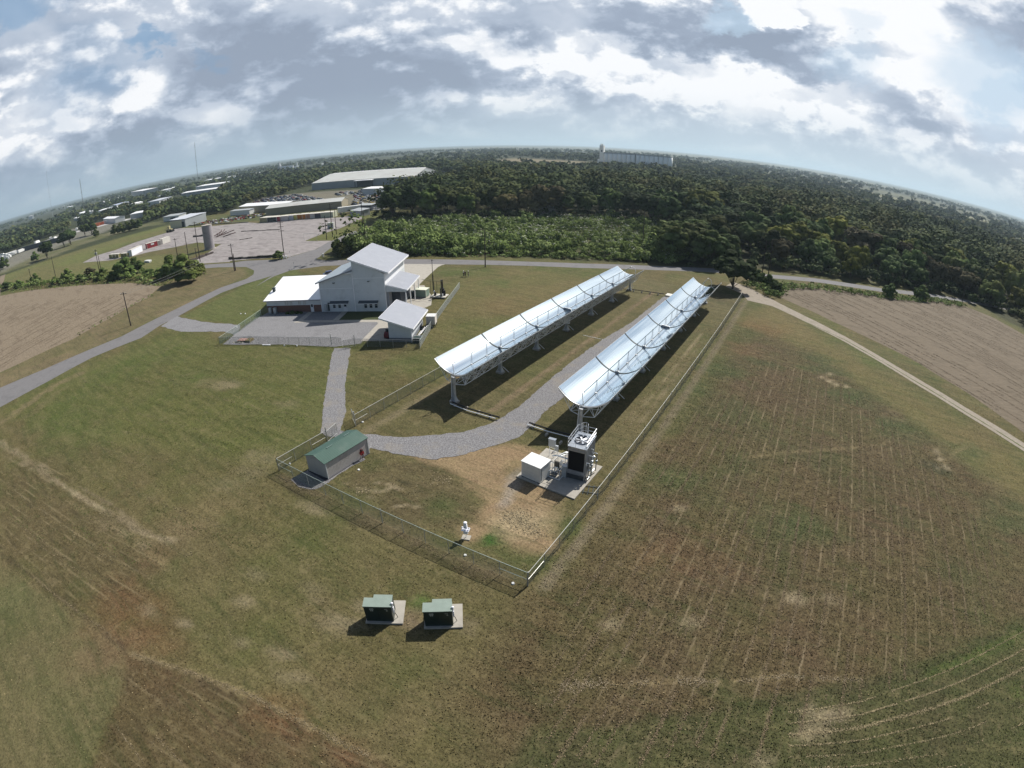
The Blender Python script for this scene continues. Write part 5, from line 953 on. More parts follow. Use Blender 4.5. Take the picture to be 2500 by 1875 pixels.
# ------------------------------------------------------------------ people
def skin_body(name, verts, edges, rad, m, parent=None, sub=1):
    me_ = bpy.data.meshes.new(name); me_.from_pydata(verts, edges, []); o = bpy.data.objects.new(name, me_); COL.objects.link(o); me_.materials.append(m)
    s = o.modifiers.new('skin', 'SKIN'); s.use_smooth_shade = True
    for i, r_ in enumerate(rad): me_.skin_vertices[0].data[i].radius = r_ if isinstance(r_, tuple) else (r_, r_)
    me_.skin_vertices[0].data[0].use_root = True
    if sub: q = o.modifiers.new('sub', 'SUBSURF'); q.levels = sub; q.render_levels = sub
    if parent: o.parent = parent
    return o
M_skin = mat('skin', (.38,.22,.15), .6)
def person(label, loc, rz, top, leg, lean=0.0, arm=.1, hat=None):
    p = thing('person', label, 'person', loc, rz, 'people on the lawn')
    V_ = [(0,0,.93),(0,0,1.15),(0,.0,1.38),(0,.01,1.50),(0,.02,1.60),(0,.03,1.68),
          (.19,0,1.40),(.24,arm*.4,1.14),(.25,arm*1.6+.05,.92),(.25,arm*1.8+.08,.83),(-.19,0,1.40),(-.24,-arm*.2,1.14),(-.25,arm*.5,.9),(-.25,arm*.6,.81),
          (.10,0,.86),(.11,.03,.48),(.12,-.03,.09),(.12,.12,.05),(-.10,0,.86),(-.12,-.02,.48),(-.13,-.06,.09),(-.13,.09,.05)]
    E_ = [(0,1),(1,2),(2,3),(3,4),(4,5),(2,6),(6,7),(7,8),(8,9),(2,10),(10,11),(11,12),(12,13),(0,14),(14,15),(15,16),(16,17),(0,18),(18,19),(19,20),(20,21)]
    r_ = [(.15,.11),(.15,.11),(.17,.11),.06,(.085,.1),(.07,.08),.065,.048,.036,.04,.065,.048,.036,.04,.09,.062,.045,.05,.09,.062,.045,.05]
    skin_body('body', V_, E_, r_, M_skin, p)
    skin_body('shirt', V_[:3]+[V_[6],V_[7],V_[10],V_[11]], [(0,1),(1,2),(2,3),(3,4),(2,5),(5,6)], [(.165,.125),(.165,.125),(.185,.125),.08,.062,.08,.062], top, p)
    skin_body('trousers', [V_[0],V_[14],V_[15],V_[16],V_[18],V_[19],V_[20]], [(0,1),(1,2),(2,3),(0,4),(4,5),(5,6)], [(.165,.125),.105,.078,.062,.105,.078,.062], leg, p)
    MB().ball((0,.01,1.69),.105,.115,.08,10,6).build('hair', hat or M_dark, p); return p
M_wsh = mat('white_shirt', (.66,.66,.66), .8); M_bsh = mat('black_cloth', (.02,.02,.025), .8); M_gt = mat('grey_cloth', (.12,.13,.14), .8)
px_, py_ = lb(13.6, 30.4)
person('person in a white shirt and dark trousers, left of the three standing on the lawn', (-89.2,113.2,0), R(-30), M_wsh, M_bsh, hat=M_wt)
person('person dressed all in black, middle of the three standing on the lawn', (-88.45,113.0,0), R(40), M_bsh, M_bsh)
person('person in dark top, white cap and grey trousers, right of the three people', (-87.75,113.5,0), R(120), M_bsh, M_gt, hat=M_wt)
# ------------------------------------------------------------------ foliage
LEAF = dict(dark=leafmat('dark_foliage', (.020,.032,.010), (.046,.070,.022), (.080,.112,.038), .5), green=leafmat('green_foliage', (.030,.048,.013), (.070,.106,.030), (.125,.172,.050), .45),
            yel=leafmat('yellow_green_foliage', (.05,.056,.010), (.125,.135,.024), (.20,.205,.04), .3), brown=leafmat('brownish_foliage', (.030,.025,.012), (.070,.060,.032), (.105,.092,.05), .35),
            scrub=leafmat('scrub_foliage', (.055,.082,.022), (.150,.205,.055), (.26,.32,.12), .0, .3), seed=leafmat('pale_seed_heads', (.3,.3,.22), (.48,.48,.38), (.65,.64,.53), .0, .0), wood=leafmat('far_woodland', (.022,.034,.014), (.060,.084,.033), (.122,.146,.054), .0))
M_bark = mat('bark', (.07,.055,.042), .9, 0, .3, 4)
def crown(seed, n, R_, H, base, nclump, leaf, flat=.75):
    """points, normals, sizes, tones of a crown built of leaf clumps"""
    r_ = np.random.RandomState(seed); cl = []
    while len(cl) < nclump:
        d = r_.normal(size=3); d /= np.linalg.norm(d); 
        if d[2] < -.55: continue
        q = r_.uniform(.45, .92); cl.append((d[0]*R_*q, d[1]*R_*q, base+(H-base)*.48+d[2]*(H-base)*.46*q, r_.uniform(.30, .50)*R_*.82))
    cl = np.array(cl); idx = r_.randint(0, nclump, n); d = r_.normal(size=(n, 3)); d /= np.linalg.norm(d, axis=1)[:, None]; d[:, 2] = np.where(d[:, 2] < -.3, -d[:, 2], d[:, 2])
    rad = cl[idx, 3]*(r_.uniform(.75, 1.08, n)); C_ = cl[idx, :3]+d*rad[:, None]*np.array((1, 1, flat)); N_ = d+np.array((0, 0, .3))+r_.normal(size=(n, 3))*.22; N_ /= np.linalg.norm(N_, axis=1)[:, None]
    T = np.clip(.5+(r_.rand(nclump)[idx]-.5)*.55+(r_.rand(n)-.5)*.3, 0, 1); return C_, N_, leaf*r_.uniform(.7, 1.3, n), T, cl
def tree_proto(name, seed, n, R_, H, base, nc, leaf, m, trunk=True):
    t_ = thing(name, '', 'tree', (0, 0, -500)); C_, N_, S_, T_, cl = crown(seed, n, R_, H, base, nc, leaf); quads('crown', C_, N_, S_, T_, m, t_)
    if trunk:
        b = MB().bar((0,0,0),(.1,.05,base+(H-base)*.35), .035*H*.62, 7, .02*H*.6)
        for q in cl[::max(1, nc//7)][:7]: b.bar((.08,.04,base*.9+.2),(q[0]*.85,q[1]*.85,q[2]*.95),.012*H*.6,5,.004*H)
        b.build('trunk', M_bark, t_)
    return t_
PRO = []
for i, (mm, k) in enumerate((('dark',0),('dark',1),('green',2),('green',3),('yel',4),('brown',5),('dark',6),('green',7),('brown',8))):
    PRO.append((mm, tree_proto('broadleaf_tree', 40+i, 2800, 5.0+.4*(i%3), 12, .3, 32+3*(i%4), .42, LEAF[mm])))
PRO.append(('bushd', tree_proto('broadleaf_tree', 61, 3000, 5.2, 11.5, -2.5, 34, .44, LEAF['dark'], False)))
PRO.append(('bush', tree_proto('broadleaf_tree', 62, 3000, 5.4, 11.5, -2.5, 34, .44, LEAF['green'], False)))
PRO.append(('bush', tree_proto('broadleaf_tree', 63, 3000, 5.0, 12, -2.5, 34, .44, LEAF['green'], False)))
PRO.append(('bushb', tree_proto('broadleaf_tree', 64, 3000, 5.0, 11.5, -2.5, 34, .44, LEAF['brown'], False)))
DESC = dict(dark='dark green', green='mid green', yel='yellow green', brown='brownish')
for q in ((-111.5,62.5),(-110.0,63.0),(-107.8,64.3),(-106.5,65.2)):
    pass
for i, (u_, r_) in enumerate(((-25.6,.55),(-24.2,.8),(-22.8,.6),(-21.8,.5))): shrub_small(lb(u_,-.9), r_, ('rounded shrub against the brick office wall, first from the left','tall dark shrub against the brick office wall, second from the left','rounded shrub against the brick office wall, third from the left','small shrub against the brick office wall, nearest the door')[i])
def poisson(poly, d, seed, cap=99999, near=True):
    r_ = random.Random(seed); x0 = min(p[0] for p in poly); x1 = max(p[0] for p in poly); y0 = min(p[1] for p in poly); y1 = max(p[1] for p in poly); cell = {}; out = []
    for _ in range(int((x1-x0)*(y1-y0)/(d*d)*6)):
        x = r_.uniform(x0, x1); y = r_.uniform(y0, y1)
        if not inpoly(x, y, poly): continue
        cx, cy_i = int(x//d), int(y//d); ok = True
        for a in (-1,0,1):
            for b in (-1,0,1):
                for (p, q) in cell.get((cx+a, cy_i+b), ()):
                    if (p-x)**2+(q-y)**2 < d*d: ok = False
        if ok: cell.setdefault((cx, cy_i), []).append((x, y)); out.append((x, y))
    return out
WEST = [(-206,190),(-193,187),(-172,205),(-130,229),(-106,252),(-60,248),(-50,300),(-80,430),(-330,480),(-290,330),(-235,240)]
EAST = [(-60,250),(-47,172),(-33,169),(-27,205),(-18,212),(-12,190),(10,197),(30,206),(66,222),(92,215),(90,182),(100,164),(130,130),(230,110),(330,260),(260,470),(-50,500),(-50,300)]
ptsW = poisson(WEST, 8.6, 3); ptsE = poisson(EAST, 8.2, 4)
def vis(x, y):
    return True
cand = [(math.hypot(x, y), x, y, 'w') for x, y in ptsW]+[(math.hypot(x, y), x, y, 'e') for x, y in ptsE]
cand.sort(); NIND = 226; rest = cand[NIND:]
SECT = ((-38, 'near the road bend'), (-31, 'left of the half-hidden house'), (-22, 'near the half-hidden house'), (-13, 'above the left trough end'), (-5, 'behind the live oak'), (5, 'right of the live oak'), (14, 'beyond the round field-edge bush'), (25, 'beyond the upright field-edge bush'), (99, 'at the right edge'))
def sector(x, y):
    a = math.degrees(math.atan2(x, y))
    for lim, ph in SECT:
        if a < lim: return ph
def rank(x, y, z_):
    a = round(math.degrees(math.atan2(x, y))/4); d_ = math.hypot(x, y); near = min((c[0] for c in cand if c[3] == z_ and abs(math.degrees(math.atan2(c[1], c[2]))-a*4) < 3.5), default=d_)
    return 'front row' if d_ < near+9 else ('second rank' if d_ < near+22 else 'deeper')
used = set()
def place_tree(x, y, mm, h, label, group, rz=None, wid=1.0, name=None, cat='tree'):
    opts = [p for m_, p in PRO if m_ == mm]; p = opts[int(abs(x*7.3+y*3.1)) % len(opts)]; H0 = 12.0; s = h/H0
    o = dup(p, (x, y, 0), rz if rz is not None else rnd.uniform(0, 6.28), label, (s*wid, s*wid, s), group, cat)
    if name: o.name = name
    return o
for d_, x, y, z_ in cand[:NIND]:
    v = vnoise(np.array([x]), np.array([y]), .035, 3, 2)[0]; q = rnd.random()
    if z_ == 'w': mm = 'brown' if v > .56 and q < .6 else ('yel' if q < .10 else ('green' if q > .72 else 'dark')); h = rnd.uniform(9, 14.5) if y > 215 or x < -165 else rnd.uniform(8, 12)
    else:
        mm = 'dark' if x < -15 and q < .6 else ('yel' if q < .16+(.14 if v > .5 else 0) else ('brown' if q < .34 else ('green' if q < .66 else 'dark'))); h = rnd.uniform(7, 11) if y < 235 and x > -8 else rnd.uniform(8.5, 13.5)
    rk = rank(x, y, z_); sc_n = sector(x, y); lab = '%s tree %s in the %s wood, %s' % (DESC[mm], 'in the front row' if rk == 'front row' else ('in the second rank' if rk == 'second rank' else 'deeper'), 'meadow' if z_ == 'w' else 'roadside', sc_n); lab = lab.replace('in the front row in the', 'in the front row of the').replace('in the second rank in the', 'in the second rank of the')
    place_tree(x, y, mm, h*(1.38 if z_ == 'w' else (1.15 if y < 225 else 1.35)), lab, '%s %s trees of the %s wood, %s' % (rk, DESC[mm], 'meadow' if z_ == 'w' else 'roadside', sc_n), wid=rnd.uniform(.8, 1.2))
# single trees and shrubs one can point to
place_tree(-20.8, 147.5, 'dark', 11.9, 'broad dark live oak at the far end of the long fence', None, 1.0, 1.25, 'live_oak')
place_tree(-194, 190, 'dark', 19.5, 'tallest dark tree at the left end of the wood, beside the road bend', None, 2.0, .95)
place_tree(-188, 198, 'dark', 18.5, 'tall dark tree second from the left end of the wood', None, 3.0, .95)
for x, y, h, wd_, lab in ((k1(1400,1240)[0],k1(1400,1240)[1]+2,8.8,1.05,'largest of the bushy trees left of the road fork, with overhead wires passing in front'),(k1(1330,1190)[0],k1(1330,1190)[1],7.4,1.1,'bushy green tree just left of the largest one by the road fork'),(k1(1525,1170)[0],k1(1525,1170)[1],4.8,1.15,'smaller rounded tree at the right end of the group by the road fork'),(k1(960,1190)[0],k1(960,1190)[1],7.2,1.2,'wide bushy tree behind the ploughed field, beyond the white trailer'),(k1(1050,1160)[0],k1(1050,1160)[1],6.0,1.2,'low wide bush right of the wide bushy tree behind the ploughed field'),(k1(700,1200)[0],k1(700,1200)[1],4.9,1.2,'brownish rounded bush left of the pair of utility poles'),(k1(530,1225)[0],k1(530,1225)[1],5.6,1.0,'upright green bush at the left part of the field hedge'),(k1(280,1240)[0],k1(280,1240)[1],4.8,1.1,'green bush near the left edge of the field hedge'),(k1(430,1245)[0],k1(430,1245)[1],3.3,1.4,'low bush between two poles in the field hedge'),(k1(150,1270)[0],k1(150,1270)[1],3.6,1.5,'low dark bush at the far left of the field hedge'),(k1(60,1285)[0],k1(60,1285)[1],3.8,1.5,'low bush cut by the left edge of the view'),(k1(800,1200)[0],k1(800,1200)[1],4.2,1.3,'low bush right of the pair of utility poles'),(k1(620,1225)[0],k1(620,1225)[1],3.0,1.5,'low scruffy bush in the middle of the field hedge'),(k1(870,1215)[0],k1(870,1215)[1],3.4,1.5,'low scruffy bush before the wide bushy tree'),(k1(1150,1190)[0],k1(1150,1190)[1],3.0,1.6,'low bush left of the road fork tree group'),(k1(1230,1200)[0],k1(1230,1200)[1],3.4,1.5,'low dark bush touching the road fork tree group')):
    place_tree(x, y, 'bushb' if 'brownish' in lab else 'bush', h*1.22, lab, None, None, wd_*1.05, 'bushy_tree', 'bush' if h < 5 else 'tree')
q = z1(330, 440); place_tree(q[0], q[1], 'bushd', 3.6, 'single dark round bush beside the utility pole at the junction', None, 1, 1.45, 'round_bush', 'bush')
for f_, x, y, h, lab in ((kQ,1485,165,4.2,'dark round bush on the far edge of the stubble field'),(kQ,1650,178,4.6,'upright bush on the far edge of the stubble field'),(kQ,830,110,3.4,'shrub beside the dirt track opposite the oak'),(kQ,790,95,3.0,'shrub by the dirt track next to the oak'),(kQ,870,140,3.0,'shrub at the near left corner of the stubble field'),(kQ,760,75,3.2,'shrub between the oak and the poles'),(kQ,1930,200,3.5,'shrub where the stubble field meets the wood')):
    p = f_(x, y); place_tree(p[0], p[1], 'bush' if 'upright' in lab or 'shrub' in lab else 'bushd', h*1.2, lab, None, None, 1.2, 'roadside_bush', 'bush')
NB = [k2(720,1040), k2(760,1010), k2(830,1000), k2(700,1000)]
for i, (x, y) in enumerate(NB): place_tree(x, y+1, ('bushd','bush','bushd','bush')[i], (5.5,6.2,6.0,5.0)[i], ('dark bush at the junction corner just left of the tall building roof','green leafy tree behind the junction corner bush','dark tree behind the tall building roof','small green tree at the road edge of the junction corner')[i], None, None, 1.3, 'corner_bush', 'bush' if i in (0, 3) else 'tree')
# tall dark trees standing in the east part of the meadow
for i, (x, y, h) in enumerate(((-46,171,13),(-40,178,14.5),(-34,172,12),(-44,187,15),(-36,192,15),(-52,182,13),(-30,181,12),(-49,198,15),(-41,204,16))):
    place_tree(x, y, 'dark', h, 'dark tree in the dense clump left of the live oak, across the road', 'dark trees in the clump left of the oak', None, 1.05)
VT = (('dark leafy tree left of centre between the highway and the green field',870,1120,12),('tall narrow tree beside the leafy one by the highway',960,1095,14),('large round tree nearest the orange trailers',1150,975,12),('second round tree by the orange trailers',1240,960,13),('small tree under the orange trailers',1300,985,7),('reddish thin tree over the dark embankment wall',640,1275,13),('tree at the bend of the far left highway',60,1415,9),('low tree by the green field edge',480,1310,7),('round tree at the left end of the field edge row',1560,950,8),('second tree of the field edge row',1640,932,8),('third tree of the field edge row',1720,912,8),('fourth tree of the field edge row',1800,895,9),('fifth tree of the field edge row by the pale track',1880,880,8))
for lb_, x, y, h in VT:
    p = m1(x, y); place_tree(p[0], p[1], 'bush' if h < 10 else 'dark', h*1.1, lb_, None, None, 1.0, 'verge_tree')
for p in [p for _, p in PRO]:
    for ch in list(p.children): bpy.data.objects.remove(ch)
    bpy.data.objects.remove(p)
# ------------------------------------------------------------------ masses nobody could count
def mass(name, sites, m, label, cat):
    """sites: (x, y, radius, height, n leaves, leaf size, base)"""
    Cs, Ns, Ss, Ts = [], [], [], []
    for i, (x, y, r_, h, n, lf, base) in enumerate(sites):
        d = RN.normal(size=(n, 3)); d /= np.linalg.norm(d, axis=1)[:, None]; d[:, 2] = np.where(d[:, 2] < -.2, -d[:, 2], d[:, 2]); k = 5; off = RN.normal(size=(k, 3))*np.array((r_*.45, r_*.45, h*.13)); id_ = RN.randint(0, k, n)
        C_ = off[id_]+d*RN.uniform(.45, .8, (n, 1))*np.array((r_*.75, r_*.75, (h-base)*.42)); C_[:, 2] += base+(h-base)*.5; C_[:, 2] = np.maximum(C_[:, 2], .1); C_[:, 0] += x; C_[:, 1] += y
        N_ = d+np.array((0, 0, .35))+RN.normal(size=(n, 3))*.2; N_ /= np.linalg.norm(N_, axis=1)[:, None]; Cs.append(C_); Ns.append(N_); Ss.append(lf*RN.uniform(.7, 1.3, n)); Ts.append(np.clip((RN.rand()**1.4)*.9+RN.rand(n)*.16, 0, 1))
    o = quads(name, np.concatenate(Cs), np.concatenate(Ns), np.concatenate(Ss), np.concatenate(Ts), m); return tag(o, label, cat, None, 'stuff')
MEAD = [(-153,119),(-176,152),(-188,183),(-172,199),(-130,224),(-104,249),(-60,246),(-44,205),(-42,166),(-58,158),(-80,147),(-113,130)]
S1 = []; S2 = []; _mx0 = min(p[0] for p in MEAD); _mx1 = max(p[0] for p in MEAD); _my0 = min(p[1] for p in MEAD); _my1 = max(p[1] for p in MEAD)
for _ in range(7600):
    x = rnd.uniform(_mx0, _mx1); y = rnd.uniform(_my0, _my1)
    if not inpoly(x, y, MEAD): continue
    v = float(vnoise(np.array([x]), np.array([y]), .07, 2, 4)[0]); d_ = (y-118)-.55*(x+153); edge = max(0, 1-abs(d_)/9)
    v2 = float(vnoise(np.array([x]), np.array([y]), .16, 5, 3)[0]); h = (.4+5.5*max(0, v-.30)+2.6*edge*v2*1.6+3.5*max(0, v2-.55))*rnd.uniform(.5, 1.4)
    if v2 < .34 and rnd.random() < .6: continue
    if rnd.random() < .03: h *= 2.2
    S1.append((x, y, rnd.uniform(.7, 1.2)*(1+.35*h), h+.3, int(30+26*min(h, 5)), .13+.022*h, .0))
    if rnd.random() < (.24 if y > 160 else .07): S2.append((x+.3, y, .9, h+.9, 9, .15, h*.7))
mass('meadow_scrub', S1, LEAF['scrub'], 'tall weedy green scrub filling the meadow between the road and the wood', 'scrub')
mass('seed_heads', S2, LEAF['seed'], 'pale flowering weed heads scattered through the scrub meadow', 'weeds')
US = [(x, y, rnd.uniform(1.8, 3.2), rnd.uniform(2.5, 6), 90, .34, 0) for x, y in poisson(ribbon([(-206,192),(-190,186),(-171,206),(-130,230),(-105,254),(-62,249)], 9), 3.2, 15)+poisson(ribbon([(-48,173),(-33,171),(-30,190)], 6), 3, 16)+poisson(ribbon([(-12,192),(10,199),(30,208),(66,224),(90,212),(93,184),(104,165)], 9), 3.2, 17)+poisson([(-60,250),(-48,176),(-33,172),(-12,192),(60,222),(60,280),(-60,280)], 6, 18)]
mass('understorey', US, LEAF['wood'], 'dark shrubby undergrowth along the edges of the woods', 'undergrowth')
VS = [(x, y, 1.6, 1.1, 46, .17, 0) for x, y in poisson(ribbon(PL(kQ, (870,165),(905,112),(1100,118),(1300,143),(1480,172),(1750,192),(1890,217)), 5.5), 1.7, 5)]+[(x, y, 1.5, 1.6, 46, .19, 0) for x, y in poisson(ribbon(PL(kQ, (735,100),(800,130),(870,175)), 5), 1.7, 5)]+[(x, y, .8, .7, 12, .14, 0) for x, y in poisson(ribbon(PL(k1, (60,1300),(400,1265),(700,1235),(1000,1220),(1300,1240),(1600,1150)), 7), 2.2, 6)]+[(x, y, 1.9, rnd.uniform(1.5, 3.6), 60, .26, 0) for x, y in poisson(ribbon(PL(k1, (-40,1290),(60,1275),(400,1245),(700,1215),(1000,1200),(1250,1215)), 7), 2.9, 9)]+[(x, y, .6, .45, 10, .12, 0) for x, y in poisson(ribbon(PL(k1, (600,1640),(900,1475),(1180,1325)), 2.0), 1.5, 7)]
mass('verge_weeds', VS, LEAF['scrub'], 'rough low weeds along the field edges', 'weeds')
# ------------------------------------------------------------------ industrial background
M_beige = ribbed('beige_panel', (.30,.27,.20), 1.0, .6, 0, 0, .08, .3); M_tanr = mat('pale_metal_roof', (.44,.445,.42), .5, 0, .1, .05, dark=(.36,.33,.3), dscale=.08, damt=.6); M_wroof = mat('white_metal_roof', (.82,.82,.82), .45, 0, .05, .1)
M_greyp = mat('grey_metal_panel', (.34,.36,.37), .6, 0, .08, .2); M_crm = mat('cream_panel', (.58,.56,.40), .6); M_white = mat('white_building_paint', (.72,.72,.70), .6)
BLOCKS = []
def barn(name, label, L, Rr, depth, h, ridge, mwall, mroof, side=1, doors=(), cat='building', group=None, flat=False):
    """gabled metal building whose near wall runs from L to Rr on the ground"""
    d = Vector((Rr[0]-L[0], Rr[1]-L[1])); w_ = d.length; root = thing(name, label, cat, (*L, 0), math.atan2(d.y, d.x), group)
    if name == 'town_building': aa = sorted((math.atan2(*L), math.atan2(*Rr))); ds = (math.hypot(*L), math.hypot(*Rr)); BLOCKS.append((aa[0]-.004, aa[1]+.004, min(ds), max(ds)+depth))
    if flat: MB().box(0,0,0,w_,depth,h).build('wall', mwall, root); MB().prism([(-.3,-.3,h),(w_+.3,-.3,h),(w_+.3,depth+.3,h+ridge),(-.3,depth+.3,h+ridge)],[(-.3,-.3,h+.25),(w_+.3,-.3,h+.25),(w_+.3,depth+.3,h+ridge+.25),(-.3,depth+.3,h+ridge+.25)]).build('roof', mroof, root)
    else:
        MB().prism([(0,0,0),(0,depth,0),(0,depth,h),(0,depth/2,h+ridge),(0,0,h)],[(w_,0,0),(w_,depth,0),(w_,depth,h),(w_,depth/2,h+ridge),(w_,0,h)]).build('wall', mwall, root)
        b = MB()
        for y0_, y1_ in ((-.3, depth/2), (depth+.3, depth/2)): 
            a = [(-.3,y0_,h+.02),(w_+.3,y0_,h+.02),(w_+.3,y1_,h+ridge+.04),(-.3,y1_,h+ridge+.04)]; b.prism(a, [(x,y,z+.22) for x,y,z in a])
        b.build('roof', mroof, root)
    for x0_, x1_, zt in doors: MB().box(x0_,-.08,.05,x1_,-.01,zt).build('door', M_dark, root)
    return root
barn('warehouse', 'long beige warehouse with a pale roof behind the row of containers', m3(500,703), m3(1520,600), 20, 4.6, 1.6, M_beige, M_tanr)
MB().box(43.6,6,1.2,43.66,9,3.2)
barn('warehouse', 'beige warehouse with a pale roof left of and behind the long one', m3(140,665), m3(760,640), 16, 4.8, 1.2, M_beige, M_wroof)
barn('trailer_shed', 'low white shed at the left end of the beige warehouses', m3(15,700), m3(275,682), 5, 3.2, .4, M_white, M_greyp, flat=True)
ms_ = barn('metal_shed', 'open ended metal shed with a bright cream side wall beside the lot', m2(680,868), m2(850,850), 22, 5.6, .6, M_greyp, mat('shed_roof', (.5,.52,.56), .5), doors=((9.5,13,3.9),), flat=True)
ms_ = thing('cream_wall', 'bright cream long wall of the metal shed by the lot', 'wall', (0,0,0))
a_, b_ = m2(853,848), m2(1128,752); dv_ = Vector((b_[0]-a_[0], b_[1]-a_[1])); bpy.data.objects.remove(ms_)
cs = thing('cream_shed', 'cream coloured long shed wing running back from the open metal shed', 'building', (*a_, 0), math.atan2(dv_.y, dv_.x))
MB().box(0.1,0,0,dv_.length,14,5.2).build('wall', M_crm, cs); MB().prism([(-.2,-.3,5.2),(dv_.length+.2,-.3,5.2),(dv_.length+.2,14.3,6.2),(-.2,14.3,6.2)],[(-.2,-.3,5.4),(dv_.length+.2,-.3,5.4),(dv_.length+.2,14.3,6.4),(-.2,14.3,6.4)]).build('roof', mat('shed_roof', (.5,.52,.56)), cs)
barn('storage_shed', 'small pale open shed behind the metal shed, at the edge of the trees', m2(550,785), m2(760,760), 9, 4, .6, M_white, M_greyp, doors=((10,17,3),), flat=True)
# the very large warehouse
bw = barn('big_warehouse', 'very large grey roofed warehouse with a dock canopy beyond the car yard', kN(275,552), kN(1385,478), 105, 7.2, 6.0, M_greyp, M_tanr)
wN = (Vector(kN(1385,478))-Vector(kN(275,552))).length
MB().box(wN*.45,-9,6.4,wN*.62,.0,6.9).build('canopy_roof', M_wroof, bw); MB().box(wN*.46,-8.5,0,wN*.465,-8,6.4).box(wN*.61,-8.5,0,wN*.615,-8,6.4).box(wN*.46,-1,0,wN*.61,-.05,6.2).build('canopy_post', M_dark, bw)
for k in range(9): MB().box(wN*(.1+.095*k),60,12.6,wN*(.1+.095*k)+4.5,63,14.0).build('roof_vent', M_dark, bw)
MB().box(2,52.5,13.25,wN-2,60,13.5).build('skylight_strip', M_wroof, bw)
barn('white_canopy_building', 'low white building with blue grey side at the back of the car yard', m3(1800,425), m3(2060,420), 12, 5.2, .5, mat('blue_white', (.45,.5,.54), .6), M_wroof, flat=True)
barn('dark_open_shed', 'low dark open fronted shed beside the white parked cars', m3(1730,640), m3(1915,635), 7, 3.4, .3, mat('dark_cladding', (.05,.06,.08)), M_greyp, flat=True)
barn('grey_hut', 'small grey arched hut at the road side of the container row', m3(1632,705), m3(1775,712), 7, 3.0, .6, M_greyp, M_greyp, doors=((3,5.2,2.4),), flat=True)
bk = thing('bunk_trailer', 'white box trailer parked at the right end of the long warehouse', 'trailer', (*m3(1475,690), 0), math.atan2(m3(1650,668)[1]-m3(1475,690)[1], m3(1650,668)[0]-m3(1475,690)[0]))
MB().box(0,0,1.2,13.5,2.8,4.3).build('trailer_box', M_white, bk)
for x_ in (1.5, 10.5, 11.9): MB().bar((x_,.1,.5),(x_,2.7,.5),.5,12).build('wheel', M_black, bk)
# round silo on the lot
tk = thing('round_tank', 'tall round grey tank standing on the lot behind the utility poles', 'tank', (-236.0, 106.5, 0), 0)
MB().cyl(0,0,0,11.6,2.5,24).build('shell', mat('silo_grey', (.30,.28,.29), .7, 0, .12, .6, dark=(.2,.18,.18), dscale=.4, damt=.5), tk, smooth=False); MB().cyl(0,0,11.6,11.75,2.58,24).build('lid', M_conc, tk); MB().cyl(0,0,0,.4,3.0,20).build('footing', M_conc, tk)
# containers along the long warehouse and on the left of the lot
def container(label, a, b, col, h=2.8, dep=2.5, name='shipping_container', grp='containers on the lot', trim=None):
    d = Vector((b[0]-a[0], b[1]-a[1])); c = thing(name, label, 'container', (*a, 0), math.atan2(d.y, d.x), grp); L = d.length
    cm = ribbed('container_%s' % name_of(col), col, .55, .6, 0, 0, .1, .6)
    MB().box(0,0,.12,L,dep,h).build('box_body', cm, c); MB().box(-.04,-.05,.0,L+.04,dep+.05,.14).box(-.05,-.05,h,L+.05,dep+.05,h+.1).box(-.05,-.05,.1,.1,.1,h).box(L-.1,-.05,.1,L+.05,.1,h).build('frame', trim or mat('pale_container_top', (.55,.52,.45), .6), c); return c
_cn = {}
def name_of(col): return _cn.setdefault(tuple(round(x, 2) for x in col), 'tint%s' % ('abcdefghijklmnopqrstuvwxyz'*3)[len(_cn)]*(1+len(_cn)//26))
row = [(412,512,795,790,(.33,.30,.17),'khaki container at the left end of the row before the long warehouse'),(516,640,790,782,(.05,.055,.055),'near black container right of the khaki one'),(645,690,782,778,(.30,.04,.06),'dark red container in the row before the long warehouse'),(695,795,776,768,(.52,.48,.47),'pinkish white container beside the dark red one'),(800,862,765,762,(.45,.48,.52),'pale blue container in the middle of the row'),(866,915,760,757,(.5,.46,.13),'yellow container in the middle of the row'),(918,985,756,750,(.42,.16,.03),'orange container next to the yellow one'),(988,1035,750,746,(.5,.18,.03),'brighter orange container in the row'),(1038,1092,745,742,(.4,.22,.15),'faded salmon container in the row'),(1095,1150,742,738,(.5,.48,.46),'whitish container right of the salmon one'),(1153,1238,738,732,(.06,.06,.075),'charcoal container near the right end of the row'),(1240,1402,732,722,(.42,.44,.33),'pale green container at the right end of the row')]
for x0_, x1_, y0_, y1_, col, lb_ in row: container(lb_, m3(x0_, y0_), m3(x1_, y1_), col, 2.9 if x0_ < 1200 else 3.1, 6.0)
for (x0_, y0_, x1_, y1_, col, lb_, h_, dp) in ((1478,1280,1518,1277,(.30,.27,.10),'khaki tank like box at the left end of the lot',2.2,2.2),(1525,1277,1562,1274,(.27,.24,.10),'khaki box second from the left end of the lot',2.2,2.2),(1568,1274,1605,1272,(.27,.24,.09),'khaki box third from the left end of the lot',2.2,2.2),(1636,1272,1680,1268,(.28,.25,.10),'khaki box fourth from the left end of the lot',2.3,2.2),(1684,1268,1720,1264,(.25,.22,.09),'khaki box fifth from the left end of the lot',2.3,2.2),(1990,1150,2135,1108,(.30,.03,.035),'red container with a white sign on the left part of the lot',2.9,2.5),(2140,1105,2170,1097,(.45,.42,.38),'pale narrow container right of the red one',2.6,2.4),(2175,1095,2200,1088,(.42,.38,.36),'pinkish narrow container right of the pale narrow one',2.6,2.4)):
    c = container(lb_, m1(x0_, y0_), m1(x1_, y1_), col, h_, dp)
    if 'red container' in lb_: MB().box(2.6,-.09,1.5,4.6,-.06,2.5).build('sign', M_white, c)
container('white refrigerated trailer parked left of the red container', m1(1785,1247), m1(1928,1178), (.70,.72,.78), 3.3, 2.6, 'white_trailer')
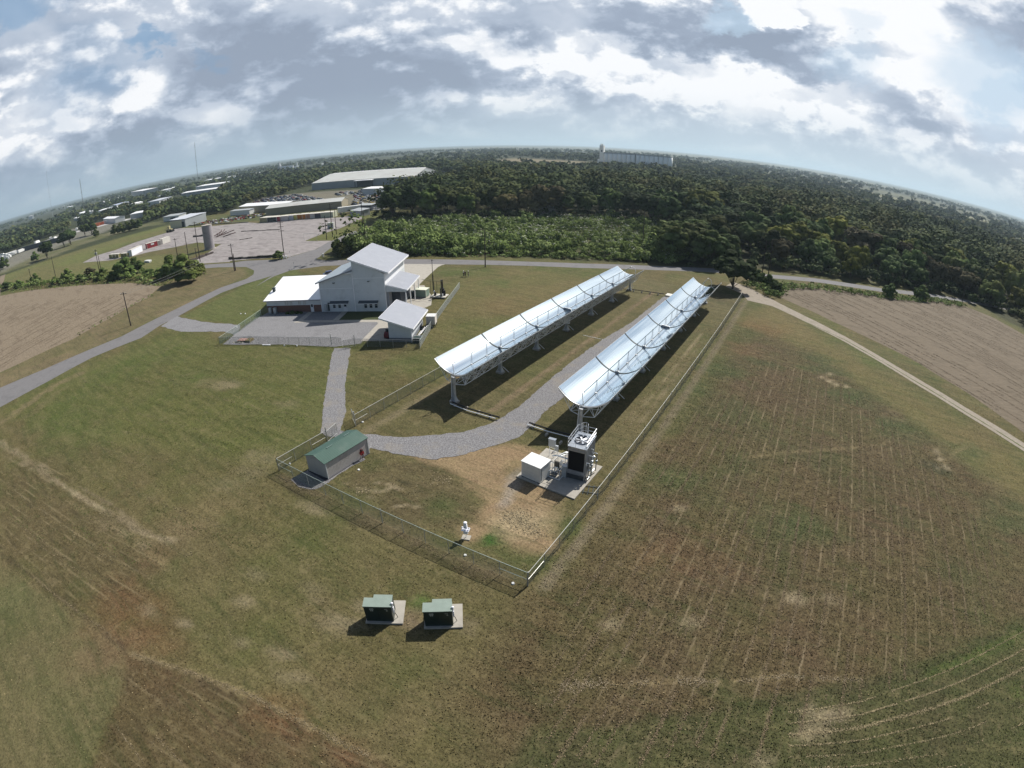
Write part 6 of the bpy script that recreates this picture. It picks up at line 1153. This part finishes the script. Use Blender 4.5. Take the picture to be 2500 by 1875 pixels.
container('long low pale trailer right of the containers on the lot', m2(540,1085), m2(645,1045), (.52,.50,.46), 3.0, 2.6, 'pale_trailer')
sc_ = thing('scrap_pile', 'rusty scrap beams lying on the lot beside the round tank', 'scrap', (*m2(1190,985), 0), 0)
for k in range(9): a = rnd.uniform(0, 3.1); x_ = rnd.uniform(0, 16); y_ = rnd.uniform(-2, 7); MB().bar((x_,y_,.3),(x_+6*math.cos(a),y_+6*math.sin(a),rnd.uniform(.3,2.4)),.22,4).build('beam', mat('rust', (.07,.035,.03), .9), sc_)
for nm, f_, p, q, h_, c_, lb_ in (('concrete_barrier', m2, (950,990), (1090,975), 1.0, (.05,.045,.045), 'dark low barrier left of the round tank'),('wall_ruin', m2, (1435,1290), (2025,1262), .9, (.06,.055,.05), 'long low dark wall edge along the near side of the lot'),('loading_kerb', m2, (920,1322), (1220,1205), 1.0, (.075,.06,.055), 'dark loading kerb running from the poles to the round tank'),('wall_ruin', m2, (1600,915), (2120,890), .35, (.08,.07,.065), 'thin dark kerb line in the middle of the lot'),('wall_ruin', m2, (1575,1030), (1750,1000), .3, (.09,.08,.07), 'short dark rubble line in the lot'),('rail_wall', m2, (780,845), (1700,792), .6, (.08,.08,.075), 'dark edge wall along the far side of the lot')):
    a, b = f_(*p), f_(*q); d = Vector((b[0]-a[0], b[1]-a[1])); mbx = MB(); n = 9
    for k in range(n): mbx.box(d.length*k/n, -.3+rnd.uniform(-.15,.15), 0, d.length*(k+.93)/n, .5, h_*rnd.uniform(.6,1.1))
    o = mbx.build(nm, mat('dark_%s' % name_of(c_), c_, .9), None, (*a, 0)); o.rotation_euler.z = math.atan2(d.y, d.x); tag(o, lb_, 'wall')
cb = thing('white_van_scrap', 'small white vehicle parts lying in the grass right of the field hedge', 'scrap', (*m2(290,1335), 0), .3); MB().box(0,0,.2,4,1.8,.9).box(-1,1,0,1,2,.7).build('panel', M_white, cb); MB().box(3.2,-.5,0,5,.6,.5).build('pallet', M_tanr, cb)
ld_ = thing('wheel_loader', 'small yellow loader standing at the far left edge of the lot', 'loader', (*m2(590,930), 0), .5); MB().box(0,0,.8,4.5,2,2.2).box(1.2,.2,2.2,2.8,1.8,4.2).build('cab', mat('loader_cream', (.40,.36,.2), .6), ld_); MB().box(3.6,-.6,.2,5.4,2.6,1.6).bar((.8,-.2,.8),(.8,2.2,.8),.8,12).bar((3.4,-.2,.8),(3.4,2.2,.8),.8,12).build('wheels', M_black, ld_)
rs_ = random.Random(9); jk = MB()
for k in range(230):
    p = m2(rs_.uniform(1080, 1840), 0); t_ = rs_.random(); p = (m2(1120,800)[0]*(1-t_)+m2(1840,700)[0]*t_+rs_.uniform(-14,14), m2(1120,800)[1]*(1-t_)+m2(1840,700)[1]*t_+rs_.uniform(-9,9)); s_ = rs_.uniform(.3,1.3)
    jk.box(p[0],p[1],0,p[0]+s_*rs_.uniform(.5,2.5),p[1]+s_,s_*rs_.uniform(.3,1), k % 4)
tag(jk.build('scrap_field', [M_white, mat('rust', (.07,.035,.03)), M_dark, mat('faded_red', (.28,.03,.03))], None), 'scattered scrap and rubbish in the weeds behind the lot', 'scrap', None, 'stuff')
# cars
CARC = dict(white=(.68,.68,.69), silver=(.34,.36,.39), black=(.016,.016,.02), red=(.22,.025,.02), blue=(.03,.05,.14), grey=(.12,.125,.13), yellow=(.42,.30,.06))
def car_mesh(col):
    b = MB(); b.prism([(-2.2,-.88,.28),(2.2,-.88,.28),(2.2,.88,.28),(-2.2,.88,.28)],[(-2.25,-.85,.82),(2.15,-.85,.78),(2.15,.85,.78),(-2.25,.85,.82)],0)
    b.prism([(-1.75,-.8,.82),(1.15,-.8,.8),(1.15,.8,.8),(-1.75,.8,.82)],[(-1.35,-.66,1.38),(.45,-.66,1.38),(.45,.66,1.38),(-1.35,.66,1.38)],1); b.prism([(-1.38,-.67,1.381),(.48,-.67,1.381),(.48,.67,1.381),(-1.38,.67,1.381)],[(-1.3,-.6,1.44),(.4,-.6,1.44),(.4,.6,1.44),(-1.3,.6,1.44)],0)
    for x_ in (-1.4,1.38):
        for y_ in (-.9,.72): b.bar((x_,y_,.32),(x_,y_+.18,.32),.32,9,mi=2)
    o = b.build('car', [mat('car_%s' % col, CARC[col], .3, .1, .02, 1), M_gl, M_black]); return o
CP = {c: car_mesh(c) for c in CARC}
def car(col, x, y, rz, label, group, cat='car'):
    o = CP[col].copy(); COL.objects.link(o); o.name = 'parked_car'; o.location = (x, y, 0); o.rotation_euler.z = rz; tag(o, label, cat, group); return o
rc_ = random.Random(31); ncar = 0
YA = PL(m3, (310,530),(420,490),(900,415),(1010,440),(1230,480),(1320,500),(1100,520),(760,535)); YBp = PL(m3, (1700,400),(1790,360),(2120,350),(2120,420),(1960,520),(1760,590),(1680,570)); YC = PL(m3, (1420,400),(1690,380),(1680,420),(1440,430)); YD = PL(kN, (1780,370),(1960,340),(1990,370),(1800,400))
for YY, d_, gl, lb_ in ((YA, 5.0, 'cars in the salvage yard', 'in the packed rows behind the beige warehouse roofs'), (YBp, 5.4, 'cars in the right part of the yard', 'among the scattered cars at the right of the yard'), (YC, 6.5, 'cars before the big warehouse', 'on the ground before the big warehouse'), (YD, 7, 'cars behind the big warehouse', 'at the far right corner of the big warehouse')):
    for x, y in poisson(YY, d_, 55):
        if ncar > 270: break
        c = rc_.choice(['white','white','silver','silver','black','black','grey','red','blue','yellow' if YY is YBp else 'grey']); xs_ = [p[0]*.85+p[1]*.5 for p in YY]; fr_c = ((x*.85+y*.5)-min(xs_))/(max(xs_)-min(xs_)); pos_ = ('left end', 'left half', 'middle', 'right half', 'right end')[min(4, max(0, int(fr_c*5)))]; car(c, x, y, R(25)+rc_.uniform(-.25,.25)+(R(90) if rc_.random() < .25 else 0), '%s car %s, %s of them' % (c, lb_, pos_), '%s %s, %s' % (c, gl, pos_)); ncar += 1
for x, y, c, lb_ in ((1955,622,'white','leftmost white car in the short row beside the road'),(2005,625,'white','second white car in the short row beside the road'),(2075,610,'white','rightmost white car in the short row beside the road'),(2000,560,'black','black car above the short row of white cars')):
    p = m3(x, y); car(c, p[0], p[1], R(100), lb_, None)
car('blue', -128.0, 96.2, R(60), 'dark blue car parked behind the bright roofed office wing', None)
for o in CP.values(): bpy.data.objects.remove(o)
# distant buildings in the town on the left
for i, (f_, L, Rr, dep, h, mw, mr_, lb_) in enumerate((
    (m1,(1270,572),(1460,520),14,5,M_white,M_wroof,'long low white roofed shed left of the tall grey block'),(m1,(1510,525),(1760,455),30,7,M_white,M_wroof,'white roofed building joined to the left of the tall grey block'),(m1,(1780,455),(1940,455),40,17,M_greyp,M_wroof,'tall grey box shaped building in the distant town'),(m1,(1950,410),(2010,400),20,12,M_white,M_wroof,'smaller pale block behind the tall grey one'),(m1,(2020,420),(2090,398),20,7,M_white,M_wroof,'white shed right of the tall grey block'),
    (m1,(1320,680),(1570,625),18,5,M_white,M_wroof,'long white roofed shed in front of the town trees'),(m1,(1580,605),(1750,560),26,7,M_white,mat('blue_roof', (.42,.46,.6), .5),'building with a pale blue roof in the town'),(m1,(1820,590),(1935,560),16,6,M_white,M_wroof,'pale shed with bright end wall, right of the blue roof'),(m2,(345,605),(500,585),22,9,M_white,mat('shed_roof', (.5,.52,.56)),'bright white gabled shed at the left end of the tree belt'),(m2,(160,590),(275,560),14,6,M_white,M_wroof,'small white building left of the bright gabled shed'),
    (m2,(500,400),(612,385),20,7,M_white,M_wroof,'white shed farther back, over the bright gabled shed'),(m2,(670,360),(770,340),18,7,M_white,M_wroof,'small white shed at the back, left of the long flat one'),(m2,(790,460),(1290,395),26,7,M_greyp,M_wroof,'long flat grey building with a white roof rising above the tree belt'),(m2,(990,375),(1330,335),20,9,M_white,M_wroof,'white upper roof behind the long flat grey building'),
    (m2,(105,745),(290,715),10,5,M_greyp,M_wroof,'grey shed with pale roof edge beside the tree belt'),(m1,(1400,800),(1560,800),12,5,M_white,M_wroof,'white house like building at the end of the highway'),(m2,(1105,250),(1200,238),20,6,M_white,M_wroof,'white roof strip before the far tree band'),(m2,(1920,130),(2050,118),24,6,M_white,M_wroof,'small white roof near the distant church'),
    (m3,(1240,30),(1345,32),20,6,M_white,M_wroof,'white roof alone among the far trees'),(m1,(1060,700),(1150,705),16,5,M_white,M_wroof,'low pale buildings at the left of the town'),(m1,(390,745),(435,742),10,14,M_white,M_wroof,'tiny white tower block near the left horizon'),(m1,(835,610),(860,606),10,14,M_white,M_wroof,'tiny white tower left of the thin mast'),(m1,(905,600),(965,598),12,6,M_white,M_wroof,'low pale house right of the tiny white tower'),(m1,(1180,690),(1230,680),14,5,M_white,M_wroof,'small pale roof left of the long white roofed shed'),(m1,(1000,770),(1070,762),12,4,M_white,M_wroof,'low pale roof above the pale highway'),(m2,(470,465),(525,458),14,4,M_white,M_wroof,'tiny white roof between the bright shed and the flat building'),(m2,(1210,232),(1275,226),18,6,M_white,M_wroof,'second pale roof before the far tree band'),(m2,(1400,205),(1560,185),16,5,M_white,M_wroof,'long pale strip of roofs in the far trees'),(m2,(1620,178),(1830,150),16,5,M_white,M_wroof,'longest pale strip of roofs in the far trees, nearer the church'))):
    a, b = f_(*L), f_(*Rr)
    barn('town_building', lb_, a, b, dep, h, 1.2 if h < 14 else .3, mw, mr_, flat=(i % 3 != 0) or h > 8)
ch_ = thing('distant_church', 'pale distant church with a spire on the tree horizon', 'church', (*m3(660,95), 0), .3); MB().box(0,0,0,8,8,16).prism([(0,0,16),(8,0,16),(8,8,16),(0,8,16)],[(3.6,3.6,30),(4.4,3.6,30),(4.4,4.4,30),(3.6,4.4,30)]).build('steeple', M_greyp, ch_); MB().prism([(8,-2,0),(60,-2,0),(60,14,0),(8,14,0)],[(8,5,14),(60,5,12),(60,7,12),(8,7,14)]).build('nave', M_white, ch_)
hb = thing('distant_house', 'small pale domed building right of the distant church', 'building', (*m3(870,78), 0), 0); MB().box(0,0,0,14,10,10).cyl(11,5,10,20,3,10).build('wall', M_white, hb)
# house glimpsed in the wood
hs = thing('wood_house', 'small white house half hidden at the front edge of the wood', 'house', (*k3(355,715), 0), R(20)); MB().box(0,0,0,9,6,4.2).build('wall', mat('weathered_white', (.34,.34,.33), .8), hs); MB().prism([(-.4,-.4,4.2),(9.4,-.4,4.2),(9.4,6.4,4.2),(-.4,6.4,4.2)],[(-.4,3,6),(9.4,3,6),(9.4,3.1,6),(-.4,3.1,6)]).build('roof', M_greyp, hs); [MB().box(a,-.05,1,a+1,-.01,2.4).build('window', M_gl, hs) for a in (1,4,7)]
# grain elevator
ge = thing('grain_elevator', 'row of tall white grain silos with a headhouse tower on the horizon', 'grain elevator', (0,0,0)); DG_ = 985.0
def pol(azd, r_): return (r_*math.sin(R(azd)), r_*math.cos(R(azd)))
p0 = pol(-23.0, DG_+12); p1 = pol(-15.72, DG_-10); dd_ = Vector((p1[0]-p0[0], p1[1]-p0[1])); ge.location = (*p0, 0); ge.rotation_euler.z = math.atan2(dd_.y, dd_.x); M_silo = mat('silo_white', (.93,.93,.90), .7, 0, .06, .05)
w15 = dd_.length/15
for k in range(15): MB().cyl(w15*(k+.5),0,0,23.5,w15*.49,16).build('silo', M_silo, ge, smooth=True)
MB().box(0,-2.5,23.5,dd_.length-2,2.5,26.0).build('conveyor_gallery', M_greyp, ge); hh_ = MB().box(-7.5,-4.5,0,-.2,6,38).box(-6.5,-3,38,-4.5,-1,41).box(-3.6,-3,38,-1.6,-1,41).box(-11,-5,0,-7.5,5,12).build('headhouse', M_silo, ge); MB().box(-7.7,-4.6,0,-7.5,5,37).box(-5,-4.7,26,-2.5,-4.52,29).build('dark_strip', M_dark, hh_)
MB().box(w15*7-.5,-w15*.5,0,w15*7+.5,-w15*.4,25).build('dark_ladder', M_dark, ge)
for k in range(14): MB().box(w15*(k+.6),-1,26,w15*(k+.6)+1.5,1,27.3).build('roof_vent', M_dark, ge)
# masts
def mast(label, top, base, dist):
    d = ray(*top); az_ = math.atan2(d[0], d[1]); H = HCAM+dist*d[2]/math.hypot(d[0], d[1]); x, y = dist*math.sin(az_), dist*math.cos(az_); t_ = thing('radio_mast', label, 'mast', (x, y, 0), 0, 'radio masts on the horizon'); b = MB(); w_ = .9
    for q in range(3): a = 2*math.pi*q/3; b.bar((w_*math.cos(a), w_*math.sin(a), 0), (w_*math.cos(a), w_*math.sin(a), H), .16 if dist < 1800 else .06, 4)
    n = int(H/4)
    for k in range(n):
        for q in range(3): a = 2*math.pi*q/3; c = 2*math.pi*(q+1)/3; b.bar((w_*math.cos(a), w_*math.sin(a), H*k/n), (w_*math.cos(c), w_*math.sin(c), H*(k+1)/n), .09, 3)
    b.build('lattice', mat('mast_grey', (.16,.16,.17), .6) if dist < 1800 else mat('mast_pale', (.42,.46,.5), .6), t_); MB().cyl(0,0,H,H+4,.3,6).build('antenna', M_dark, t_)
mast('tallest thin radio mast on the left horizon', (475,351), (475,423), 1500); mast('shorter radio mast nearer the left edge of the horizon', (195,441), (198,487), 1300); mast('very faint thin mast at the far left', (113,421), (122,530), 1900)
# ------------------------------------------------------------------ utility poles, wires, signs
M_wood = mat('creosoted_wood', (.045,.035,.03), .9, 0, .2, 3)
TOPS = {}
def upole(base, h, label, arm=1, rz=.4, xf=False):
    t_ = thing('utility_pole', label, 'utility pole', (*base, 0), rz, 'wooden utility poles'); MB().cyl(0,0,0,h,.19,8,.12).build('post', M_wood, t_)
    for k in range(arm): MB().box(-1.25,-.06,h-.6-k*1.6,1.25,.06,h-.45-k*1.6).build('crossarm', M_wood, t_)
    if arm:
        for x_ in (-1.1,-.4,.4,1.1): MB().cyl(x_,0,h-.45,h-.25,.05,6).build('insulator', M_trim, t_)
    if xf: [MB().cyl(sx_*.45,0,h-2.6,h-1.4,.32,10).build('transformer_can', mat('pale_can', (.5,.5,.48), .5), t_) for sx_ in (-1, 1)]
    TOPS[label] = (base[0], base[1], h); return t_
for f_, (x, y), h, lb_, ar, xf in ((k1,(1010,1565),9.6,'utility pole alone between the ploughed field and the road',1,0),(k1,(430,1190),11,'utility pole in the green field, third from the left edge',0,0),(k1,(770,1160),11.5,'utility pole carrying pale transformer cans',2,1),(k1,(782,1150),8.5,'shorter pole right behind the transformer can pole',0,0),(k1,(1375,1060),10,'utility pole at the left of the trio before the round tank',1,0),(k1,(1460,1072),13,'tall dark pole in the middle of the trio before the round tank',0,0),(k1,(1545,1070),17,'tallest pole touching the left side of the round tank',1,0),(k1,(1518,1050),5,'short stub pole left of the round tank foot',0,0),(k1,(1810,1143),10,'utility pole with a crossarm at the tip of the brown verge',1,0),(k1,(1818,1140),6.2,'shorter pole beside the crossarm pole on the brown verge',0,0),(k1,(240,1205),6,'faint short pole near the left edge of the green field',1,0),
    (k2,(298,1040),14,'tall utility pole with several crossarms beside the round bush',3,0),(k2,(625,900),10.5,'utility pole at the near end of the grass strip by the lot',0,0),(k2,(670,880),15,'tall utility pole with a double crossarm by the lot',2,0),(k2,(700,860),11,'utility pole right of the double crossarm pole',0,0),(k2,(902,775),17,'tall pole standing in front of the white car row',0,0),(k2,(927,945),13,'tall pole rising from the bushes above the tall building',0,0),(k2,(1848,1112),11.3,'utility pole at the road verge behind the three people',0,0),(k3,(1163,975),14,'utility pole standing in the scrub meadow',0,0),(k4,(232,1222),13,'utility pole right of the live oak, the right of two',0,0),(k4,(188,1190),12,'utility pole right of the live oak, the left of two',0,0),(k4,(1735,1372),5,'stub pole at the far right corner of the stubble field',0,0)):
    upole(f_(x, y), h, lb_, ar, .5, bool(xf))
def wire(label, a, b, sag):
    pts = [Vector(a).lerp(Vector(b), i/16)-Vector((0,0,4*sag*(i/16)*(1-i/16))) for i in range(17)]; o = pts[0]; q = MB().tube([tuple(p-o) for p in pts], .022, 4).build('power_line', mat('wire_grey', (.18,.18,.18), .5), None, tuple(o)); tag(q, label, 'power line', 'overhead power lines')
T1 = TOPS['utility pole alone between the ploughed field and the road']; T2_ = TOPS['utility pole with a crossarm at the tip of the brown verge']; T3 = TOPS['tall utility pole with several crossarms beside the round bush']; T4 = TOPS['utility pole carrying pale transformer cans']
wire('upper wire from the lone roadside pole to the pole on the brown verge', (T1[0]-1,T1[1],T1[2]-.3), (T2_[0]-1,T2_[1],T2_[2]-.3), 1.4); wire('lower wire from the lone roadside pole to the pole on the brown verge', (T1[0]+1,T1[1],T1[2]-.5), (T2_[0]+1,T2_[1],T2_[2]-.4), 1.6)
def sign(label, base, h, kind):
    t_ = thing('road_sign', label, 'sign', (*base, 0), R(-35), 'small signs at the junction'); MB().cyl(0,0,0,h,.05,6).build('post', M_galv if kind else M_dark, t_)
    if kind == 1: MB().bar((0,-.03,h),(0,.03,h),.38,8).build('sign_plate', M_dark, t_); MB().bar((0,-.05,h),(0,-.031,h),.2,8).build('pale_centre', M_trim, t_)
    else: MB().box(-.3,-.03,h-.5,.3,.03,h+.1).build('sign_plate', M_crm, t_)
sign('round dark sign on a post at the inner corner of the road bend', z1(648,625), 1.9, 1); sign('dark sign on a post right of the round bush', z1(568,400), 2.1, 1); sign('cream sign at the left foot of the corner bushes', z1(1215,430), 1.9, 0)
for p, lb_ in ((z1(440,435),'white box at the foot of the tall pole beside the round bush'),(z1(490,425),'white bollard at the foot of the tall pole beside the round bush'),(z1(1240,385),'cream bollard beside the cream sign')): tag(MB().box(-.25,-.2,0,.25,.2,1.1).box(-.3,-.25,1.1,.3,.25,1.18).build('utility_box', M_white, None, (*p,0)), lb_, 'utility box')
dp = thing('dumpster_box', 'pale grey box on the lot beside the utility poles', 'box', (*m3(1325,880), 0), .6); MB().box(0,0,0,3.2,2.4,2.9).build('box_body', M_tanr, dp); MB().box(.4,-.05,.3,2.6,-.01,2.4).build('dark_opening', mat('mid_grey', (.3,.31,.34)), dp)
fr_ = thing('goal_frame', 'thin pale tubular frame standing at the edge of the lot', 'frame', (*m3(1012,1040), 0), .3); MB().tube([(0,0,0),(0,0,3.2),(7,0,3.2),(7,0,0)],.06,4).build('tube_frame', M_trim, fr_)
# highway left
hw = ribbon([m1(-200,1330), m1(200,1175), m1(520,1075), m1(800,985), m1(1100,900), m1(1350,840), m1(1600,775), m1(1900,720)], 24, 20)
sheet('highway', hw, .05, mat('highway_concrete', (.42,.41,.40), .85, 0, .12, .1), 10, .5)
for i, (x, y) in enumerate(((30,1290),(70,1260),(100,1280),(20,1260),(60,1310),(140,1250),(10,1320),(170,1235),(280,1200),(500,1080),(740,1030),(1040,905),(690,1030),(900,960))):
    p = m1(x, y); bx = MB().box(-3.5,-1.2,.6,3.5,1.2,3.4).box(3.6,-1.1,.6,5.2,1.1,2.6).build('parked_truck', [M_white], None, (*p,.05)); bx.rotation_euler.z = R(20+i*13); tag(bx, ('white truck parked by the far left bend of the highway' if i < 8 else 'white truck driving on the pale highway'), 'truck', 'trucks parked beside the highway' if i < 8 else 'trucks on the highway')
for i, (x, y, c_) in enumerate(((1290,850,(.5,.12,.04)),(1320,840,(.5,.14,.05)),(1350,832,(.45,.1,.04)),(1385,822,(.4,.38,.4)))):
    p = m1(x, y); bx = MB().box(-5,-1.2,.4,5,1.2,3.6).build('orange_trailer', [mat('trailer_%s' % name_of(c_), c_, .6)], None, (*p,.05)); bx.rotation_euler.z = R(70); tag(bx, ('orange red trailer parked by the highway end' if i < 3 else 'pale trailer beside the orange trailers'), 'trailer', 'orange trailers by the highway' if i < 3 else None)
dt = thing('far_underpass', 'dark embankment wall under the pale highway at the far left', 'wall', (*m1(380,1150), 0), 0)
a, b = m1(250,1200), m1(800,1050); d = Vector((b[0]-a[0], b[1]-a[1])); dt.location = (*a, 0); dt.rotation_euler.z = math.atan2(d.y, d.x); MB().box(0,-3,0,d.length,-2,4.5).build('wall', mat('dark_cladding', (.05,.06,.08)), dt)
pass

# far woodland as one mass
EXCL = [[q for q in YARD], [(-480,325),(-355,345),(-335,430),(-420,560),(-520,430)]]+FARF
BELT = PL(m2, (300,800),(640,690),(1130,690),(1450,650),(1570,560),(1760,500),(2000,450),(2212,400),(2212,200),(1400,330),(800,520),(300,650))
WHB = PL(kN, (0,560),(280,495),(480,430),(750,378),(1500,342),(1990,395),(2212,400),(2212,330),(1500,290),(700,320),(0,470))
LFT = PL(m1, (0,1240),(200,1150),(900,905),(900,820),(0,1080))
LFT2 = PL(m1, (1100,850),(1300,790),(1500,760),(2000,690),(2212,700),(2212,600),(1600,650),(1100,760))
SX = []
def addwood(x, y, h):
    a_t = math.atan2(x, y); dq = math.hypot(x, y)
    if any(t0 <= a_t <= t1 and dd0-95 < dq < dd1+30 for t0, t1, dd0, dd1 in BLOCKS): return
    d_ = math.hypot(x, y); n = 230 if d_ < 420 else (120 if d_ < 700 else (40 if d_ < 1200 else 18)); lf = .62 if d_ < 420 else (.95 if d_ < 700 else (1.6 if d_ < 1200 else 2.8)); SX.append((x, y, h*rnd.uniform(.42, .8), h, n, lf, h*.12))
for _, x, y, z_ in rest: addwood(x, y, rnd.uniform(11, 20))
for x, y in poisson(BELT, 6.5, 21): addwood(x, y, rnd.uniform(6, 10))
for x, y in poisson(WHB, 8, 22): addwood(x, y, rnd.uniform(9, 14))
for x, y in poisson(LFT, 8, 23)+poisson(LFT2, 9, 25): addwood(x, y, rnd.uniform(6, 11))
r_ = random.Random(77)
for k in range(15000):
    d_ = 430*math.exp(r_.random()*2.15); a = R(r_.uniform(-104, 42)); x = d_*math.sin(a); y = d_*math.cos(a)
    if x < -330 and y < 500 and d_ < 760: continue
    if any(inpoly(x, y, q) for q in EXCL) or (x < -280 and y < 330 and d_ < 900): continue
    dens = vnoise(np.array([x]), np.array([y*1.4]), .0035, 1, 3)[0]+(.14 if a < R(-48) else 0)
    if r_.random() > (dens-.30)*5.5 if d_ > 1100 else r_.random() > .96: continue
    ffv = (vnoise(np.array([x]), np.array([y*2.2]), .0016, 2, 3)[0] > .57) and d_ > 1500
    if ffv: continue
    a_t = math.atan2(x, y)
    if any(t0 <= a_t <= t1 and dd0-95 < d_ < dd1+30 for t0, t1, dd0, dd1 in BLOCKS): continue
    addwood(x, y, r_.uniform(7, 13) if d_ < 1400 else r_.uniform(8, 14)*1.15)
mass('far_woodland', SX, LEAF['wood'], 'mass of dark trees covering the country out to the horizon', 'woodland')
# ------------------------------------------------------------------ haze
hz_m = bpy.data.materials.new('haze_air'); hz_m.use_nodes = True; t = NT(hz_m.node_tree); hz_m.node_tree.nodes.clear(); o_ = t.n('ShaderNodeOutputMaterial'); pv = t.n('ShaderNodeVolumePrincipled')
pv.inputs['Color'].default_value = (.66,.83,.95,1); pv.inputs['Density'].default_value = .00011; pv.inputs['Anisotropy'].default_value = .2; t.l(pv.outputs[0], o_.inputs['Volume'])
try: hz_m.cycles.homogeneous_volume = True
except Exception: pass
hb_ = tag(MB().box(-28000,-28000,-1.2,28000,28000,165).build('haze', hz_m), None, None, None, 'stuff')
